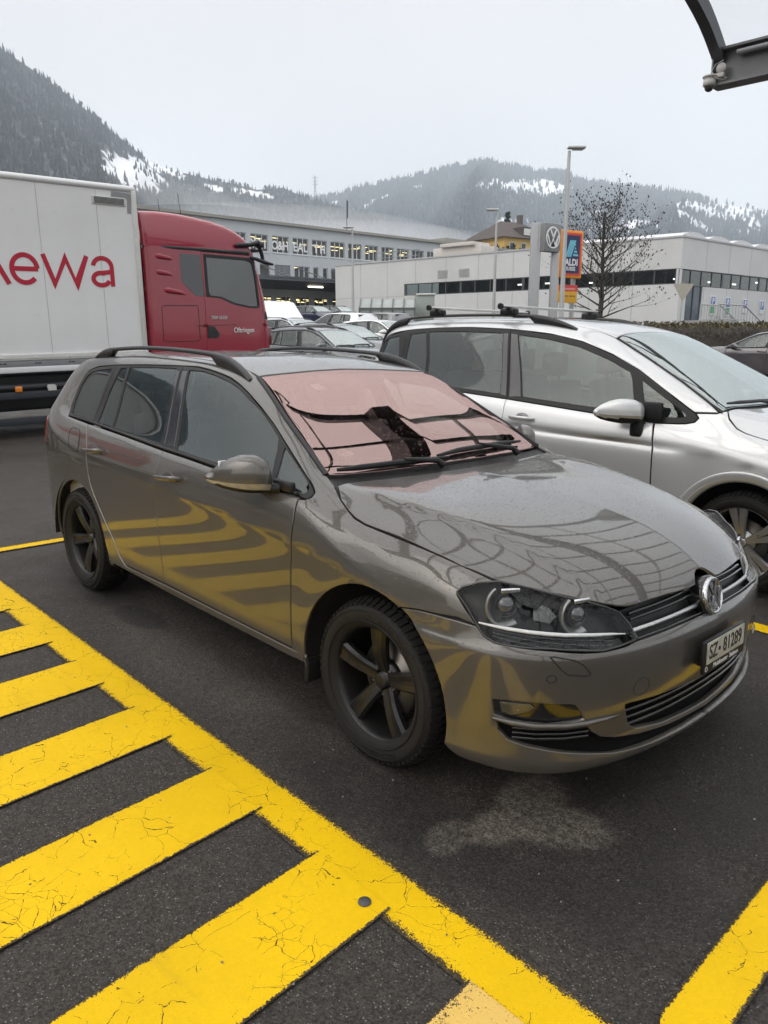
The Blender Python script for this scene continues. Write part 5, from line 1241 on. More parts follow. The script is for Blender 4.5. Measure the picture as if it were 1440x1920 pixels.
    for c in (hx, hx - 2.79):
        for sg in (-1, 1): mb.lathe([(.405, sg * .885), (.41, sg * .60), (.05, sg * .58)], 28, 'y', a0=R(-25), a1=R(205), M=Matrix.Translation((c, 0, .32)))
    mb.build('underbody', inner, car)
    # nose (mostly hidden): bumper, lamps, grille
    G2 = golf_front().G.copy(); G2[..., 0] += .085; G2[..., 1] *= 1.012; G2[..., 2] *= 1.13
    FV = Surf(G2, 0); PV = Proj('cyl', .185)
    up = lambda L: [PV.to2((x_ + .085, -y_ * 1.012, z_ * 1.13)) for x_, y_, z_ in L]
    both = lambda L: L + [(-a, b) for a, b in L[1:-1]][::-1]
    bt = up([(.845,0,.634),(.83,.29,.631),(.80,.445,.626),(.77,.59,.616),(.73,.66,.621),(.68,.735,.629),(.61,.80,.633),(.53,.84,.637),(.468,.855,.676),(.40,.87,.680),(.32,.88,.679),(.24,.89,.675),(.18,.895,.664)])
    bt += [PV.to2((hx + .40 * math.cos(R(q)), -.9, .32 + .40 * math.sin(R(q)))) for q in range(70, -12, -8)] + up([(.42,.89,.215),(.59,.82,.196),(.72,.70,.194),(.82,.45,.192),(.86,0,.192)])
    slot = up([(.86,0,.40),(.84,.33,.40),(.79,.55,.40),(.80,.50,.30),(.85,.25,.27),(.868,0,.265)])
    slot = [(0, slot[0][1])] + slot[1:-1] + [(0, slot[-1][1])]; slot = slot + [(-a, b) for a, b in slot[1:-1]][::-1]
    bp = PanelMesh().lay(FV, both(bt), 'cyl' if False else PV, holes=(slot,), gap=.002, rim=.02, edge=.003, grid=.03, step=.02).build('front_bumper', paint, car)
    PanelMesh().lay(FV, slot, PV, gap=-.01, rim=.01, offset=-.025, grid=.05).build('lower_grille', inner, bp)
    hl = up([(.383,.858,.767),(.444,.821,.808),(.495,.782,.816),(.615,.671,.783),(.719,.508,.729),(.771,.444,.668),(.789,.514,.625),(.731,.661,.630),(.605,.795,.636),(.493,.847,.652),(.427,.854,.725)])
    for sg in (1, -1):
        h2 = [(a * sg, b) for a, b in hl]
        lp = PanelMesh().lay(FV, h2, PV, gap=.002, rim=.03, edge=.003, grid=.03, offset=-.002).build('headlight', plain('lamp_smoke', (.10, .105, .115), .08, coat=1), car)
        mb = MB()
        for q in (.25, .62):
            a = (hl[0][0] + (hl[5][0] - hl[0][0]) * (q + .12)) * sg; o_, d_ = PV.ray(-abs(a), .80); p_, n_ = FV.cast(o_, d_); p_ = p_ * np.array((1, 1 if a < 0 else -1, 1)); mb.lathe([(0, .012), (.035, .008), (.048, -.01)], 20, 'x', M=Matrix.Translation(p_))
        mb.build('projector_lens', M_lamp_silver, lp)
    gr = up([(.742,.462,.706),(.782,.30,.717),(.80,.10,.724),(.80,0,.73)]); gb = up([(.845,0,.636),(.83,.29,.634),(.80,.44,.630)])
    gl = gr[:-1] + [(0, gr[-1][1])] + [(-a, b) for a, b in gr[:-1]][::-1] + [(-a, b) for a, b in gb[1:]][::-1] + [(0, gb[0][1])] + gb[1:]
    g_ = PanelMesh().lay(FV, gl, PV, gap=-.004, rim=.02, offset=-.02, grid=.04).build('grille', trim, car)
    Mb = Matrix.Translation((.925, 0, .765)) @ Matrix.Rotation(R(90), 4, 'Z') @ Matrix.Rotation(R(78), 4, 'X'); badge(g_, Mb, .065)
    cloth = plain('seat_cloth', (.030, .031, .033), .85)
    lcl = plain('seat_grey', (.03, .032, .035), .85)
    seat(car, -1.42, -.40, .58, lcl); seat(car, -1.42, .40, .58, lcl)
    mb = MB(); mb.box((-2.62, 0, .96), (.16, 1.40, .62), bev=.06); mb.box((-2.38, 0, .62), (.5, 1.40, .16), bev=.06); rs = mb.build('rear_seat', lcl, car)
    for y_ in (-.46, 0, .46): headrest(rs, -2.68, y_, 1.36, lcl)
    mb = MB(); mb.box((-.55, 0, 1.0), (.55, 1.5, .20), bev=.07, seg=3); mb.build('dashboard', plain('dash_black', (.022, .023, .025), .7), car)
    Ms_ = Matrix.Translation((-.98, .38, 1.05)) @ Matrix.Rotation(R(62), 4, 'Y')
    mb = MB(); mb.lathe([(.172, 0), (.184, .012), (.196, 0), (.184, -.012), (.172, 0)], 36, 'z', M=Ms_); mb.box((0, 0, 0), (.10, .34, .03), M=Ms_, bev=.01); mb.build('steering_wheel', trim, car)
    mb = MB()
    mb.span((-3.4, -.52, 1.63), (-1.25, .52, 1.64))
    for sg in (-1, 1):
        for a, b in ((-1.9, -1.78),): mb.add([(a, sg * .83, 1.08), (b, sg * .83, 1.08), (b - .10, sg * .62, 1.62), (a - .10, sg * .62, 1.62)], [(0, 1, 2, 3)])
    mb.build('headlining', plain('lining_grey', (.30, .30, .29), .8), car)
    alloy = plain('silver_alloy', (.46, .46, .46), .32, .85)
    for x_, rot in ((hx, 10), (hx - 2.79, 35)):
        for sg in (-1, 1): wheel(car, x_, sg * .785, .32, sg, R_t=.322, R_r=.235, rim_mat=alloy, spoke_rot=rot, style='twin')
    return car

# ---------------------------------------------------------------- cars further back share a lighter model made from the estate's own panels
def background_model(src):
    bpy.context.view_layer.update()
    inv = src.matrix_world.inverted()
    bins = {}
    def walk(o, top):
        nm = o.name.split('.')[0]
        skip = nm in ('emblem', 'lettering', 'emblem_housing', 'number_plate', 'plate_face', 'plate_characters', 'dealer_lettering', 'dealer_mark', 'sidewall_lettering', 'round_sticker', 'paper_sticker', 'toll_sticker', 'tread', 'brake_disc', 'brake_caliper', 'wheel_bolt', 'flap_gap', 'washer_flap_gap', 'parking_sensor', 'tow_cover')
        if o.type == 'MESH' and not skip:
            m = o.data.materials[0].name if o.data.materials else ''
            if top == 'wheel': key = ('wheel', m) 
            elif 'glass' in m and 'windscreen' in m: key = ('windscreen', m)
            elif 'glass' in m and 'mirror' not in m: key = ('window', m)
            elif m.startswith('paint_grey'): key = ('body', m)
            elif top == 'headlight' and nm in ('lens', 'lamp_housing', 'light_strip', 'reflector'): key = ('headlight', m)
            elif nm == 'roof_rail': key = ('roof_rail', m)
            elif nm == 'rear_light': key = ('rear_light', m)
            elif m in ('seat_cloth',): key = ('seats', m)
            elif m in ('trim_black', 'seal_rubber', 'gloss_black'): key = ('trim', 'trim_black')
            elif m == 'car_inner_black': key = ('underbody', m)
            else: key = None
            if key: bins.setdefault(key, []).append(o)
        for c in o.children: walk(c, nm if top is None else top)
    for c in src.children: walk(c, c.name.split('.')[0] if c.name.split('.')[0] in ('wheel', 'headlight') else None)
    model = {}
    for (nm, m), obs in bins.items():
        mb = MB()
        for o in obs:
            M = inv @ o.matrix_world
            mb.add([v.co.copy() for v in o.data.vertices], [tuple(p.vertices) for p in o.data.polygons], True, M=M)
        me = bpy.data.meshes.new(nm); me.from_pydata(mb.v, [], mb.f); me.polygons.foreach_set("use_smooth", [True] * len(mb.f)); me.materials.append(bpy.data.materials[m]); me.update()
        model.setdefault(nm, []).append(me)
    for me in model.get('windscreen', []): me.materials[0] = bpy.data.materials.get('windscreen_clear') or me.materials[0]
    return model
def background_car(model, name, label, paint, M, rails=True, tailred=None):
    root = thing(name, label, 'car', M=M, group='cars parked further up the lot')
    for nm, ms in model.items():
        if nm == 'roof_rail' and not rails: continue
        first = None
        for me in ms:
            o = put(nm, me, first or root)
            if nm == 'body':
                o.material_slots[0].link = 'OBJECT'; o.material_slots[0].material = paint
            first = first or o
    return root
# ---------------------------------------------------------------- ground: the lot, level near the cars and climbing gently beyond
GW = [-400, 7, 14, 20, 28, 34, 45, 52, 60, 120, 500]
GH = [0, 0, .12, .31, .65, 1.0, 1.6, 1.95, 2.2, 3.0, 4.0]
def ground_h(w): return float(pchip(GW, GH, np.array([w]))[0]) - CAM_POS.z      # height in frame B
BMI = BM.inverted()
def asphalt_nodes(s):
    c = s.coord("Object")
    agg = s.n("TexVoronoi"); agg.inputs["Scale"].default_value = 190; s.l(c, agg.inputs["Vector"])
    sc = s.n("SeparateColor"); s.l(agg.outputs["Color"], sc.inputs[0])
    fine = s.noise(c, 420, 3, .7); mid = s.noise(c, 38, 5, .65); big = s.noise(c, .75, 6, .6); big2 = s.noise(c, 2.6, 5, .6)
    tone = s.math('MULTIPLY', s.rng(sc.outputs[0], 0, 1, .40, 1.62), s.math('MULTIPLY', s.rng(mid, .25, .75, .72, 1.3), s.rng(fine, .25, .75, .75, 1.25)))
    base = s.mix(1, (.043, .0368, .0308), tone, 'MULTIPLY')
    # pale stones
    st = s.math('GREATER_THAN', sc.outputs[1], .935)
    st = s.math('MULTIPLY', st, s.math('LESS_THAN', agg.outputs["Distance"], .42))
    base = s.mix(s.math('MULTIPLY', st, .62), base, (.30, .28, .26))
    # larger stones
    ag2 = s.n("TexVoronoi"); ag2.inputs["Scale"].default_value = 95; s.l(c, ag2.inputs["Vector"])
    s2 = s.n("SeparateColor"); s.l(ag2.outputs["Color"], s2.inputs[0])
    st2 = s.math('MULTIPLY', s.math('GREATER_THAN', s2.outputs[1], .978), s.math('LESS_THAN', ag2.outputs["Distance"], .24))
    base = s.mix(s.math('MULTIPLY', st2, .6), base, (.28, .27, .26))
    # worn, drier patches
    xyz = s.n("SeparateXYZ"); s.l(c, xyz.inputs[0])
    wob = s.math('MULTIPLY', s.math('SUBTRACT', s.noise(c, 4.5, 8, .70), .5), .75)
    def blob(cx, cy, rx, ry, ang=0., soft=.35):
        ca, sa = math.cos(ang), math.sin(ang)
        dx = s.math('SUBTRACT', xyz.outputs[0], cx); dy = s.math('SUBTRACT', xyz.outputs[1], cy)
        a = s.math('DIVIDE', s.math('ADD', s.math('MULTIPLY', dx, ca), s.math('MULTIPLY', dy, sa)), rx)
        b = s.math('DIVIDE', s.math('SUBTRACT', s.math('MULTIPLY', dy, ca), s.math('MULTIPLY', dx, sa)), ry)
        r = s.math('SQRT', s.math('ADD', s.math('MULTIPLY', a, a), s.math('MULTIPLY', b, b)))
        return s.rng(s.math('ADD', r, wob), 1.0 - soft * .4, 1.0 + soft * .25, 1, 0, True)
    dry = s.math('MAXIMUM', s.math('MAXIMUM', blob(.68, -.68, .20, .13, .5, .7), blob(.58, -.80, .17, .085, 1.35, .7)), s.math('MAXIMUM', s.math('MULTIPLY', blob(.50, -.98, .07, .10, .2, .7), .8), blob(.55, -.60, .12, .17, .2, .8)))
    dry = s.math('MULTIPLY', dry, s.rng(mid, .3, .7, .35, .85))
    lightband = s.math('MULTIPLY', blob(-1.15, -.97, .85, .17, .0, 1.8), .6)
    damp = s.math('MULTIPLY', s.rng(s.math('ADD', s.math('MULTIPLY', big, .6), s.math('MULTIPLY', big2, .4)), .40, .60, 0, 1, True), .55)
    soak_shade = s.math('MAXIMUM', s.math('MAXIMUM', blob(.95, .10, .62, .95, .0, 1.4), blob(.30, -1.02, .75, .19, .0, 1.2)), s.math('MAXIMUM', blob(.95, -.75, .40, .36, .0, 1.6), blob(-2.5, -.80, .45, .16, 0, 1.0)))  # wet patches, with contact shade under the car's front painted into the colour
    soak_shade = s.math('MULTIPLY', soak_shade, s.rng(big2, .3, .65, .55, 1.))
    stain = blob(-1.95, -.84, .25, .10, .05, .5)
    col = s.mix(dry, base, s.mix(1, (.150, .130, .106), tone, 'MULTIPLY'))
    col = s.mix(lightband, col, s.mix(1, (.092, .083, .073), tone, 'MULTIPLY'))
    col = s.mix(s.math('MULTIPLY', s.math('MULTIPLY', damp, s.math('SUBTRACT', 1.0, dry)), .8), col, s.mix(.45, col, (.010, .0095, .009)))
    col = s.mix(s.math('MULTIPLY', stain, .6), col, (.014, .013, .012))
    wet_shade = s.math('MULTIPLY', soak_shade, s.math('SUBTRACT', 1.0, s.math('MULTIPLY', dry, .9)))
    col = s.mix(s.math('MULTIPLY', wet_shade, .74), col, s.mix(1, (.014, .0125, .011), tone, 'MULTIPLY'))
    rough = s.math('ADD', s.rng(damp, 0, .55, .80, .52), s.math('MULTIPLY', dry, .12))
    hgt = s.math('ADD', s.math('MULTIPLY', agg.outputs["Distance"], .8), s.math('ADD', s.math('MULTIPLY', fine, .7), s.math('MULTIPLY', mid, .8)))
    nrm = s.bump(hgt, .55, .004)
    return col, rough, nrm, c, xyz
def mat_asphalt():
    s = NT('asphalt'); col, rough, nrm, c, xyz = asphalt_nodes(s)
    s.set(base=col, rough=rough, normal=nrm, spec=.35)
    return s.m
def mat_yellow(name='yellow_road_paint', tint=(.80, .50, .002), wear=.0, width=None, fuzzy=.012, edge_wear=0., cracks=1.0):
    """thick worn road paint: cracked, chipped, ragged along its edges, the asphalt showing in the chips. UV = metres from the two long edges and along"""
    s = NT(name); acol, arough, anrm, c, xyz = asphalt_nodes(s)
    n1 = s.noise(c, 5, 6, .7); n2 = s.noise(c, 60, 5, .75); n3 = s.noise(c, 210, 3, .7); n4 = s.noise(c, 1.6, 5, .6)
    warp = s.n("TexNoise"); warp.inputs["Scale"].default_value = 6; warp.inputs["Detail"].default_value = 5; s.l(c, warp.inputs["Vector"])
    wv = s.n("VectorMath", operation='MULTIPLY_ADD'); s.l(warp.outputs["Color"], wv.inputs[0]); wv.inputs[1].default_value = (.16, .16, 0); s.l(c, wv.inputs[2])
    vo = s.n("TexVoronoi", feature='DISTANCE_TO_EDGE'); vo.inputs["Scale"].default_value = 8.5; s.l(wv.outputs[0], vo.inputs["Vector"])
    vo2 = s.n("TexVoronoi", feature='DISTANCE_TO_EDGE'); vo2.inputs["Scale"].default_value = 21; s.l(wv.outputs[0], vo2.inputs["Vector"])
    cr = s.math('MULTIPLY', s.math('LESS_THAN', vo.outputs["Distance"], s.rng(n2, .35, .7, .000, .0095)), s.math('GREATER_THAN', n1, .50))
    cr2 = s.math('MULTIPLY', s.math('LESS_THAN', vo2.outputs["Distance"], s.rng(n3, .3, .7, .0, .014)), s.math('GREATER_THAN', n4, .56))
    crack = s.math('MULTIPLY', s.math('MAXIMUM', cr, cr2), cracks)
    uv = s.n("UVMap"); us = s.n("SeparateXYZ"); s.l(uv.outputs[0], us.inputs[0])
    # distance from the nearest ragged edge
    ed = us.outputs[0]
    rag = s.math('SUBTRACT', ed, s.math('ADD', s.rng(n2, .2, .8, 0, fuzzy), s.math('MULTIPLY', s.rng(n3, .25, .75, -.5, .5), fuzzy)))
    gone = s.math('LESS_THAN', rag, .002)
    pit = s.math('GREATER_THAN', s.math('ADD', s.math('MULTIPLY', n3, .65), s.math('MULTIPLY', n2, .35)), s.math('SUBTRACT', .650 - wear, s.math('MULTIPLY', s.rng(ed, 0, .05, 1, 0), .07 + edge_wear)))
    bare = s.math('MINIMUM', s.math('ADD', s.math('ADD', crack, gone), pit), 1.0)
    tone = s.math('MULTIPLY', s.rng(n4, .3, .7, .90, 1.07), s.math('MULTIPLY', s.rng(n2, .25, .75, .92, 1.06), s.rng(n3, .2, .8, .93, 1.07)))
    pc = s.mix(1, tint, tone, 'MULTIPLY')
    pc = s.mix(s.rng(s.noise(c, 2.3, 6, .7), .55, .8, 0, .28), pc, (tint[0] * .62, tint[1] * .60, tint[2] * .8 + .008))
    under = s.mix(s.math('MULTIPLY', crack, .75), s.mix(.02, acol, pc), (.035, .028, .012))
    scuff = s.n('TexNoise'); scuff.inputs['Scale'].default_value = 1.0; scuff.inputs['Detail'].default_value = 6; scuff.inputs['Roughness'].default_value = .65; s.l(s.coord('Object', (1.1, 7, 1)), scuff.inputs['Vector'])
    pc = s.mix(s.rng(scuff.outputs[0], .58, .78, 0, .35), pc, (.22, .15, .03))
    col = s.mix(bare, pc, under)
    h = s.math('ADD', s.math('MULTIPLY', s.math('SUBTRACT', 1.0, bare), 1.0), s.math('ADD', s.math('MULTIPLY', n3, .35), s.math('MULTIPLY', n2, .5)))
    s.set(base=col, rough=s.rng(bare, 0, 1, .62, .85), normal=s.bump(h, .40, .002), spec=.18)
    return s.m

def build_ground():
    rs = [0, .8, 1.6, 2.4, 3.2, 4, 5, 6, 7, 8.5, 10, 12, 14, 17, 20, 24, 28, 32, 36, 41, 46, 52, 60, 70, 85, 110, 150, 220, 350, 550]
    n = 96; mb = MB(); B0 = np.array(BMI); 
    for r in rs[1:]:
        for k in range(n):
            a = 2 * math.pi * k / n; x, y = CAM_POS.x + r * math.cos(a), CAM_POS.y + r * math.sin(a)
            q = BMI @ Vector((x, y, 0)); w = q.y
            t = min(1, max(0, (w - 6) / 9)); t = t * t * (3 - 2 * t)
            p = BM @ Vector((q.x, w, ground_h(max(w, 0))))
            z = p.z * t if w > 6 else 0.
            mb.v.append((x, y, z))
    m = len(rs) - 1
    c0 = len(mb.v); mb.v.append((CAM_POS.x, CAM_POS.y, 0))
    for k in range(n): mb.f.append((c0, k, (k + 1) % n))
    for i in range(m - 1):
        for k in range(n): mb.f.append((i * n + k, (i + 1) * n + k, (i + 1) * n + (k + 1) % n, i * n + (k + 1) % n))
    mb.smooth = [True] * len(mb.f); mb.mi = [0] * len(mb.f)
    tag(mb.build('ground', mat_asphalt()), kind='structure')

def marking(mb_quads, name, mat, z=.004):
    """quads: four corners (x,y) running long edge a0->a1, long edge b0->b1; subdivided across so that UV.x is the distance to the nearest long edge"""
    vs, fs, uvs = [], [], []
    for (a0, a1, b0, b1, ea, eb) in mb_quads:
        a0, a1, b0, b1 = (np.array(p, float) for p in (a0, a1, b0, b1)); wdt = np.linalg.norm(b0 - a0); ln = np.linalg.norm(a1 - a0)
        k = len(vs); ts = [0, .5, 1]
        for t in ts:
            for q, l in ((a0 + (b0 - a0) * t, 0), (a1 + (b1 - a1) * t, ln)):
                d = min(t * wdt if ea else 9, (1 - t) * wdt if eb else 9)
                vs.append((q[0], q[1], z)); uvs.append((min(d, 1.), l))
        for i in range(2): fs.append((k + 2 * i, k + 2 * i + 1, k + 2 * i + 3, k + 2 * i + 2))
    me = bpy.data.meshes.new(name); me.from_pydata(vs, [], fs); me.materials.append(mat)
    ul = me.uv_layers.new(name='UVMap')
    for p in me.polygons:
        for li in p.loop_indices: ul.data[li].uv = uvs[me.loops[li].vertex_index]
    me.update()
    return tag(put(name, me), kind='structure')

def build_markings():
    y1 = mat_yellow(); y2 = mat_yellow('yellow_paint_worn_edge', fuzzy=.034, wear=.02, edge_wear=.05)
    pale = mat_yellow('pale_yellow_paint', tint=(.76, .50, .13), wear=.055, cracks=.4)
    ol, il = -1.206, -1.388
    # long line beside the bay, then the bars at right angles
    marking([((-3.6, ol), (1.42, ol), (-3.6, il), (1.42, il), True, True)], 'road_marking', y2, .004)
    bars = []
    for k in range(0, 8):
        x0 = .28 - .628 * k; x1 = .61 - .628 * k
        bars.append(((x0, -1.345), (x0 + .28, -5.2), (x1, -1.345), (x1 + .28, -5.2), True, True))
    marking(bars, 'road_marking', y1, .008)
    marking([((.915, -1.366), (1.19, -5.2), (1.25, -1.366), (1.53, -5.2), True, True)], 'road_marking', pale, .0065)
    marking([((1.232, 1.9), (1.285, -1.10), (1.375, 1.9), (1.428, -1.40), True, True)], 'road_marking', y1, .012)
    marking([((-4.0, 1.62), (.80, 1.62), (-4.0, 1.755), (.80, 1.755), True, True)], 'road_marking', y1, .004)
    marking([((-3.79, -3.2), (-3.79, 8), (-3.92, -3.2), (-3.92, 8), True, True)], 'road_marking', y2, .007)
    mb = MB(); mb.lathe([(0, .0), (.018, .0), (.019, -.004)], 24, 'z', M=Matrix.Translation((.545, -1.385, .0135)))
    tag(mb.build('survey_stud', plain('stud_grey', (.07, .07, .07), .6)), 'small round dark stud set in the yellow line', 'stud')

def build_grit():
    rg = random.Random(12); vs, fs = [], []
    for k in range(900):
        x_, y_ = rg.uniform(-3.5, 1.9), rg.uniform(-2.6, .6); s_ = rg.choice((.0012, .0016, .002, .003, .0042)); b = len(vs)
        if -1.38 < y_ < -1.21 and rg.random() < .7: continue
        z0 = .0005 if y_ > -1.21 else .009
        for a, c, d in ((1, 0, 0), (0, 1, 0), (-1, 0, 0), (0, -1, 0), (0, 0, 1.1), (.5, .5, .9)): vs.append((x_ + s_ * a * rg.uniform(.6, 1.3), y_ + s_ * c * rg.uniform(.6, 1.3), z0 + s_ * d * rg.uniform(.5, 1.1)))
        fs += [(b, b + 1, b + 5), (b + 1, b + 2, b + 4), (b + 2, b + 3, b + 4), (b + 3, b, b + 4), (b, b + 5, b + 4), (b + 5, b + 1, b + 4)]
    mb = MB(); mb.add(vs, fs); tag(mb.build('loose_grit', plain('grit_stone', (.17, .16, .15), .8, vary=.6, scale=60)), kind='stuff')

# ---------------------------------------------------------------- hills, forest, snow
def hill(name, ridge, D0, base_h, depth, snow, tree_h, count, seed, label_kind, forest=(.030, .036, .032), noise_amp=14.):
    """ridge: (azimuth right of the view in degrees, elevation in degrees) at distance D0; the slope comes down towards the viewer"""
    rg = np.random.default_rng(seed)
    az = np.array([r[0] for r in ridge]); el = np.array([r[1] for r in ridge])
    na, nt_ = 220, 46
    A = np.linspace(az[0], az[-1], na); E = np.interp(A, az, el)
    ph = rg.uniform(0, 6.28, 12)
    def nz(a, t): return sum(math.sin(a * f1 + p1 + t * f2) / (1 + .35 * i) for i, (f1, f2, p1) in enumerate(zip((.31, .57, .83, 1.3, 2.1, 3.3), (3, 5, 9, 7, 13, 17), ph)))
    P = np.zeros((na, nt_ + 4, 3)); EL = np.zeros((na, nt_ + 4))
    for i in range(na):
        H = D0 * math.tan(R(E[i])) ; 
        for j in range(nt_ + 4):
            t = j / (nt_ - 1)
            D = D0 - depth * t; h = H + (base_h - H) * (t ** .92)
            if j < 1: pass
            if t > 1: h = base_h - 6; D = D0 - depth * 1.02
            h += noise_amp * nz(A[i], t) * .22 * math.sin(math.pi * min(1, t)) 
            D += noise_amp * 1.6 * nz(A[i] * 1.7 + 3, t * .5) * math.sin(math.pi * min(1, t))
            P[i, j] = (D * math.sin(R(A[i])), D * math.cos(R(A[i])), h); EL[i, j] = math.degrees(math.atan2(h, D))
    V = P.reshape(-1, 3); idx = np.arange(na * (nt_ + 4)).reshape(na, -1)
    F = np.stack([idx[:-1, :-1], idx[1:, :-1], idx[1:, 1:], idx[:-1, 1:]], -1).reshape(-1, 4)
    # far side so that the ridge is closed
    back = [((D0 + depth * .6) * math.sin(R(a)), (D0 + depth * .6) * math.cos(R(a)), base_h) for a in A]
    k = len(V); Vl = V.tolist() + back; Fl = F.tolist() + [(int(idx[i, 0]), k + i, k + i + 1, int(idx[i + 1, 0])) for i in range(na - 1)]
    def is_snow(a, e):
        s = 0
        for (sa, se, ra, re, rot) in snow:
            da, de = a - sa, e - se; c, q = math.cos(R(rot)), math.sin(R(rot))
            x, y = (da * c + de * q) / ra, (de * c - da * q) / re
            s = max(s, 1.25 - (x * x + y * y) + .30 * math.sin(a * 4.3 + e * 6) + .25 * math.sin(a * 9.1 - e * 14))
        return s
    sn = [max(0., min(1., is_snow(A[i], EL[i, j]) * 1.6)) for i in range(na) for j in range(nt_ + 4)] + [0.] * na
    s = NT(name + '_ground'); c = s.coord()
    at = s.n("Attribute"); at.attribute_name = "snow"
    nn = s.noise(c, .02, 6, .7); n3 = s.noise(c, .004, 5, .6)
    f = s.rng(s.math('ADD', at.outputs["Fac"], s.math('MULTIPLY', s.math('SUBTRACT', s.noise(c, .05, 6, .75), .5), 1.3)), .36, .70)
    soil = s.mix(s.rng(nn, .35, .65), forest, (forest[0] * 1.9, forest[1] * 1.75, forest[2] * 1.6))
    dust = s.rng(s.math('ADD', s.noise(c, .03, 8, .85), s.math('MULTIPLY', n3, .3)), .70, .82, 0, .55)
    s.set(base=s.mix(f, s.mix(dust, soil, (.42, .43, .45)), (.80, .81, .83)), rough=.9, spec=.1)
    me = bpy.data.meshes.new(name); me.from_pydata(Vl, [], Fl); me.polygons.foreach_set("use_smooth", [True] * len(Fl)); me.materials.append(s.m)
    a_ = me.attributes.new("snow", 'FLOAT', 'POINT'); a_.data.foreach_set("value", sn); me.update()
    o = put(name, me); o.matrix_world = BM; tag(o, kind='structure')
    # forest: spruces and bare crowns all over except on the snow
    vs, fs, mi = [], [], []
    made = 0; tries = 0
    while made < count and tries < count * 4:
        tries += 1
        i = rg.integers(0, na - 1); t = min(1., rg.random() ** 1.25)
        jj = t * (nt_ - 2); j = int(jj); u_, v_ = rg.random(), jj - j
        p = P[i, j] * (1 - u_) * (1 - v_) + P[i + 1, j] * u_ * (1 - v_) + P[i, j + 1] * (1 - u_) * v_ + P[i + 1, j + 1] * u_ * v_
        a = A[i] + (A[1] - A[0]) * u_; e = math.degrees(math.atan2(p[2], math.hypot(p[0], p[1])))
        if is_snow(a, e) > .18 and rg.random() > .11: continue
        if j < 2 and math.sin(a * 2.3 + ph[0]) + math.sin(a * 5.1 + ph[1]) < -.9 and rg.random() < .75: continue
        h = tree_h * rg.uniform(.55, 1.25); r = h * rg.uniform(.16, .24); b = len(vs); kind = rg.random() < .28
        n = 5; w0 = rg.random() * 6
        if kind:   # bare broadleaf crown: an open lumpy top
            for (rr, hh) in ((.12, .0), (.9, .45), (1.0, .7), (.55, .95)):
                for q in range(n): vs.append((p[0] + rr * r * 1.15 * math.cos(w0 + q * 1.2566) * rg.uniform(.6, 1.2), p[1] + rr * r * math.sin(w0 + q * 1.2566), p[2] - 1 + hh * h * .8 * rg.uniform(.92, 1.08)))
            for l in range(3):
                for q in range(n): fs.append((b + l * n + q, b + l * n + (q + 1) % n, b + (l + 1) * n + (q + 1) % n, b + (l + 1) * n + q)); mi.append(1)
            fs.append(tuple(b + 3 * n + q for q in range(n))); mi.append(1)
        else:
            for q in range(n): vs.append((p[0] + r * math.cos(w0 + q * 1.2566) * rg.uniform(.7, 1.2), p[1] + r * math.sin(w0 + q * 1.2566) * rg.uniform(.7, 1.2), p[2] - 1 + h * .06 * rg.random()))
            for q in range(n): vs.append((p[0] + r * .45 * math.cos(w0 + q * 1.2566 + .6) * rg.uniform(.6, 1.3), p[1] + r * .45 * math.sin(w0 + q * 1.2566 + .6), p[2] + h * .5))
            vs.append((p[0], p[1], p[2] + h))
            for q in range(n):
                fs.append((b + q, b + (q + 1) % n, b + n + (q + 1) % n, b + n + q)); fs.append((b + n + q, b + n + (q + 1) % n, b + 2 * n)); mi += [0, 0]
        made += 1
    m1 = plain(name + '_spruce', (forest[0] * .8, forest[1] * .9, forest[2] * .8), .95, vary=.5, scale=.03, spec=.1); m2 = plain(name + '_bare_wood', (forest[0] * 2.1, forest[1] * 1.75, forest[2] * 1.7), .95, vary=.3, scale=.03, spec=.1)
    me = bpy.data.meshes.new('forest'); me.from_pydata(vs, [], fs); me.materials.append(m1); me.materials.append(m2); me.polygons.foreach_set("material_index", mi); me.update()
    f_ = put('forest', me); f_.matrix_world = BM; tag(f_, kind='stuff')

def pxa(x, y): # photo-free helper: degrees right / up of the level view axis for a point x,y on a 1440x1920 plan of the view
    vx, vy = (x - 720) / 1434.5, (960 - y) / 1434.5
    c, s = math.cos(PITCH), math.sin(PITCH); f = c + s * vy; h = -s + c * vy
    return math.degrees(math.atan2(vx, f)), math.degrees(math.atan2(h, math.hypot(vx, f)))

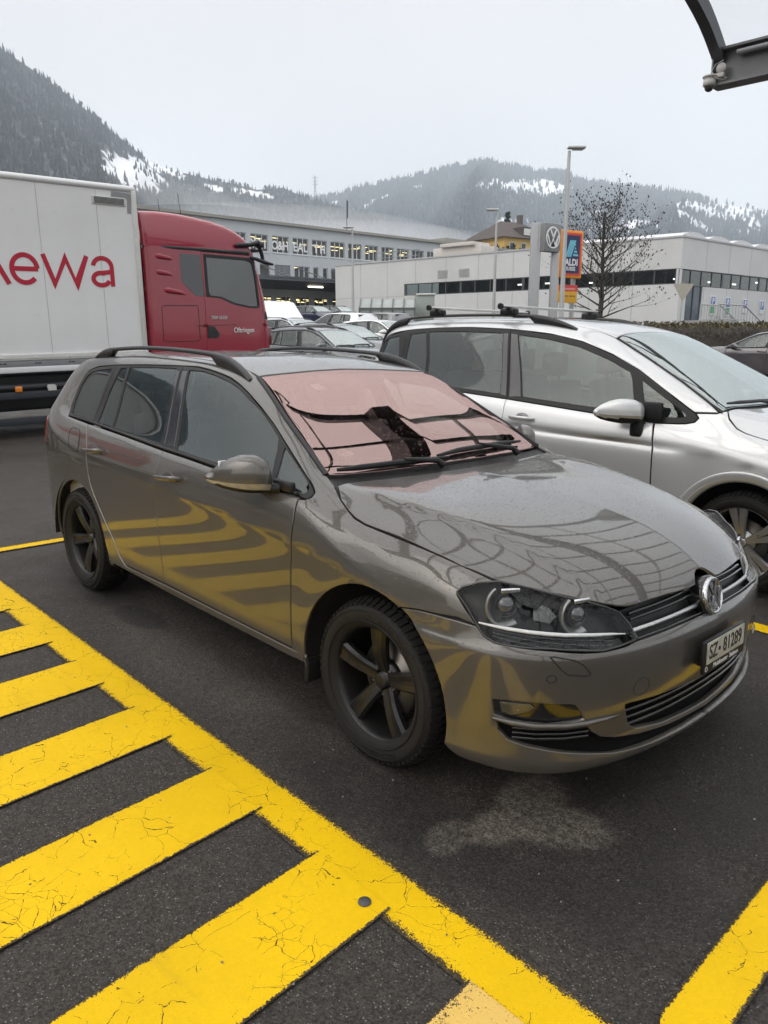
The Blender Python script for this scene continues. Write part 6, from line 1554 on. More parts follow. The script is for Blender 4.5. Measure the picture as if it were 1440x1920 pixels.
def build_hills():
    left = [(-112, 12), (-95, 14), (-80, 16), (-68, 19), (-52, 21.5), (-40, 22)] + [pxa(*q) for q in ((-120, 10), (-50, 55), (0, 90), (60, 130), (110, 165), (160, 205), (215, 250), (258, 284), (275, 305), (300, 330), (330, 350), (345, 365))]
    hill('left_hill', left, 1500, 4, 1050, [(*pxa(250, 325), 2.2, .9, -20)], 11, 26000, 3, None, forest=(.022, .027, .029))
    mid = [(-20, 9)] + [pxa(*q) for q in ((150, 275), (215, 277), (258, 296), (320, 318), (400, 338), (440, 345), (480, 356), (530, 352), (560, 365), (590, 376), (610, 382), (680, 400), (760, 430))]
    hill('middle_ridge', mid, 1700, 4, 700, [(*pxa(290, 302), 2.3, .62, -20), (*pxa(470, 362), 1.6, .18, -8), (*pxa(400, 352), .8, .2, -10)], 11, 6500, 5, None, forest=(.032, .036, .035))
    right = [pxa(*q) for q in ((520, 385), (605, 372), (680, 352), (760, 335), (830, 318), (880, 306), (920, 304), (960, 313), (1000, 321), (1060, 325), (1100, 342), (1160, 350), (1220, 355), (1280, 364), (1330, 377), (1400, 391), (1440, 400), (1600, 425), (1800, 455))]
    sn = [(*pxa(1000, 352), 2.5, .52, -6), (*pxa(910, 350), 1.0, .3, 10), (*pxa(1350, 400), 3.2, .4, -16), (*pxa(700, 380), .8, .18, 25), (*pxa(620, 385), .7, .15, 20), (*pxa(1160, 432), 2.4, .3, -4), (*pxa(930, 448), 1.4, .3, 0), (*pxa(985, 352), 1.9, .42, -6), (*pxa(1040, 350), 1.0, .35, -15), (*pxa(925, 345), .5, .3, 0), (*pxa(1385, 392), 2.4, .35, -14), (*pxa(1300, 418), 1.6, .30, -32), (*pxa(1400, 435), 1.0, .18, -5), (*pxa(720, 372), .5, .15, 20), (*pxa(780, 352), .7, .12, 15), (*pxa(1200, 420), 2.2, .25, -5), (*pxa(1120, 400), 1.2, .25, 0), (*pxa(660, 395), .3, .2, 60), (*pxa(955, 418), 1.2, .3, 0), (*pxa(865, 430), .5, .12, 25)]
    hill('right_mountain', right, 2900, 10, 2000, sn, 20, 22000, 9, None, forest=(.026, .036, .042), noise_amp=40.)
    # lattice mast on the middle ridge
    t = thing('transmission_tower', 'thin lattice transmission tower on the hazy ridge', 'tower', frame=BM, M=Matrix.Translation((-138, 1640, 266)))
    mb = MB(); H = 44
    for sx_ in (-1, 1):
        for sy in (-1, 1): mb.tube([(sx_ * 3, sy * 3, -6), (sx_ * .8, sy * .8, H * .6), (sx_ * .3, sy * .3, H)], .42, 4)
    for k in range(7):
        z0, z1 = H * k / 8, H * (k + 1) / 8; a, b = 3 - 2.4 * k / 8, 3 - 2.4 * (k + 1) / 8
        mb.tube([(-a, -a, z0), (b, -b, z1)], .25, 4); mb.tube([(a, -a, z0), (-b, -b, z1)], .25, 4)
    mb.build('lattice', plain('far_steel', (.12, .12, .13), .7), t)
    for z_ in (.62, .76, .9):
        mb = MB(); mb.tube([(-6, 0, H * z_), (6, 0, H * z_)], .4, 4); mb.build('cross_arm', plain('far_steel', (.12, .12, .13), .7), t)
def build_mist():
    m = bpy.data.materials.new('mist'); m.use_nodes = True; nt = m.node_tree; nt.nodes.clear()
    o = nt.nodes.new("ShaderNodeOutputMaterial"); v = nt.nodes.new("ShaderNodeVolumePrincipled")
    v.inputs["Color"].default_value = (.96, .97, 1.0, 1); v.inputs["Density"].default_value = .0017
    nt.links.new(v.outputs[0], o.inputs["Volume"])
    mb = MB()
    for (u, w, h, ru, rw, rh) in ((-330, 640, 40, 260, 130, 70), (-150, 850, 55, 300, 180, 75), (-520, 560, 60, 240, 110, 80), (-60, 1150, 70, 330, 200, 85), (-420, 900, 90, 330, 140, 90)):
        bm = bmesh.new(); bmesh.ops.create_icosphere(bm, subdivisions=4, radius=1.)
        for q in bm.verts: q.co = Vector((q.co.x * ru + u, q.co.y * rw + w, q.co.z * rh + h))
        mb.bm(bm, True)
    f = mb.build('mist', m); f.matrix_world = BM; tag(f, kind='stuff')
def build_haze():
    mb = MB(); mb.span((-2600, -900, -6), (2600, 4300, 760))
    m = bpy.data.materials.new('haze'); m.use_nodes = True; nt = m.node_tree; nt.nodes.clear()
    o = nt.nodes.new("ShaderNodeOutputMaterial"); v = nt.nodes.new("ShaderNodeVolumePrincipled")
    v.inputs["Color"].default_value = (.80, .895, 1.0, 1); v.inputs["Density"].default_value = HAZE; v.inputs["Anisotropy"].default_value = .0
    nt.links.new(v.outputs[0], o.inputs["Volume"])
    h = mb.build('haze', m); h.matrix_world = BM; tag(h, kind='stuff')
HAZE = .00029
# ---------------------------------------------------------------- canopy over the bays
def build_canopy():
    steel = plain('canopy_steel', (.19, .195, .205), .45, .2); dark = plain('canopy_steel_dark', (.085, .088, .096), .45, .2)
    x0, x1, ye, ze = -3.3, 9.5, 8.19, 5.28
    t = thing('glass_canopy', 'grey steel canopy with curved glazed roof at the top right edge', 'canopy', (x0, ye, 0))
    T = Matrix.Translation((-x0, -ye, 0))
    ky = [8.19, 7.88, 7.56, 6.9, 5.9, 4.6, 3.4, 2.0, .5, -1.0, -2.5, -3.6]; kz = [5.28, 5.50, 5.68, 5.92, 6.12, 6.26, 6.34, 6.34, 6.22, 5.90, 5.30, 4.6]
    yy = np.linspace(-3.6, 8.19, 64); zz = pchip(ky[::-1], kz[::-1], yy); prof = list(zip(yy, zz))
    Z = lambda y: float(np.interp(y, yy, zz))
    def beam(pts3, w, h, name, mat):
        mb = MB(); vs, fs = [], []
        for (x_, y_, z_) in pts3:
            for a, b in ((-w / 2, 0), (w / 2, 0), (w / 2, -h), (-w / 2, -h)): vs.append((x_ + a, y_, z_ + b))
        n = len(pts3)
        for i in range(n - 1):
            for k in range(4): fs.append((i * 4 + k, i * 4 + (k + 1) % 4, (i + 1) * 4 + (k + 1) % 4, (i + 1) * 4 + k))
        fs += [(0, 1, 2, 3), tuple(range(4 * n - 4, 4 * n))]
        mb.add(vs, fs, False, M=T); return mb.build(name, mat, t)
    k = 0; x_ = x0 + .06
    while x_ < x1 + .8:
        heavy = k % 3 == 0
        beam([(x_, y, z) for y, z in prof], .14 if k == 0 else .11, .20 if k == 0 else .13, 'rib', dark); x_ += 1.15; k += 1
    def along(y, w, h, name, mat, drop=0.):
        mb = MB(); mb.span((x0, y - w / 2, Z(y) - h - drop), (x1 + .8, y + w / 2, Z(y) - drop), M=T); return mb.build(name, mat, t)
    along(4.6, .36, .40, 'ridge_beam', dark, .02); along(-.6, .20, .28, 'ridge_beam', dark, .02)
    for y_ in (6.6, 3.2, 1.8, .5, -2.2): along(y_, .05, .07, 'purlin', steel, .01)
    mb = MB(); vs, fs = [], []
    for y_, z_ in prof: vs += [(x0 - .05, y_, z_ + .03), (x1 + .85, y_, z_ + .03)]
    for i in range(len(prof) - 1): fs.append((2 * i, 2 * i + 1, 2 * i + 3, 2 * i + 2))
    mb.add(vs, fs, True, M=T); mb.build('roof_glazing', glass('canopy_glass', (.93, .935, .94), (1, 1, 1), .03), t)
    for y_ in (ye, -3.6):
        zb = ze if y_ > 0 else 4.6
        mb = MB(); mb.span((x0 - .05, y_ - .13, zb - .03), (x1 + .8, y_ + .13, zb), M=T); mb.span((x0, y_ - .012, zb - .42), (x1 + .8, y_ + .012, zb - .03), M=T); mb.span((x0, y_ - .13, zb - .45), (x1 + .8, y_ + .13, zb - .42), M=T)
        mb.span((x0 + .001, y_ - .12, zb - .419), (x0 + .02, y_ + .12, zb - .031), M=T)
        mb.build('edge_beam', steel, t)
        mb = MB(); mb.tube([(x0 + .32, y_ - .10, zb - .10), (x1 + .8, y_ - .10, zb - .10)], .035, 10, M=T); mb.build('cable_duct', plain('duct_grey', (.32, .33, .35), .45), t)
        for x_ in (4.6, 9.2):
            mb = MB(); mb.cyl((x_, y_, -.05), (x_, y_, zb - .45), .11, 20, M=T); mb.cyl((x_, y_, 0), (x_, y_, .02), .2, 20, M=T); mb.build('post', steel, t)
    S_ = 1.15
    Mc = Matrix.Translation((x0 + .02, ye - .17, ze - .33)) @ Matrix.Scale(S_, 4)
    c = thing('security_camera', 'white dome security camera hung under the canopy corner', 'camera', M=Mc)
    M_ = plain('camera_white', (.55, .54, .52), .4)
    mb = MB(); mb.lathe([(0, -.0), (.075, 0), (.080, -.008), (.080, -.018), (.068, -.022), (.068, -.055), (.070, -.058), (.070, -.098), (.060, -.112), (.045, -.114), (0, -.114)], 32, 'z'); mb.build('housing', M_, c)
    mb = MB(); mb.lathe([(.050, -.112), (.048, -.135), (.036, -.155), (.018, -.165), (0, -.168)], 28, 'z'); mb.build('dome', plain('camera_dome', (.03, .03, .035), .08, coat=1), c)
    mb = MB(); mb.box((.09, .03, -.01), (.12, .05, .05), bev=.01); mb.lathe([(0, .0), (.055, 0), (.055, .015), (0, .015)], 28, 'y', M=Matrix.Translation((.10, .035, .07))); mb.build('bracket', M_, c)
    mb = MB(); mb.tube([(.13, .02, .14), (.06, -.02, .10), (.03, -.04, .03), (.09, -.03, -.05), (.17, 0, -.075), (.18, .03, -.05), (.12, .03, -.02)], .004, 6); mb.build('cable', plain('cable_white', (.6, .6, .6), .5), c)

# ---------------------------------------------------------------- the laundry lorry
class LorrySide:
    """the cab's near side as a shallow relief over length and height"""
    edge = np.array([(3.32,.45),(3.32,3.30),(3.64,3.325),(4.01,3.315),(4.28,3.285),(4.6,3.245),(4.85,3.19),(5.06,3.11),(5.21,3.02),(5.33,2.89),(5.41,2.71),(5.51,2.36),(5.6,2.0),(5.66,1.63),(5.70,1.2),(5.70,.45)])
    def y(s, a, b):
        d = float(seg_dist(np.array([[a, b]]), s.edge)[0]); r = .07
        y = 0 if d > r else r - math.sqrt(max(0, r * r - (r - d) ** 2))
        if b > 2.76: y += .30 * (b - 2.76) ** 1.6 + .012
        if b < 1.54: y += .006
        if a > 5.0: y += .10 * (a - 5.0) ** 2
        return y
    def cast(s, o, d):
        a, b = o[0], o[2]; e = .004; y = s.y(a, b)
        n = np.array((s.y(a + e, b) - s.y(a - e, b), -2 * e, s.y(a, b + e) - s.y(a, b - e))); n /= np.linalg.norm(n)
        return np.array((a, y, b)), n
def build_lorry():
    el = R(1.7)
    M = Matrix(((0, -1, 0, -9.9), (math.cos(el), 0, -math.sin(el), 0), (math.sin(el), 0, math.cos(el), 0), (0, 0, 0, 1)))
    t = thing('box_lorry', 'white box lorry with red cab and red lettering behind the grey-brown estate', 'lorry', M=M)
    white = plain('lorry_white', (.72, .725, .73), .32, vary=.03, scale=1.5, coat=.3, dirt=.05); alu = plain('lorry_rail', (.60, .60, .58), .4, vary=.06, dirt=.12); seam = plain('lorry_seam', (.38, .38, .38), .6)
    blk = plain('lorry_black', (.012, .013, .016), .5); frame = plain('lorry_frame', (.022, .026, .033), .5)
    red = plain('lorry_red', (.27, .005, .024), .16, vary=.06, scale=2, coat=.8); letter = plain('letter_red', (.42, .006, .030), .4)
    W = 2.5; x0, x1 = -5.6, 3.26; z0, z1 = .90, 3.63
    mb = MB(); mb.span((x0, .02, z0 + .25), (x1 - .05, W - .02, z1 - .04)); mb.build('cargo_box', white, t)
    def bar(lo, hi, name, mat, bev=.03): return MB().span(lo, hi, bev=bev).build(name, mat, t)
    bar((x0, -.004, z1 - .10), (x1, .14, z1), 'roof_edge', white, .05); bar((x0, W - .14, z1 - .10), (x1, W + .004, z1), 'roof_edge', white, .05)
    bar((x1 - .085, -.006, z0 + .24), (x1 + .004, .12, z1 - .06), 'corner_post', alu, .03); bar((x1 - .085, W - .12, z0 + .24), (x1 + .004, W + .006, z1 - .06), 'corner_post', alu, .03)
    bar((x0, -.010, 1.075), (x1, .06, 1.165), 'lower_rail', alu, .008); bar((x0, -.006, z0), (x1, .08, .985), 'lower_rail', white, .01)
    bar((x0, -.002, .985), (x1, .06, 1.075), 'lashing_rail', plain('lashing_grey', (.22, .23, .24), .5), .004)
    mb = MB(); mb.span((x0, -.004, 1.135), (x1 - .1, .0, 1.141)); mb.span((x0, -.013, 1.10), (x1, -.009, 1.105)); mb.build('rail_groove', seam, t)
    for x_ in np.arange(-4.9, 3.2, .485):
        m = MB(); m.lathe([(0, -.020), (.010, -.018), (.016, -.010), (.017, .0)], 12, 'y', M=Matrix.Translation((x_ + .1, -.002, 1.115))); m.build('rivet', alu, t)
    for x_ in np.arange(-4.9, 3.2, .49):
        m = MB(); m.span((x_, -.0035, 1.026), (x_ + .10, -.001, 1.034)); m.span((x_ + .015, -.0035, 1.036), (x_ + .035, -.001, 1.045)); m.span((x_ + .06, -.0035, 1.036), (x_ + .09, -.001, 1.045)); m.build('rail_mark', blk, t)
    for x_ in (-4.1, -1.4, .35, 1.75, 2.62):
        mb = MB(); mb.span((x_, .0165, 1.17), (x_ + .004, .03, 3.53)); mb.build('panel_seam', seam, t)
    mb = MB(); mb.prism([(2.87,3.525),(3.18,3.515),(3.16,3.225),(3.10,3.23),(3.115,3.43),(2.86,3.435)], 0, .004, M=Matrix(((1,0,0,0),(0,0,-1,.0185),(0,1,0,0),(0,0,0,1)))); mb.build('grey_corner_mark', plain('mark_grey', (.25, .26, .27), .5), t)
    v = MB(); v.span((2.56, .004, 3.325), (3.08, .024, 3.44), bev=.004); vo = v.build('vent_grille', alu, t)
    m = MB()
    for k in range(6): m.span((2.585, -.001, 3.340 + .0155 * k), (3.055, .004, 3.347 + .0155 * k))
    m.build('vent_slats', blk, vo)
    # lettering: even round strokes
    ML = Matrix(((1, 0, 0, 0), (0, 0, -1, .0185), (0, 1, 0, 0), (0, 0, 0, 1))); w = .066
    def letter_obj(strokes, name='letter'):
        m = MB()
        for k_, st in enumerate(strokes): ribbon(m, st, w, 0, .003 + .0009 * k_, ML)
        return m.build(name, letter, t)
    e_c = (1.485, 2.355)
    letter_obj([[(1.30, 2.355), (1.67, 2.355)], arc(*e_c, .175, 2, 318, 34, .19)])
    letter_obj([[(1.755, 2.57), (1.895, 2.155), (2.075, 2.53), (2.215, 2.155), (2.395, 2.57)]])
    letter_obj([arc(2.63, 2.42, .145, 172, 0, 18, .13) + [(2.775, 2.14)], arc(2.60, 2.245, .125, 62, 345, 26, .09), [(2.77, 2.355), (2.62, 2.335)]])
    letter_obj([[(.62, 2.14), (.62, 2.62)], [(.62, 2.62), (.80, 2.30), (.98, 2.62)], [(1.02, 2.62), (1.255, 2.14)]])
    # printed picture of a worker in red overalls further back on the side
    pr = plain('print_red', (.42, .012, .028), .4); pd = plain('print_dark', (.04, .045, .06), .4); ps = plain('print_skin', (.45, .27, .20), .5)
    def pic(pts, h, mat, par): m = MB(); m.prism(pts, 0, h, M=ML); return m.build('printed_figure' if par is t else 'printed_detail', mat, par)
    fg = pic([(-4.9,1.2),(-4.95,2.2),(-4.75,2.75),(-4.3,2.95),(-3.85,2.85),(-3.55,2.3),(-3.15,2.05),(-3.2,1.85),(-3.7,1.95),(-3.95,2.2),(-3.95,1.2)], .003, pr, t)
    pic([(-4.55,2.9),(-4.55,3.15),(-4.35,3.28),(-4.1,3.2),(-4.02,3.0),(-4.15,2.86)], .005, ps, fg); pic([(-4.6,3.12),(-4.5,3.36),(-4.2,3.38),(-4.05,3.24),(-3.8,3.2),(-3.85,3.13),(-4.2,3.16)], .007, pr, fg); pic([(-4.93,1.85),(-3.95,1.85),(-3.95,2.02),(-4.95,2.02)], .006, pd, fg)
    # chassis, guards, wheels
    mb = MB(); mb.span((x0, .7, .62), (5.4, 1.0, .90)); mb.span((x0, 1.5, .62), (5.4, 1.8, .90)); mb.span((x0, .25, .86), (3.2, W - .25, .90)); mb.build('chassis', blk, t)
    for a_, b_ in ((.52, .625), (.14, .25)):
        mb = MB(); mb.span((-1.5, .06, a_), (3.1, .10, b_), bev=.008); mb.span((-1.5, W - .10, a_), (3.1, W - .06, b_), bev=.008); mb.build('side_guard', frame, t)
    mb = MB(); 
    for x_ in (-1.1, .55, 2.6): mb.span((x_, .10, .14), (x_ + .06, .15, .90))
    mb.build('guard_bracket', frame, t)
    mb = MB(); mb.cyl((.2, .16, .69), (2.9, .16, .69), .045, 14); mb.build('air_pipe', plain('pipe_grey', (.05, .052, .06), .5), t)
    mb = MB(); mb.span((.7, .5, .3), (2.7, 2.0, .86), bev=.05); mb.build('fuel_tank', blk, t)
    mb = MB(); mb.box((1.22, .055, .665), (.10, .03, .085), bev=.012); mb.build('side_marker', plain('amber', (.75, .22, .01), .3, coat=1), t)
    mb = MB(); mb.prism([(1.64, .62), (1.76, .62), (1.76, .69), (1.73, .71), (1.64, .71), (1.625, .68)], 0, .01, M=Matrix(((1,0,0,0),(0,0,-1,.055),(0,1,0,0),(0,0,0,1)))); mb.build('white_tag', plain('tag_white', (.6, .6, .58), .5), t)
    for x_, hub in ((-2.6, 0), (4.35, 1)):
        for y_, sg in ((.30, -1), (2.2, 1)):
            m = MB(); m.lathe([(.30, sg * .14), (.42, sg * .155), (.47, sg * .14), (.49, sg * .10), (.49, -sg * .10), (.30, -sg * .14)], 40, 'y', M=Matrix.Translation((x_, y_, .49))); wl = m.build('wheel', M_tyre, t)
            m = MB(); m.lathe([(0, sg * .06), (.12, sg * .06), (.14, sg * .02), (.24, sg * .03), (.30, sg * .13)], 32, 'y', M=Matrix.Translation((x_, y_, .49))); m.build('rim', plain('wheel_grey', (.25, .25, .25), .5, .6), wl)
    mb = MB(); mb.span((x0 - .05, .1, .45), (x0 + .05, W - .1, .60)); mb.build('rear_bumper', blk, t)
    # cab
    S = LorrySide(); E = [tuple(p) for p in S.edge]
    Fw = [(3.93,2.68),(4.305,2.68),(4.34,2.02),(4.19,2.02),(3.935,2.25)]
    Dw = [(4.42,2.645),(4.80,2.635),(5.19,2.625),(5.30,2.60),(5.335,2.55),(5.375,2.35),(5.425,1.88),(5.40,1.865),(5.25,1.865),(4.93,1.92),(4.67,2.02),(4.47,2.035),(4.44,2.08),(4.43,2.25)]
    door_out = [(4.325,2.735),(5.28,2.715),(5.40,2.45),(5.50,2.05),(5.56,1.66),(5.565,1.25),(5.56,.60),(4.35,.60),(4.345,1.3),(4.345,2.02)]
    def holes_rev(L): return L[::-1]
    cabp = PanelMesh().lay(S, E, 'side', holes=(door_out, Fw), gap=.0, rim=.03, edge=.003, grid=.05, step=.03)
    cab = cabp.build('cab', red, t)
    fc = mirrored(cab, 'cab', t); fc.location = (0, 2.44, 0)
    d = PanelMesh().lay(S, door_out, 'side', holes=(Dw,), gap=.005, rim=.03, edge=.004, grid=.05, step=.03).build('door', red, t)
    blkf = [(4.36,2.70),(5.29,2.675),(5.36,2.62),(5.41,2.40),(5.465,1.86),(5.40,1.825),(5.23,1.835),(4.92,1.885),(4.66,1.99),(4.345+.03,2.01)]
    PanelMesh().lay(S, blkf, 'side', holes=(Dw,), gap=.0, rim=.02, edge=.004, offset=.004, grid=.05, step=.03).build('window_frame', blk, d)
    gl = glass('lorry_glass', (.56, .64, .62), (.95, 1, .98), .12)
    PanelMesh().lay(S, Dw, 'side', gap=-.004, rim=.004, offset=-.012, grid=.06).build('window', gl, d)
    fd2 = mirrored(d, 'door', t); fd2.location = (0, 2.44, 0)
    PanelMesh().lay(S, Fw, 'side', gap=-.002, rim=.02, offset=.002, grid=.05).build('side_window', plain('blind_glass', (.020, .023, .030), .12, coat=1), cab)
    # skin from side to side
    vs, fs = [], []
    ring = S.edge; ys = [.13, .6, 1.22, 1.84, 2.31]
    for (a_, b_) in ring:
        yo = S.y(a_, b_)
        for y_ in (yo, *ys[1:4], 2.44 - yo):
            bow = .05 * (1 - ((y_ - 1.22) / 1.22) ** 2) * (a_ > 5.0); vs.append((a_ + bow, y_, b_ + (.02 * (1 - ((y_ - 1.22) / 1.22) ** 2) if b_ > 2.9 else 0)))
    for i in range(len(ring) - 1):
        for k in range(4): fs.append((i * 5 + k, (i + 1) * 5 + k, (i + 1) * 5 + k + 1, i * 5 + k + 1))
    mb = MB(); mb.add(vs, fs, True); mb.build('cab_skin', red, t)
    def P(i, y_, o): a_, b_ = ring[i]; return (a_ + .055 + o, y_, b_)
    mb = MB(); rows = [(5.355,2.86),(5.415,2.71),(5.515,2.36),(5.605,2.0),(5.655,1.70)]
    vv, ff = [], []
    for a_, b_ in rows:
        for y_ in (.16, .6, 1.22, 1.84, 2.28): vv.append((a_ + .014 + .05 * (1 - ((y_ - 1.22) / 1.22) ** 2), y_, b_))
    for i in range(4):
        for k in range(4): ff.append((i * 5 + k, (i + 1) * 5 + k, (i + 1) * 5 + k + 1, i * 5 + k + 1))
    mb.add(vv, ff, True); mb.build('windscreen', plain('lorry_screen', (.02, .022, .025), .05, coat=1), cab)
    mb = MB(); mb.span((5.62, .2, .50), (5.80, 2.24, 1.05), bev=.06); mb.build('front_bumper', red, cab)
    for y_ in (.42, 2.02):
        mb = MB(); mb.box((5.79, y_, .86), (.06, .38, .16), bev=.02); mb.build('headlight', plain('lamp_smoke', (.25, .26, .28), .08, coat=1), cab)
    # trim: roof seam, ribs, lines, flap, handle, vents, sun visor, mirror arms, aerials
    def on(pts, off=.004): return [tuple(S.cast((a_, -4, b_), None)[0] + S.cast((a_, -4, b_), None)[1] * off) for a_, b_ in pts]
    mb = MB(); mb.tube(on([(3.33,2.765),(3.8,2.762),(4.4,2.757),(5.0,2.752),(5.27,2.748)], .008), .026, 10, flat=.6, up=(0, -1, 0)); mb.build('roof_seam', blk, cab)
    for pts, r in (([(3.32,2.63),(3.55,2.625),(3.75,2.60),(3.82,2.575)], .045), ([(3.32,2.385),(3.55,2.38),(3.72,2.36),(3.81,2.325)], .045), ([(3.32,2.115),(3.7,2.10),(3.92,2.07),(4.02,2.03)], .05)):
        mb = MB(); mb.tube(on(pts, -.004), [r * .8, r, r * .8, r * .08], 10, flat=.45, up=(0, -1, 0)); mb.build('air_rib', red, cab)
    ln = plain('lorry_gap', (.05, .002, .006), .6)
    fl = np.array([(3.58,1.29),(3.55,1.32),(3.55,1.83),(3.585,1.865),(4.18,1.868),(4.215,1.835),(4.222,1.32),(4.19,1.29)])
    mb = MB(); mb.tube(on([tuple(q) for q in fl] + [tuple(fl[0])], .001), .006, 6); mb.build('locker_gap', ln, cab)
    mb = MB(); mb.tube(on([(3.33,1.545),(4.34,1.54)], .001), .006, 6); mb.build('body_line', ln, cab)
    mb = MB(); mb.tube(on([(4.36,1.54),(4.9,1.55),(5.55,1.56)], .001), .004, 6); mb.build('body_line', ln, d)
    mb = MB(); mb.prism([(4.37,1.335),(4.37,1.535),(4.50,1.52),(4.60,1.40),(4.555,1.335)], -.006, .018, M=Matrix(((1,0,0,0),(0,0,-1,.006),(0,1,0,0),(0,0,0,1))), bev=.006); mb.build('door_handle', blk, d)
    mb = MB(); mb.prism([(5.36,1.765),(5.60,1.775),(5.63,1.635),(5.44,1.645)], -.01, .012, M=Matrix(((1,0,0,0),(0,0,-1,.045),(0,1,0,0),(0,0,0,1))), bev=.006); mb.build('air_vent', blk, cab)
    mb = MB(); mb.span((5.57, .05, 1.18), (5.72, .12, 1.50), bev=.02); mb.build('corner_light', plain('lamp_dark_red', (.12, .005, .01), .2, coat=1), cab)
    mb = MB(); mb.tube([(5.03, .02, 2.865), (5.03, -.03, 2.87), (5.25, -.05, 2.885), (5.44, -.06, 2.93)], [.03, .05, .045, .06], 10, flat=.8); mb.box((5.46, -.06, 2.89), (.09, .16, .09), bev=.03); mb.build('camera_arm', blk, cab)
    mb = MB(); mb.tube([(5.28, .04, 2.70), (5.40, -.02, 2.66), (5.52, -.09, 2.61), (5.68, -.12, 2.575)], [.02, .045, .05, .03], 10, flat=.7); mb.tube([(5.45, -.05, 2.90), (5.52, -.02, 2.75), (5.55, -.02, 2.62)], [.03, .035, .03], 8); mb.build('mirror_arm', blk, cab)
    mb = MB(); mb.span((5.36, .1, 2.80), (5.62, 2.34, 2.84), bev=.012); mb.build('sun_visor', blk, cab)
    for x_, dx, h_ in ((3.90, -.02, .22), (4.29, -.045, .34)):
        mb = MB(); mb.tube([(x_, .5, 3.28), (x_ + dx, .5, 3.34 + h_)], [.008, .004], 6); mb.build('aerial', blk, cab)
    wht = plain('letter_white', (.75, .75, .75), .4)
    Mt = Matrix(((1, 0, 0, 5.09), (0, 0, -1, -.012), (0, 1, 0, 1.455), (0, 0, 0, 1)))
    text_obj('town_lettering', 'Oftringen', .125, wht, d, Mt, .002, sx=.86, offset=.0006)
    text_obj('type_lettering', 'TGM 18.320', .068, plain('letter_silver', (.6, .6, .62), .3, .5), d, Matrix(((1, 0, 0, 4.605), (0, 0, -1, -.008), (0, 1, 0, 1.67), (0, 0, 0, 1))), .002, offset=.0012, sx=.9)
    mb = MB(); mb.span((3.36, .06, .45), (5.6, 2.38, 1.22)); mb.span((3.36, .1, 1.22), (4.25, 2.34, 2.6)); mb.build('cab_floor', blk, t)
    seat(t, 4.85, .55, 1.45, plain('lorry_seat', (.06, .06, .065), .8)); seat(t, 4.85, 1.9, 1.45, plain('lorry_seat', (.06, .06, .065), .8), 'driver_seat')
    mb = MB(); mb.box((5.38, 1.22, 1.72), (.25, 2.1, .20), bev=.05); mb.build('dashboard', blk, t)

# ---------------------------------------------------------------- buildings up the slope
def wall_frame(p0, p1):
    """matrix whose x runs along the wall p0->p1 (frame B plan), y goes into the building, z up"""
    d = Vector((p1[0] - p0[0], p1[1] - p0[1], 0)).normalized(); n = Vector((-d.y, d.x, 0))
    return Matrix(((d.x, n.x, 0, p0[0]), (d.y, n.y, 0, p0[1]), (0, 0, 1, 0), (0, 0, 0, 1))), (Vector((p1[0], p1[1])) - Vector((p0[0], p0[1]))).length
def wall_with_openings(mb, L, z0, z1, openings, th=.35, mi=0):
    """front wall sheet with rectangular openings (a0,a1,b0,b1), reveals included"""
    xs = sorted({0, L, *[q for o in openings for q in o[:2]]}); zs = sorted({z0, z1, *[q for o in openings for q in o[2:]]})
    for i in range(len(xs) - 1):
        for j in range(len(zs) - 1):
            cx, cz = (xs[i] + xs[i + 1]) / 2, (zs[j] + zs[j + 1]) / 2
            if any(a0 < cx < a1 and b0 < cz < b1 for a0, a1, b0, b1 in openings): continue
            mb.add([(xs[i], 0, zs[j]), (xs[i + 1], 0, zs[j]), (xs[i + 1], 0, zs[j + 1]), (xs[i], 0, zs[j + 1])], [(0, 1, 2, 3)], mi=mi)
    for a0, a1, b0, b1 in openings:
        mb.add([(a0, 0, b0), (a1, 0, b0), (a1, 0, b1), (a0, 0, b1), (a0, th, b0), (a1, th, b0), (a1, th, b1), (a0, th, b1)], [(0, 4, 5, 1), (1, 5, 6, 2), (2, 6, 7, 3), (3, 7, 4, 0)], mi=mi)
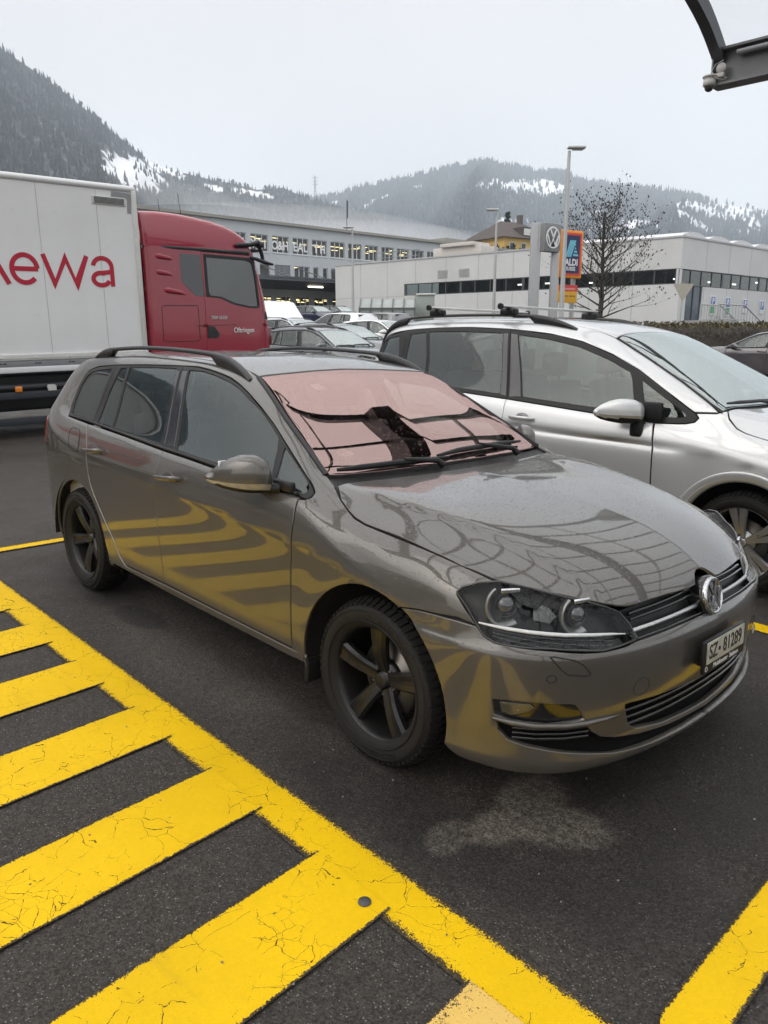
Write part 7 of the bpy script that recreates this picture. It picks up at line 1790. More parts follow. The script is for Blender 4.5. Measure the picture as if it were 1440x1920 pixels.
def build_factory():
    p0, p1 = (-28.0, 69.7), (24.0, 117.6)
    M, L = wall_frame(p0, p1)
    t = thing('factory_building', 'long grey-blue three-storey factory with lettered windows behind the parked cars', 'building', frame=BM, M=M)
    wall = plain('factory_render', (.50, .53, .55), .85, vary=.06, scale=.3, bump=.1); frm = plain('factory_frame', (.62, .64, .65), .5); roofm = plain('factory_roof', (.30, .29, .26), .7)
    HR = 11.25; base = 1.2
    def along(px):   # distance along the wall seen at view column px
        ax, _ = pxa(px, 470); d = Vector((math.sin(R(ax)), math.cos(R(ax)))); q = Vector((p1[0] - p0[0], p1[1] - p0[1])).normalized()
        den = d.x * q.y - d.y * q.x
        return (p0[0] * d.y - p0[1] * d.x) / (-(q.x * d.y - q.y * d.x)) if abs(den) > 1e-9 else 0
    X = lambda z: along(440 + z / 2.769)
    top = [(X(a), X(b)) for a, b in ((-130, -50), (-25, 62), (85, 175), (197, 282), (303, 383), (403, 480), (498, 572), (590, 660), (678, 745), (763, 826), (843, 905), (922, 982), (1000, 1058), (1075, 1125), (1130, 1150), (1163, 1183), (1197, 1245), (1260, 1300))]
    opens = [(a, b, 8.45, 10.15) for a, b in top]
    mid = [(X(a), X(b)) for a, b in ((20, 70), (128, 182), (205, 287), (308, 387), (407, 435), (457, 482), (500, 560), (590, 660), (680, 745))]
    opens2 = [(a, b, 5.35, 7.25) for a, b in mid]
    low = [(X(a), X(b)) for a, b in ((0, 80), (108, 190), (210, 290), (313, 388), (410, 484), (505, 575), (600, 660))]
    opens3 = [(a, b, 2.05, 4.05) for a, b in low]
    mb = MB(); wall_with_openings(mb, L, base - 3, HR, opens + opens2 + opens3)
    mb.add([(0, 0, base - 3), (0, 14, base - 3), (0, 14, HR), (0, 0, HR), (L, 0, base - 3), (L, 14, base - 3), (L, 14, HR), (L, 0, HR)], [(0, 1, 2, 3), (4, 7, 6, 5), (1, 5, 6, 2)])
    mb.build('wall', wall, t)
    mb = MB(); mb.span((-.3, -.35, HR), (L + .3, 14.3, HR + .28)); mb.build('roof', roofm, t)
    room = plain('factory_room', (.20, .19, .17), .9)
    mb = MB()
    for z_ in (1.3, 4.7, 7.9, 11.0): mb.add([(0, .4, z_), (L, .4, z_), (L, 7, z_), (0, 7, z_)], [(0, 1, 2, 3)])
    mb.add([(0, 7, 0), (L, 7, 0), (L, 7, HR), (0, 7, HR)], [(0, 1, 2, 3)]); mb.build('interior', room, t)
    lampm = emit('factory_lamp', (1, .82, .42), 3.2)
    gl = glass('factory_glass', (.62, .64, .62), (1, 1, 1), .06); blind = plain('blind_grey', (.22, .235, .25), .6); white = plain('window_letter_white', (.8, .8, .8), .6)
    words = {2: 'YSI', 3: 'O&H', 4: 'EAL', 5: 'TH', 1: 'PH'}
    def window(a, b, z0, z1, panes, lit, letters=None, closed=False):
        m = MB(); fr = .07
        m.span((a, .10, z0), (a + fr, .18, z1)); m.span((b - fr, .10, z0), (b, .18, z1)); m.span((a + fr, .10, z0), (b - fr, .18, z0 + fr)); m.span((a + fr, .10, z1 - fr), (b - fr, .18, z1))
        for k in range(1, panes): x_ = a + (b - a) * k / panes; m.span((x_ - .045, .102, z0 + fr), (x_ + .045, .178, z1 - fr))
        w_ = m.build('window', frm, t)
        m = MB(); m.span((a - .08, -.06, z0 - .09), (b + .08, .09, z0 - .012)); m.build('sill', frm, w_)
        if closed:
            m = MB()
            for k in range(12): m.span((a + .02, .05, z0 + (z1 - z0) * k / 12), (b - .02, .075, z0 + (z1 - z0) * (k + .8) / 12))
            m.build('blind', blind, w_)
        else:
            m = MB(); m.add([(a + fr, .14, z0 + fr), (b - fr, .14, z0 + fr), (b - fr, .14, z1 - fr), (a + fr, .14, z1 - fr)], [(0, 1, 2, 3)]); m.build('pane', gl, w_)
        if lit:
            m = MB()
            for k in range(lit):
                x_ = a + (b - a) * random.uniform(.05, .6); y_ = random.uniform(1.0, 4.0); zz = z1 - random.uniform(.02, .30) - .04 * y_
                m.span((x_, y_, zz), (x_ + random.uniform(.7, 1.4), y_ + .15, zz + .05))
            m.build('ceiling_lamp', lampm, w_)
        if letters:
            n = len(letters)
            for k, ch in enumerate(letters):
                x_ = a + (b - a) * (k + .5) / max(n, 3) if n > 2 else a + (b - a) * (.28 + .44 * k)
                text_obj('window_letter', ch, 1.22, white, w_, Matrix(((1, 0, 0, x_), (0, 0, -1, .095), (0, 1, 0, z0 + .72), (0, 0, 0, 1))), .004, offset=.035, sx=.85)
    for i, (a, b) in enumerate(top): window(a, b, 8.45, 10.15, 3, (2 if i in words else 3) if i < 12 else 0, words.get(i))
    for i, (a, b) in enumerate(mid): window(a, b, 5.35, 7.25, 3 if b - a > 2 else 1, 2 if i == 3 else 0, None, i in (2,))
    for i, (a, b) in enumerate(low): window(a, b, 2.05, 4.05, 3, 5)
    # loading bay roof with a lamp and tie rods
    xa, xb = X(-60), X(640)
    mb = MB(); mb.add([(xa, -.02, 4.75), (xb, -.02, 4.75), (xb, -5.6, 5.25), (xa, -5.6, 5.25), (xa, -.02, 5.0), (xb, -.02, 5.0), (xb, -5.6, 5.55), (xa, -5.6, 5.55)], [(0, 1, 2, 3), (4, 7, 6, 5), (3, 2, 6, 7), (0, 3, 7, 4), (1, 5, 6, 2)])
    for k in range(60):
        x_ = xa + (xb - xa) * k / 60; mb.span((x_, -5.68, 5.50), (x_ + .18, -5.55, 5.66))
    bay = mb.build('loading_bay_roof', plain('bay_roof', (.11, .125, .14), .6), t)
    mb = MB(); x_ = X(322); mb.box((x_, -3.2, 4.93), (1.9, .18, .10)); mb.build('bay_lamp', emit('bay_lamp', (1, .93, .72), 5.), bay)
    for q in (150, 330, 500):
        mb = MB(); mb.tube([(X(q) , -.02, 7.0), (X(q) + .3, -5.0, 5.55)], .05, 6); mb.build('tie_rod', plain('rod_grey', (.15, .16, .17), .6), bay)
    mb = MB(); mb.tube([(X(726), 5, HR + .2), (X(726), 5, HR + 4.6)], [.07, .04], 8); pole = mb.build('roof_mast', plain('rod_grey', (.15, .16, .17), .6), t)
    mb = MB(); mb.box((X(726) + .12, 5, HR + 3.5), (.16, .06, 2.0), bev=.02); mb.build('mast_flag', plain('flag_dark', (.05, .055, .07), .8), pole)
    mb = MB(); mb.span((X(1180), 3, HR + .25), (X(1290), 8, HR + 1.3)); mb.build('roof_unit', roofm, t)
def build_hall():
    corner = (20.4, 55.0); left = (-4.75, 78.0); right = (52.0, 82.5)
    panel = plain('hall_panel', (.60, .61, .61), .6, vary=.05, scale=.35, dirt=.12, bump=.06); gap = plain('hall_joint', (.40, .40, .40), .7); frm = plain('hall_frame', (.07, .075, .08), .5)
    dark = plain('hall_inside', (.045, .045, .045), .8); gl = glass('hall_glass', (.50, .56, .54), (.9, .95, .93), .10)
    t = thing('white_hall', 'low white hall with a dark band of windows round its corner', 'building', frame=BM, M=Matrix.Identity(4))
    HT = 6.49; lamp = emit('hall_lamp', (1, .97, .9), 4.)
    for (p0, p1, band, nm) in ((left, corner, (8.9, None, 3.43, 4.46), 'A'), (corner, right, (0.0, 33.0, 3.35, 4.44), 'B')):
        M, L = wall_frame(p0, p1); b0, b1, z0, z1 = band; b1 = b1 or L
        ops = [(b0, min(b1, L), z0, z1)]
        if nm == 'B': ops.append((1.0, 3.3, .3, z0 - .001))
        mb = MB(); wall_with_openings(mb, L, -2.2, HT, ops, th=.3); mb.v = [tuple(M @ Vector(v)) for v in mb.v]; w = mb.build('wall', panel, t)
        mb = MB(); n = int(L / 3.55)
        for k in range(1, n + 1):
            x_ = L * k / (n + 1)
            mb.span((x_, -.006, z1 if b0 < x_ < b1 else -2), (x_ + .05, .01, HT)); 
            if b0 < x_ < b1 and not (nm == 'B' and x_ < 3.4): mb.span((x_, -.006, -2), (x_ + .05, .01, z0))
        if nm == 'A': mb.span((0, -.005, 3.40), (b0, .01, 3.44))
        mb.v = [tuple(M @ Vector(v)) for v in mb.v]; mb.build('panel_joint', gap, w)
        mb = MB(); mb.span((-.05, -.06, HT), (L + .05, .5, HT + .12)); mb.v = [tuple(M @ Vector(v)) for v in mb.v]; mb.build('roof_edge', plain('hall_edge', (.45, .46, .47), .5), w)
        # ribbon window
        mb = MB(); mb.span((b0, .06, z0), (b1, .16, z0 + .07)); mb.span((b0, .06, z1 - .07), (b1, .16, z1)); k = 0
        x_ = b0
        while x_ < b1 - .3:
            mb.span((x_, .065, z0 + .07), (x_ + (.22 if k % 4 == 0 else .09), .155, z1 - .07)); x_ += 1.55; k += 1
        mb.v = [tuple(M @ Vector(v)) for v in mb.v]; win = mb.build('ribbon_window', frm, w)
        mb = MB(); mb.add([(b0, .11, z0), (b1, .11, z0), (b1, .11, z1), (b0, .11, z1)], [(0, 1, 2, 3)]); mb.v = [tuple(M @ Vector(v)) for v in mb.v]; mb.build('pane', gl, win)
        mb = MB(); mb.add([(b0, 5, z0 - 1), (b1, 5, z0 - 1), (b1, 5, z1 + .5), (b0, 5, z1 + .5), (b0, .3, z0 - .6), (b1, .3, z0 - .6), (b1, .3, z1 + .25), (b0, .3, z1 + .25)], [(0, 1, 2, 3), (0, 4, 5, 1), (3, 2, 6, 7)]); mb.v = [tuple(M @ Vector(v)) for v in mb.v]; mb.build('interior', dark, win)
        for q in range(9 if nm == 'B' else 5):
            m = MB(); x_ = b0 + (b1 - b0) * random.uniform(.03, .97); zz = z1 - random.uniform(.25, .55); m.box((x_, random.uniform(.8, 2.5), zz), (.45, .12, .10)); m.v = [tuple(M @ Vector(v)) for v in m.v]; m.build('ceiling_lamp', lamp, win)
        if nm == 'B':
            d = MB(); d.span((1.0, .10, .3), (3.3, .2, z0)); d.v = [tuple(M @ Vector(v)) for v in d.v]; dr = d.build('glazed_entrance', plain('door_slate', (.06, .08, .11), .2), w)
            for xx in (1.05, 2.1, 3.2):
                d = MB(); d.span((xx, .04, .3), (xx + .08, .10, z0)); d.v = [tuple(M @ Vector(v)) for v in d.v]; d.build('door_frame', frm, dr)
            # wavy shed roof behind the edge
            vs, fs = [], []
            n = 150; Lr = L
            for i in range(n):
                x_ = Lr * i / (n - 1); ph = (x_ % 3.7) / 3.7; h = HT + .10 + .38 * math.sin(math.pi * ph) ** .8
                vs += [(x_, .15, HT + .05), (x_, .15, h), (x_, 9, h + .2)]
            for i in range(n - 1): fs += [(3 * i, 3 * i + 3, 3 * i + 4, 3 * i + 1), (3 * i + 1, 3 * i + 4, 3 * i + 5, 3 * i + 2)]
            m = MB(); m.add([tuple(M @ Vector(v)) for v in vs], fs); m.build('shed_roof', plain('shed_snow', (.62, .63, .65), .7), t)
            m = MB(); m.box((26, 3, HT + .8), (1.0, 1, 1.2)); m.v = [tuple(M @ Vector(v)) for v in m.v]; m.build('chimney', plain('chimney_brown', (.12, .10, .09), .8), t)
            MB_ = M
        else: MA = M
    # flat roof between the wings
    c1, l1, r1 = Vector((*corner, 0)), Vector((*left, 0)), Vector((*right, 0)); far = l1 + r1 - c1
    mb = MB(); mb.add([(p.x, p.y, HT - .05) for p in (c1, l1, far, r1)], [(0, 1, 2, 3)]); mb.build('roof', plain('hall_roof', (.30, .31, .32), .8), t)
    # roof plant and guard rail on the left wing
    mb = MB(); mb.span((11.0, 1.5, HT), (16.2, 4.0, HT + .95), bev=.05); mb.span((12.0, 1.2, HT + .95), (15.6, 3.6, HT + 1.25), bev=.05)
    mb.v = [tuple(MA @ Vector(v)) for v in mb.v]; mb.build('roof_plant', plain('plant_beige', (.55, .52, .48), .7), t)
    mb = MB()
    for k in range(7): mb.tube([(4.0 + k * .9, 1.5, HT - .1), (4.0 + k * .9, 1.5, HT + 1.05)], .03, 6)
    for z_ in (.55, 1.05): mb.tube([(4.0, 1.5, HT + z_), (9.4, 1.5, HT + z_)], .03, 6)
    mb.v = [tuple(MA @ Vector(v)) for v in mb.v]; mb.build('guard_rail', plain('rail_zinc', (.25, .27, .28), .5, .6), t)
    for x_ in (13.3, 15.6):
        mb = MB(); mb.span((x_ - .55, -.02, 4.75), (x_ + .55, .02, 5.45))
        for k in range(7): mb.span((x_ - .5, -.05, 4.80 + k * .09), (x_ + .5, -.02, 4.84 + k * .09))
        mb.v = [tuple(MA @ Vector(v)) for v in mb.v]; mb.build('wall_vent', plain('vent_grey', (.42, .43, .43), .6), t)
    # things along the hall's foot
    steel = plain('rail_steel', (.42, .43, .43), .45, .4)
    rl = thing('stair_railing', 'grey steel stair railing at the white hall entrance', 'railing', frame=BM, M=MB_)
    for (xa, xb, y_, nm) in ((1.1, 6.6, -1.1, 0), (1.3, 7.8, -2.3, 0)):
        mb = MB(); zt = 2.05
        mb.tube([(xa, y_, zt), (xb - 2.6, y_, zt), (xb, y_, zt - 1.0), (xb, y_, .0)], .05, 8); mb.tube([(xa, y_, zt - 1.0), (xb - 2.6, y_, zt - 1.0), (xb, y_, .05)], .035, 6); mb.tube([(xa, y_, 0), (xa, y_, zt)], .05, 8)
        mb.build('handrail', steel, rl)
        for k in range(14):
            x_ = xa + (xb - xa) * (k + .5) / 14; d = max(0, x_ - (xb - 2.6)) / 2.6
            mb = MB(); mb.tube([(x_, y_, zt - 1.0 - 1.0 * d), (x_, y_, zt - d)], .02, 5); mb.build('baluster', steel, rl)
    mb = MB(); mb.span((.8, -2.3, -1.0), (4.4, -.02, .98))
    for k in range(4): mb.span((4.4 + k * .75, -2.3, -1.0), (5.15 + k * .75, -.02, .74 - k * .24))
    mb.build('steps', plain('step_concrete', (.35, .35, .34), .8), rl)
    blue = plain('sign_blue', (.02, .10, .42), .4); green = plain('sign_green', (.05, .32, .12), .4); wht = plain('sign_white', (.75, .75, .75), .4)
    for i, (px_, charge) in enumerate(((1336, 1), (1364, 1), (1397, 0), (1429, 0))):
        ax, _ = pxa(px_, 560); d = Vector((math.sin(R(ax)), math.cos(R(ax)))); q = Vector((right[0] - corner[0], right[1] - corner[1])).normalized()
        s_ = (corner[0] * d.y - corner[1] * d.x) / (-(q.x * d.y - q.y * d.x))
        lab = ('blue and green parking sign nearest the hall entrance', 'blue and green parking sign second from the hall entrance', 'small blue parking sign third from the hall entrance', 'small blue parking sign furthest from the hall entrance')[i]
        g = thing('parking_sign', lab, 'sign', frame=BM, M=MB_ @ Matrix.Translation((s_, 0, 2.35 - i * .04)), group='parking signs on the hall wall')
        mb = MB(); hgt = .95 if charge else .62; mb.span((-.34, -.06, -hgt), (.34, -.012, .42), bev=.02); pl_ = mb.build('sign_plate', wht, g)
        mb = MB(); mb.span((-.28, -.075, -.26), (.28, -.058, .37)); bp = mb.build('blue_field', blue, pl_)
        if charge:
            mb = MB(); mb.span((-.28, -.075, -.80), (.28, -.058, -.32)); mb.build('green_field', green, pl_)
        text_obj('parking_letter', 'P', .6, wht, bp, Matrix(((1, 0, 0, 0), (0, 0, -1, -.078), (0, 1, 0, .055), (0, 0, 0, 1))), .002, offset=.02)
        if charge:
            c = thing('charging_post', ('car charging post nearest the hall entrance with coiled cable', 'car charging post second from the hall entrance with coiled cable')[i], 'charger', frame=BM, M=MB_ @ Matrix.Translation((s_ + .1, -.5, .4)), group='charging posts on the hall wall')
            mb = MB(); mb.span((-.16, -.12, -1.0), (.16, .12, .95), bev=.03); cp = mb.build('post_body', plain('post_grey', (.40, .41, .41), .5), c)
            mb = MB(); mb.span((-.12, -.14, .45), (.12, -.118, .85), bev=.01); mb.build('screen', plain('post_dark', (.05, .05, .06), .3), cp)
            mb = MB(); mb.tube([(-.05, -.15, .4), (-.3, -.2, .1), (-.25, -.2, -.5), (.05, -.2, -.75), (.28, -.2, -.4), (.2, -.18, .2)], .03, 6); mb.build('cable', plain('post_dark', (.05, .05, .06), .3), cp)
def build_house():
    t = thing('yellow_house', 'yellow house with a brown hipped roof above the white hall', 'house', frame=BM, M=Matrix.Translation((20.8, 133, 0)) @ Matrix.Rotation(R(33), 4, 'Z'))
    yel = plain('house_yellow', (.72, .48, .15), .8, vary=.06, scale=.5); rf = plain('house_roof', (.075, .06, .055), .8, vary=.3, scale=2); wh = plain('house_white', (.65, .65, .63), .6)
    w, d, h = 5.4, 4.5, 15.0
    mb = MB(); mb.span((-w, -d, 4), (w, d, h)); wall = mb.build('wall', yel, t)
    mb = MB(); e = .8; rz = 18.0
    mb.add([(-w - e, -d - e, h - .1), (w + e, -d - e, h - .1), (w + e, d + e, h - .1), (-w - e, d + e, h - .1), (-2.2, 0, rz), (2.2, 0, rz)], [(0, 1, 5, 4), (1, 2, 5), (2, 3, 4, 5), (3, 0, 4), (0, 3, 2, 1)]); roof = mb.build('roof', rf, t)
    mb = MB(); mb.span((1.6, -.4, 17.4), (2.3, .4, 19.2)); mb.build('chimney', plain('chimney_brown', (.12, .10, .09), .8), roof)
    mb = MB(); mb.span((-1.6, -d - .1, 15.3), (.4, -1.5, 16.7)); dm = mb.build('dormer', rf, roof)
    mb = MB(); mb.span((-1.3, -d - .16, 15.45), (.1, -d - .11, 16.45)); mb.build('window', wh, dm)
    for x_ in (-3.6, -1.2, 1.4, 3.8):
        mb = MB(); mb.span((x_ - .55, -d - .06, 12.4), (x_ + .55, -d - .01, 14.3)); f = mb.build('window', wh, wall)
        mb = MB(); mb.span((x_ - .42, -d - .09, 12.55), (x_ + .42, -d - .062, 14.15)); mb.build('pane', plain('pane_dark', (.05, .06, .07), .1), f)
    for y_ in (-2, 1.5):
        mb = MB(); mb.span((w + .01, y_ - .55, 12.4), (w + .06, y_ + .55, 14.3)); f = mb.build('window', wh, wall)
        mb = MB(); mb.span((w + .062, y_ - .42, 12.55), (w + .09, y_ + .42, 14.15)); mb.build('pane', plain('pane_dark', (.05, .06, .07), .1), f)
    tr = thing('conifer', 'dark conifer standing behind the yellow house', 'tree', frame=BM, M=Matrix.Translation((21.2, 139, 10)))
    mb = MB(); mb.cyl((0, 0, -6), (0, 0, 9), .25, 8, r2=.05); mb.build('trunk', plain('bark', (.07, .06, .05), .9), tr)
    vs, fs = [], []
    for k in range(800):
        z_ = random.random() ** .8 * 10.5; r = (10.8 - z_) * .26 * random.uniform(.3, 1.0); a = random.random() * 6.28; s_ = .45
        p = Vector((r * math.cos(a), r * math.sin(a), z_ - .2 * r)); q = [p + Vector((random.uniform(-s_, s_), random.uniform(-s_, s_), random.uniform(-s_ * .6, s_ * .3))) for _ in range(3)]
        b = len(vs); vs += [tuple(x) for x in q]; fs.append((b, b + 1, b + 2))
    mb = MB(); mb.add(vs, fs); mb.build('crown', plain('needle_green', (.022, .032, .022), .9, vary=.4, scale=1.), tr)
    hd = thing('cypress_hedge', 'clipped dark green hedge in front of the yellow house', 'hedge', frame=BM, M=Matrix.Translation((18.6, 126, 8)) @ Matrix.Rotation(R(20), 4, 'Z'))
    vs, fs = [], []
    for i in range(7):
        for k in range(160):
            z_ = random.random() * 5.2; r = .55 * (1 - (z_ / 5.4) ** 3) * random.uniform(.5, 1); a = random.random() * 6.28; p = Vector((-3 + i * 1.0 + r * math.cos(a), r * math.sin(a), z_ + .3 * (i % 3)))
            b = len(vs); vs += [tuple(p + Vector((random.uniform(-.3, .3), random.uniform(-.3, .3), random.uniform(-.3, .4)))) for _ in range(3)]; fs.append((b, b + 1, b + 2))
    mb = MB(); mb.add(vs, fs); mb.build('foliage', plain('needle_green', (.022, .032, .022), .9, vary=.4, scale=1.), hd)
def build_yard():
    zinc = plain('skip_zinc', (.30, .33, .32), .6, vary=.12, scale=1.2, dirt=.25, bump=.1); dk = plain('skip_rib', (.12, .13, .13), .6, dirt=.2)
    c = thing('waste_container', 'grey ribbed waste container beside the white hall wall', 'container', frame=BM, M=Matrix.Translation((-1.75, 54.5, .35)) @ Matrix.Rotation(R(-4), 4, 'Z'))
    L = 3.9
    mb = MB(); mb.add([(0, 0, 0), (L, 0, 0), (L, 0, 1.45), (0, 0, 1.45), (0.1, 1.0, 2.05), (L - .1, 1.0, 2.05), (0, 2.3, 0), (L, 2.3, 0), (0, 2.3, 1.9), (L, 2.3, 1.9)], [(0, 1, 2, 3), (3, 2, 5, 4), (0, 3, 4, 8, 6), (1, 7, 9, 5, 2), (6, 8, 9, 7), (4, 5, 9, 8)]); b = mb.build('container_body', zinc, c)
    for k in range(6):
        x_ = .02 + (L - .1) * k / 5
        mb = MB(); mb.span((x_, -.09, 0), (x_ + .10, .0, 1.45)); mb.add([(x_, -.06, 1.45), (x_ + .1, -.06, 1.45), (x_ + .1, .98, 2.13), (x_, .98, 2.13)], [(0, 1, 2, 3)]); mb.build('rib', dk, b)
    for z_ in (.02, .72, 1.38):
        mb = MB(); mb.span((0, -.07, z_), (L, -.002, z_ + .09)); mb.build('cross_rail', dk, b)
    mb = MB()
    for x_ in np.arange(1.2, 2.7, .13): mb.span((x_, -.0925, .90), (x_ + random.uniform(.05, .11), -.0905, 1.0))
    mb.build('stencil_marks', plain('stencil_black', (.05, .05, .05), .7), b)
    s = thing('loading_gate', 'pale green sheet metal gate at the white hall wall', 'gate', frame=BM, M=Matrix.Translation((2.3, 57.0, .2)) @ Matrix.Rotation(R(-20), 4, 'Z'))
    gm = plain('gate_green', (.30, .335, .31), .6, vary=.08, scale=.8, dirt=.15)
    mb = MB(); mb.span((0, 0, 0), (1.35, .12, 2.55), bev=.02); g = mb.build('gate_leaf', gm, s)
    mb = MB(); mb.span((-.72, .0, 0), (-.06, .12, 2.55), bev=.02); mb.build('side_leaf', plain('gate_grey', (.42, .44, .43), .6), s)
    mb = MB(); mb.span((.05, -.10, 2.56), (1.45, .2, 2.68), bev=.03); mb.build('gate_roof', plain('gate_light', (.55, .57, .56), .5), s)
    mb = MB(); mb.span((-.045, .02, 0), (-.005, .10, 2.7)); mb.build('gate_post', plain('post_ochre', (.45, .36, .18), .7), s)
    # lamp posts
    zc = plain('lamp_zinc', (.46, .47, .47), .5, .5, vary=.08, scale=3)
    for (u, w, top, r, hl, lab) in ((5.83, 26, 5.63, .080, .55, 'tall pale lamp post in front of the supermarket sign'), (5.55, 40, 5.9, .075, .60, 'slim lamp post before the yellow house'), (-1.8, 46, 5.86, .075, .60, 'slim lamp post before the corner of the white hall')):
        t = thing('street_lamp', lab, 'street lamp', frame=BM, M=Matrix.Translation((u, w, ground_h(w) - .3)), group='lamp posts of the car park')
        H = top - ground_h(w) + .3; sg = 1 if u > 5.7 else -1
        mb = MB(); mb.tube([(0, 0, 0), (0, 0, 1.4), (0, 0, H)], [r * 1.25, r * 1.1, r * .62], 14); p = mb.build('pole', zc, t)
        mb = MB(); mb.box((sg * hl * .38, -.05, H + .09), (hl, .26, .07), bev=.02, seg=2); hd = mb.build('lamp_head', plain('lamp_head_grey', (.55, .56, .56), .5), p)
        mb = MB(); mb.box((sg * hl * .45, -.05, H + .028), (hl * .6, .18, .02)); mb.build('lamp_glass', plain('lamp_glass_grey', (.30, .31, .32), .15), hd)
    # round emblem pylon
    gp = plain('pylon_grey', (.40, .41, .42), .45, .2, vary=.05); slate = plain('pylon_slate', (.20, .205, .21), .45); wht = plain('sign_white', (.75, .75, .75), .4)
    yaw = R(38)
    t = thing('emblem_pylon', 'grey two-post pylon with a round white emblem', 'sign', frame=BM, M=Matrix.Translation((6.55, 34, -1.2)))
    mb = MB(); mb.span((-.36, -.13, 0), (.06, .13, 5.77), bev=.02); p1_ = mb.build('post', gp, t)
    mb = MB(); mb.span((.62, .25, 0), (.94, .5, 4.7), bev=.02); mb.build('post', gp, t)
    Mx = Matrix.Translation((.46, .10, 5.18)) @ Matrix.Rotation(yaw, 4, 'Z')
    mb = MB(); mb.box((.02, .0, 0), (1.04, .30, 1.13), bev=.02); mb.v = [tuple(Mx @ Vector(v)) for v in mb.v]; bx = mb.build('sign_box', slate, t)
    mb = MB(); mb.box((-.45, .19, 0), (.22, .10, 1.05)); mb.v = [tuple(Mx @ Vector(v)) for v in mb.v]; mb.build('sign_back', plain('pylon_dark', (.04, .04, .045), .5), bx)
    badge(bx, Mx @ Matrix.Translation((.02, -.165, 0)) @ Matrix.Rotation(R(90), 4, 'X'), .44, ring=wht, field=plain('pylon_slate_dark', (.10, .105, .11), .4))
    # supermarket sign
    t = thing('supermarket_sign', 'tall orange-framed blue supermarket sign on two posts', 'sign', frame=BM, M=Matrix.Translation((8.36, 36.2, -1.2)) @ Matrix.Rotation(R(30), 4, 'Z'))
    W_ = .665; Z0, Z1 = 3.70, 5.74
    for sx_ in (-1, 1):
        mb = MB(); mb.span((sx_ * .50 - .08, .14, 0), (sx_ * .50 + .08, .30, 4.5), bev=.02); mb.build('post', gp, t)
    def pl(a, b, c, d, y, name, mat, par, bev=0): mb = MB(); mb.span((a, y, c), (b, y + .03, d), bev=bev); return mb.build(name, mat, par)
    mb = MB(); mb.span((-W_, -.12, Z0), (W_, .12, Z1), bev=.03); bx = mb.build('sign_box', plain('sign_orange', (.80, .28, .01), .4), t)
    q = pl(-W_ + .10, W_ - .10, Z0 + .11, Z1 - .11, -.135, 'red_border', plain('sign_red', (.65, .045, .02), .4), bx)
    q2 = pl(-W_ + .20, W_ - .20, Z0 + .21, Z1 - .21, -.148, 'blue_field', plain('sign_navy', (.008, .018, .085), .4), bx)
    lb = plain('sign_light_blue', (.15, .48, .62), .4); F = Matrix(((1, 0, 0, 0), (0, 0, -1, -.150), (0, 1, 0, 0), (0, 0, 0, 1)))
    mb = MB(); zc_ = Z0 + 1.02
    for k, dx in enumerate((0, .12, .24)):
        mb.prism([(-.38 + dx, zc_ - .12), (-.28 + dx, zc_ - .12), (-.05 + dx, zc_ + .50), (-.02 + dx, zc_ + .60), (-.12 + dx, zc_ + .60), (-.17 + dx, zc_ + .50)], 0, .004, M=F)
    for k in range(4):
        z_ = zc_ - .07 + k * .145; xr = .40 - .075 * k; xl = .06 + .045 * k
        mb.prism([(xl, z_), (xr, z_), (xr - .05, z_ + .09), (xl + .03, z_ + .09)], 0, .004, M=F)
    mb.build('letter_mark', lb, q2)
    text_obj('sign_lettering', 'ALDI', .40, wht, q2, Matrix(((1, 0, 0, 0), (0, 0, -1, -.152), (0, 1, 0, Z0 + .66), (0, 0, 0, 1))), .002, offset=.012, sx=.88)
    text_obj('sign_lettering', 'SUISSE', .22, wht, q2, Matrix(((1, 0, 0, -.03), (0, 0, -1, -.152), (0, 1, 0, Z0 + .39), (0, 0, 0, 1))), .002, offset=.006, sx=.88)
    mb = MB(); mb.span((-.56, -.02, 2.62), (.56, .05, 3.40), bev=.01); bd = mb.build('hours_board', plain('board_yellow', (.72, .38, .02), .5), t)
    mb = MB(); mb.span((-.56, -.028, 3.13), (.56, -.021, 3.41)); rb = mb.build('red_strip', plain('board_red', (.62, .05, .04), .5), bd)
    text_obj('hours_lettering', 'ÖFFNUNGSZEITEN', .10, plain('board_pale', (.75, .45, .40), .5), rb, Matrix(((1, 0, 0, 0), (0, 0, -1, -.030), (0, 1, 0, 3.23), (0, 0, 0, 1))), .001, offset=.004)
    text_obj('hours_lettering', 'Mo - Sa 8.00 - 20.00 Uhr', .088, plain('stencil_black', (.05, .05, .05), .7), bd, Matrix(((1, 0, 0, 0), (0, 0, -1, -.022), (0, 1, 0, 2.92), (0, 0, 0, 1))), .001, offset=.003)
    # give-way sign seen from behind
    t = thing('give_way_sign', 'triangular road sign seen from behind on a thin post', 'sign', frame=BM, M=Matrix.Translation((14.28, 38, -1.1)))
    mb = MB(); mb.tube([(0, 0, 0), (0, 0, 3.5)], .035, 8); mb.build('post', zc, t)
    mb = MB(); mb.prism([(-.44, 3.47), (.44, 3.47), (.47, 3.42), (.03, 2.68), (-.03, 2.68), (-.47, 3.42)], 0, .02, M=Matrix(((1, 0, 0, 0), (0, 0, -1, -.04), (0, 1, 0, 0), (0, 0, 0, 1)))); mb.build('sign_plate', plain('sign_back_grey', (.42, .40, .34), .5, .3), t)
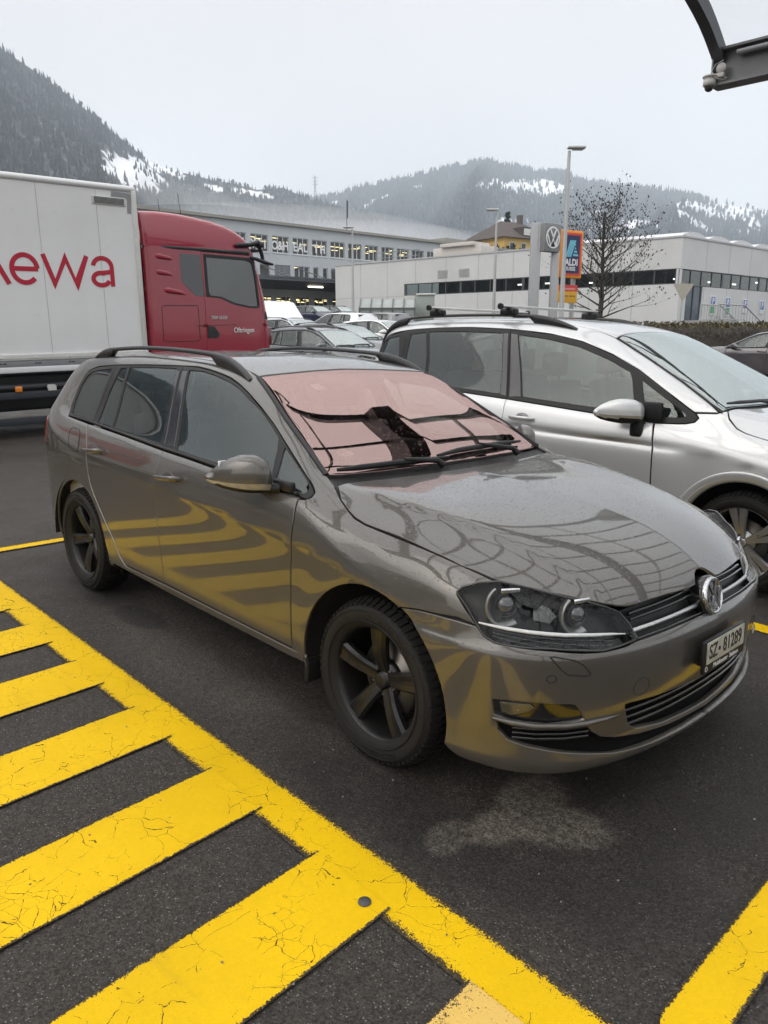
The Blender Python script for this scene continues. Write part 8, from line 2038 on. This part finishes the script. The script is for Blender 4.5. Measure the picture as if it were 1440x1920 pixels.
    # low planting by the hall
    def hedge(name, label, u0, u1, w, dep, h0, h1, mats, seed, n, twig):
        rg = random.Random(seed); o = thing(name, label, 'hedge', frame=BM, M=Matrix.Translation((u0, w, 0)))
        for q, m in enumerate(mats):
            vs, fs = [], []
            for k in range(n):
                x_ = rg.random() * (u1 - u0); y_ = rg.random() * dep + x_ * .12; top = h1 + .08 * math.sin(x_ * 3) + .06 * math.sin(x_ * 7.3 + 1)
                z_ = h0 + (top - h0) * (rg.random() ** .6); s_ = rg.uniform(.04, .10)
                p = Vector((x_, y_, z_)); d = Vector((rg.uniform(-1, 1), rg.uniform(-1, 1), rg.uniform(0, 1.4))).normalized()
                if twig:
                    sd = d.cross(Vector((0, 1, .3))).normalized() * .012; L_ = rg.uniform(.15, .4); b = len(vs); vs += [tuple(p - sd), tuple(p + sd), tuple(p + d * L_)]; fs.append((b, b + 1, b + 2))
                else:
                    sd = d.cross(Vector((rg.uniform(-1, 1), .5, 1))).normalized(); b = len(vs); vs += [tuple(p + d * s_), tuple(p + sd * s_ * .6), tuple(p - d * s_), tuple(p - sd * s_ * .6)]; fs.append((b, b + 1, b + 2, b + 3))
            mb = MB(); mb.add(vs, fs); mb.build('foliage' if not twig else 'twigs', m, o)
        mb = MB(); mb.add([(0, .1, h0 - .4), (u1 - u0, .1 + (u1 - u0) * .12, h0 - .4), (u1 - u0, .3 + (u1 - u0) * .12, h1 - .22), (0, .3, h1 - .22), (0, dep, h1 - .22), (u1 - u0, dep + (u1 - u0) * .12, h1 - .22)], [(0, 1, 2, 3), (3, 2, 5, 4)]); mb.build('soil', plain('soil_brown', (.06, .05, .04), .95), o)
    hedge('green_hedge', 'low yellow-green ground hedge below the hall railing', 11.6, 26, 37, 4.5, -.1, .54, [plain('leaf_olive', (.15, .13, .05), .8, vary=.4, scale=3), plain('leaf_brown', (.10, .085, .05), .8, vary=.4, scale=3)], 4, 5200, False)
    hedge('twig_hedge', 'grey-brown leafless hedge along the kerb behind the silver car', 11.8, 26, 34.5, 2.0, -.62, .14, [plain('twig_grey', (.14, .125, .11), .9, vary=.3, scale=3), plain('twig_brown', (.075, .062, .05), .9, vary=.3, scale=3)], 5, 9000, True)
    # bare tree
    t = thing('bare_tree', 'bare roadside tree with dark seed clusters in front of the white hall', 'tree', frame=BM, M=Matrix.Translation((10.95, 40, -.5)))
    rg = random.Random(21); mb = MB(); tips = []
    def branch(p, d, L_, r, lev):
        n = 4; pts = [p]; dd = d.copy()
        for i in range(n):
            dd = (dd + Vector((rg.uniform(-1, 1), rg.uniform(-1, 1), rg.uniform(-.2, .7))) * (.10 + .04 * lev)).normalized(); pts.append(pts[-1] + dd * L_ / n)
        rs = [r * (1 - .62 * i / n) for i in range(n + 1)]
        mb.tube(pts, rs, 7 if lev < 2 else 4, caps=False)
        if lev >= 4 or r < .003: tips.append((pts[-1], dd)); return
        kids = 3 if lev < 4 else 2
        for k in range(kids + (lev == 0) * 1):
            i = rg.randint(1, n) if k else n; q = pts[i]
            ax = Vector((rg.uniform(-1, 1), rg.uniform(-1, 1), rg.uniform(-.1, .35))).normalized(); nd = (dd * (1.0 if k == 0 else .75) + ax * (.35 if k == 0 else .85)).normalized()
            branch(q, nd, L_ * rg.uniform(.62, .80), rs[i] * (.85 if k == 0 else .6), lev + 1)
        if lev >= 2:
            for k in range(3): q = pts[rg.randint(1, n)]; tips.append((q, dd))
    trunk_pts = [Vector((0, 0, -.6)), Vector((-.03, 0, .9)), Vector((.02, 0, 2.2)), Vector((0, .05, 3.6)), Vector((-.08, 0, 5.0)), Vector((-.1, 0, 6.4))]
    mb.tube(trunk_pts, [.17, .145, .12, .09, .055, .02], 10); tips.append((trunk_pts[-1], Vector((0, 0, 1))))
    for k in range(46):
        f = 1.3 + 4.6 * (k / 45) ** .85; q = Vector((0, 0, f)); a = k * 2.39996 + rg.uniform(-.3, .3); up = .30 + .6 * (f / 6)
        L_ = max(.55, 1.75 - .26 * abs(f - 3.0)) * rg.uniform(.95, 1.3)
        branch(q, Vector((math.cos(a), math.sin(a), up)).normalized(), L_, .062 * (1 - f / 9), 1)
    mb.build('trunk', plain('bark_dark', (.050, .044, .036), .9, vary=.3, scale=8), t)
    vs, fs = [], []
    for p, d in tips:
        for q in range(rg.randint(0, 2)):
            c = p + Vector((rg.uniform(-.03, .03), rg.uniform(-.03, .03), rg.uniform(-.05, .02))); s_ = rg.uniform(.018, .042); b = len(vs)
            vs += [tuple(c + Vector((s_ * x, s_ * y, s_ * z * 1.3))) for x, y, z in ((1, 0, 0), (-.6, .8, 0), (-.6, -.8, .1), (0, 0, 1), (0, .1, -1))]
            fs += [(b, b + 1, b + 3), (b + 1, b + 2, b + 3), (b + 2, b, b + 3), (b + 1, b, b + 4), (b + 2, b + 1, b + 4), (b, b + 2, b + 4)]
    mb = MB(); mb.add(vs, fs); mb.build('seed_clusters', plain('seed_brown', (.040, .030, .026), .9), t)

def build_traffic(estate):
    model = background_model(estate)
    def at(u, w, z, yaw, sx_=1., sy=1., sz=1.):   # frame B place, nose bearing in degrees anticlockwise from B's right
        return BM @ (Matrix.Translation((u, w, z)) @ Matrix.Rotation(R(yaw), 4, 'Z') @ Matrix.Diagonal((sx_, sy, sz, 1)) @ Matrix.Translation((1.3, 0, 0)))
    P = lambda n, c, fl=.5: car_paint('paint_' + n, c, flake=fl, rain=False)
    cars = [('charcoal estate car with roof rails nearest behind the grey-brown estate', P('charcoal', (.055, .058, .065)), -1.35, 19.6, -40, 1, 1, 1, True),
            ('dark grey estate car with a sloping windscreen behind the nearest dark estate', P('graphite', (.075, .078, .085)), -1.15, 23.6, -40, 1, 1, 1, True),
            ('silver estate car beside the red lorry cab', P('silver_far', (.50, .51, .52)), -3.05, 28.0, -40, 1, 1, 1.03, True),
            ('white hatchback seen from its tail further up the lot', P('white_far', (.72, .73, .74), .0), -2.05, 34, 140, .92, 1, 1.02, False),
            ('grey hatchback before the white hall corner', P('grey_far', (.13, .135, .14)), -.5, 36, 140, .92, 1, .98, False),
            ('white car nearest the silver people carrier roof', P('white_far', (.72, .73, .74), .0), .15, 29, -40, .95, 1, .97, False),
            ('dark blue car parked highest by the loading bay', P('navy_far', (.010, .018, .050)), -4.5, 53, -40, .95, 1, 1.03, False),
            ('black car half hidden by the white hall corner', P('black_far', (.018, .018, .02)), -3.1, 56, -40, 1, 1, 1.02, True)]
    for (lab, pm, u, w, yaw, a, b, c, rails) in cars:
        background_car(model, 'parked_car', lab, pm, at(u, w, ground_h(w), yaw, a, b, c), rails)
    # neighbour on the far side of the silver car, nose to the other way
    background_car(model, 'parked_car', 'dark car at the right edge with pale roof edge', P('aubergine', (.075, .070, .078)), Matrix.Translation((-8.25, 20.8, .42)) @ Matrix.Rotation(R(180), 4, 'Z'), False)
    # van with a red panel
    t = thing('white_van', 'white delivery van with a red panel by the lorry cab', 'van', frame=BM, M=Matrix.Translation((-4.9, 33, ground_h(33))) @ Matrix.Rotation(R(-40), 4, 'Z'))
    wm = P('white_far', (.72, .73, .74), .0)
    S = [(-.9, .35), (-2.9, .35), (-2.95, 1.9), (-2.85, 1.98), (.45, 1.98), (.65, 1.93), (1.25, 1.25), (1.9, 1.02), (2.1, .85), (2.15, .35)]
    mb = MB(); mb.prism(S, -.95, .95, M=Matrix.Rotation(R(90), 4, 'X'), bev=.06); b = mb.build('van_body', wm, t)
    mb = MB(); mb.span((-2.3, -.965, 1.2), (-.6, -.953, 1.75)); mb.build('red_panel', plain('van_red', (.60, .04, .03), .4), b)
    mb = MB(); mb.prism([(.2, 1.25), (1.1, 1.25), (.65, 1.8), (.2, 1.85)], .955, .962, M=Matrix.Rotation(R(90), 4, 'X')); mb.build('window', plain('pane_dark', (.05, .06, .07), .1), b)
    for x_ in (-2.1, 1.35):
        for sg in (-1, 1):
            m = MB(); m.lathe([(.0, sg * .09), (.19, sg * .09), (.22, sg * .10), (.31, sg * .10), (.33, sg * .06), (.33, -sg * .08), (.2, -sg * .09)], 28, 'y', M=Matrix.Translation((x_, sg * .85, .33))); m.build('wheel', M_tyre, b)
# ---------------------------------------------------------------- build everything
build_ground(); build_markings(); build_grit()
build_hills()
build_factory(); build_hall(); build_house(); build_yard()
build_lorry()
build_canopy()
estate = build_estate()
build_people_carrier()
build_traffic(estate)
build_mist(); build_haze()
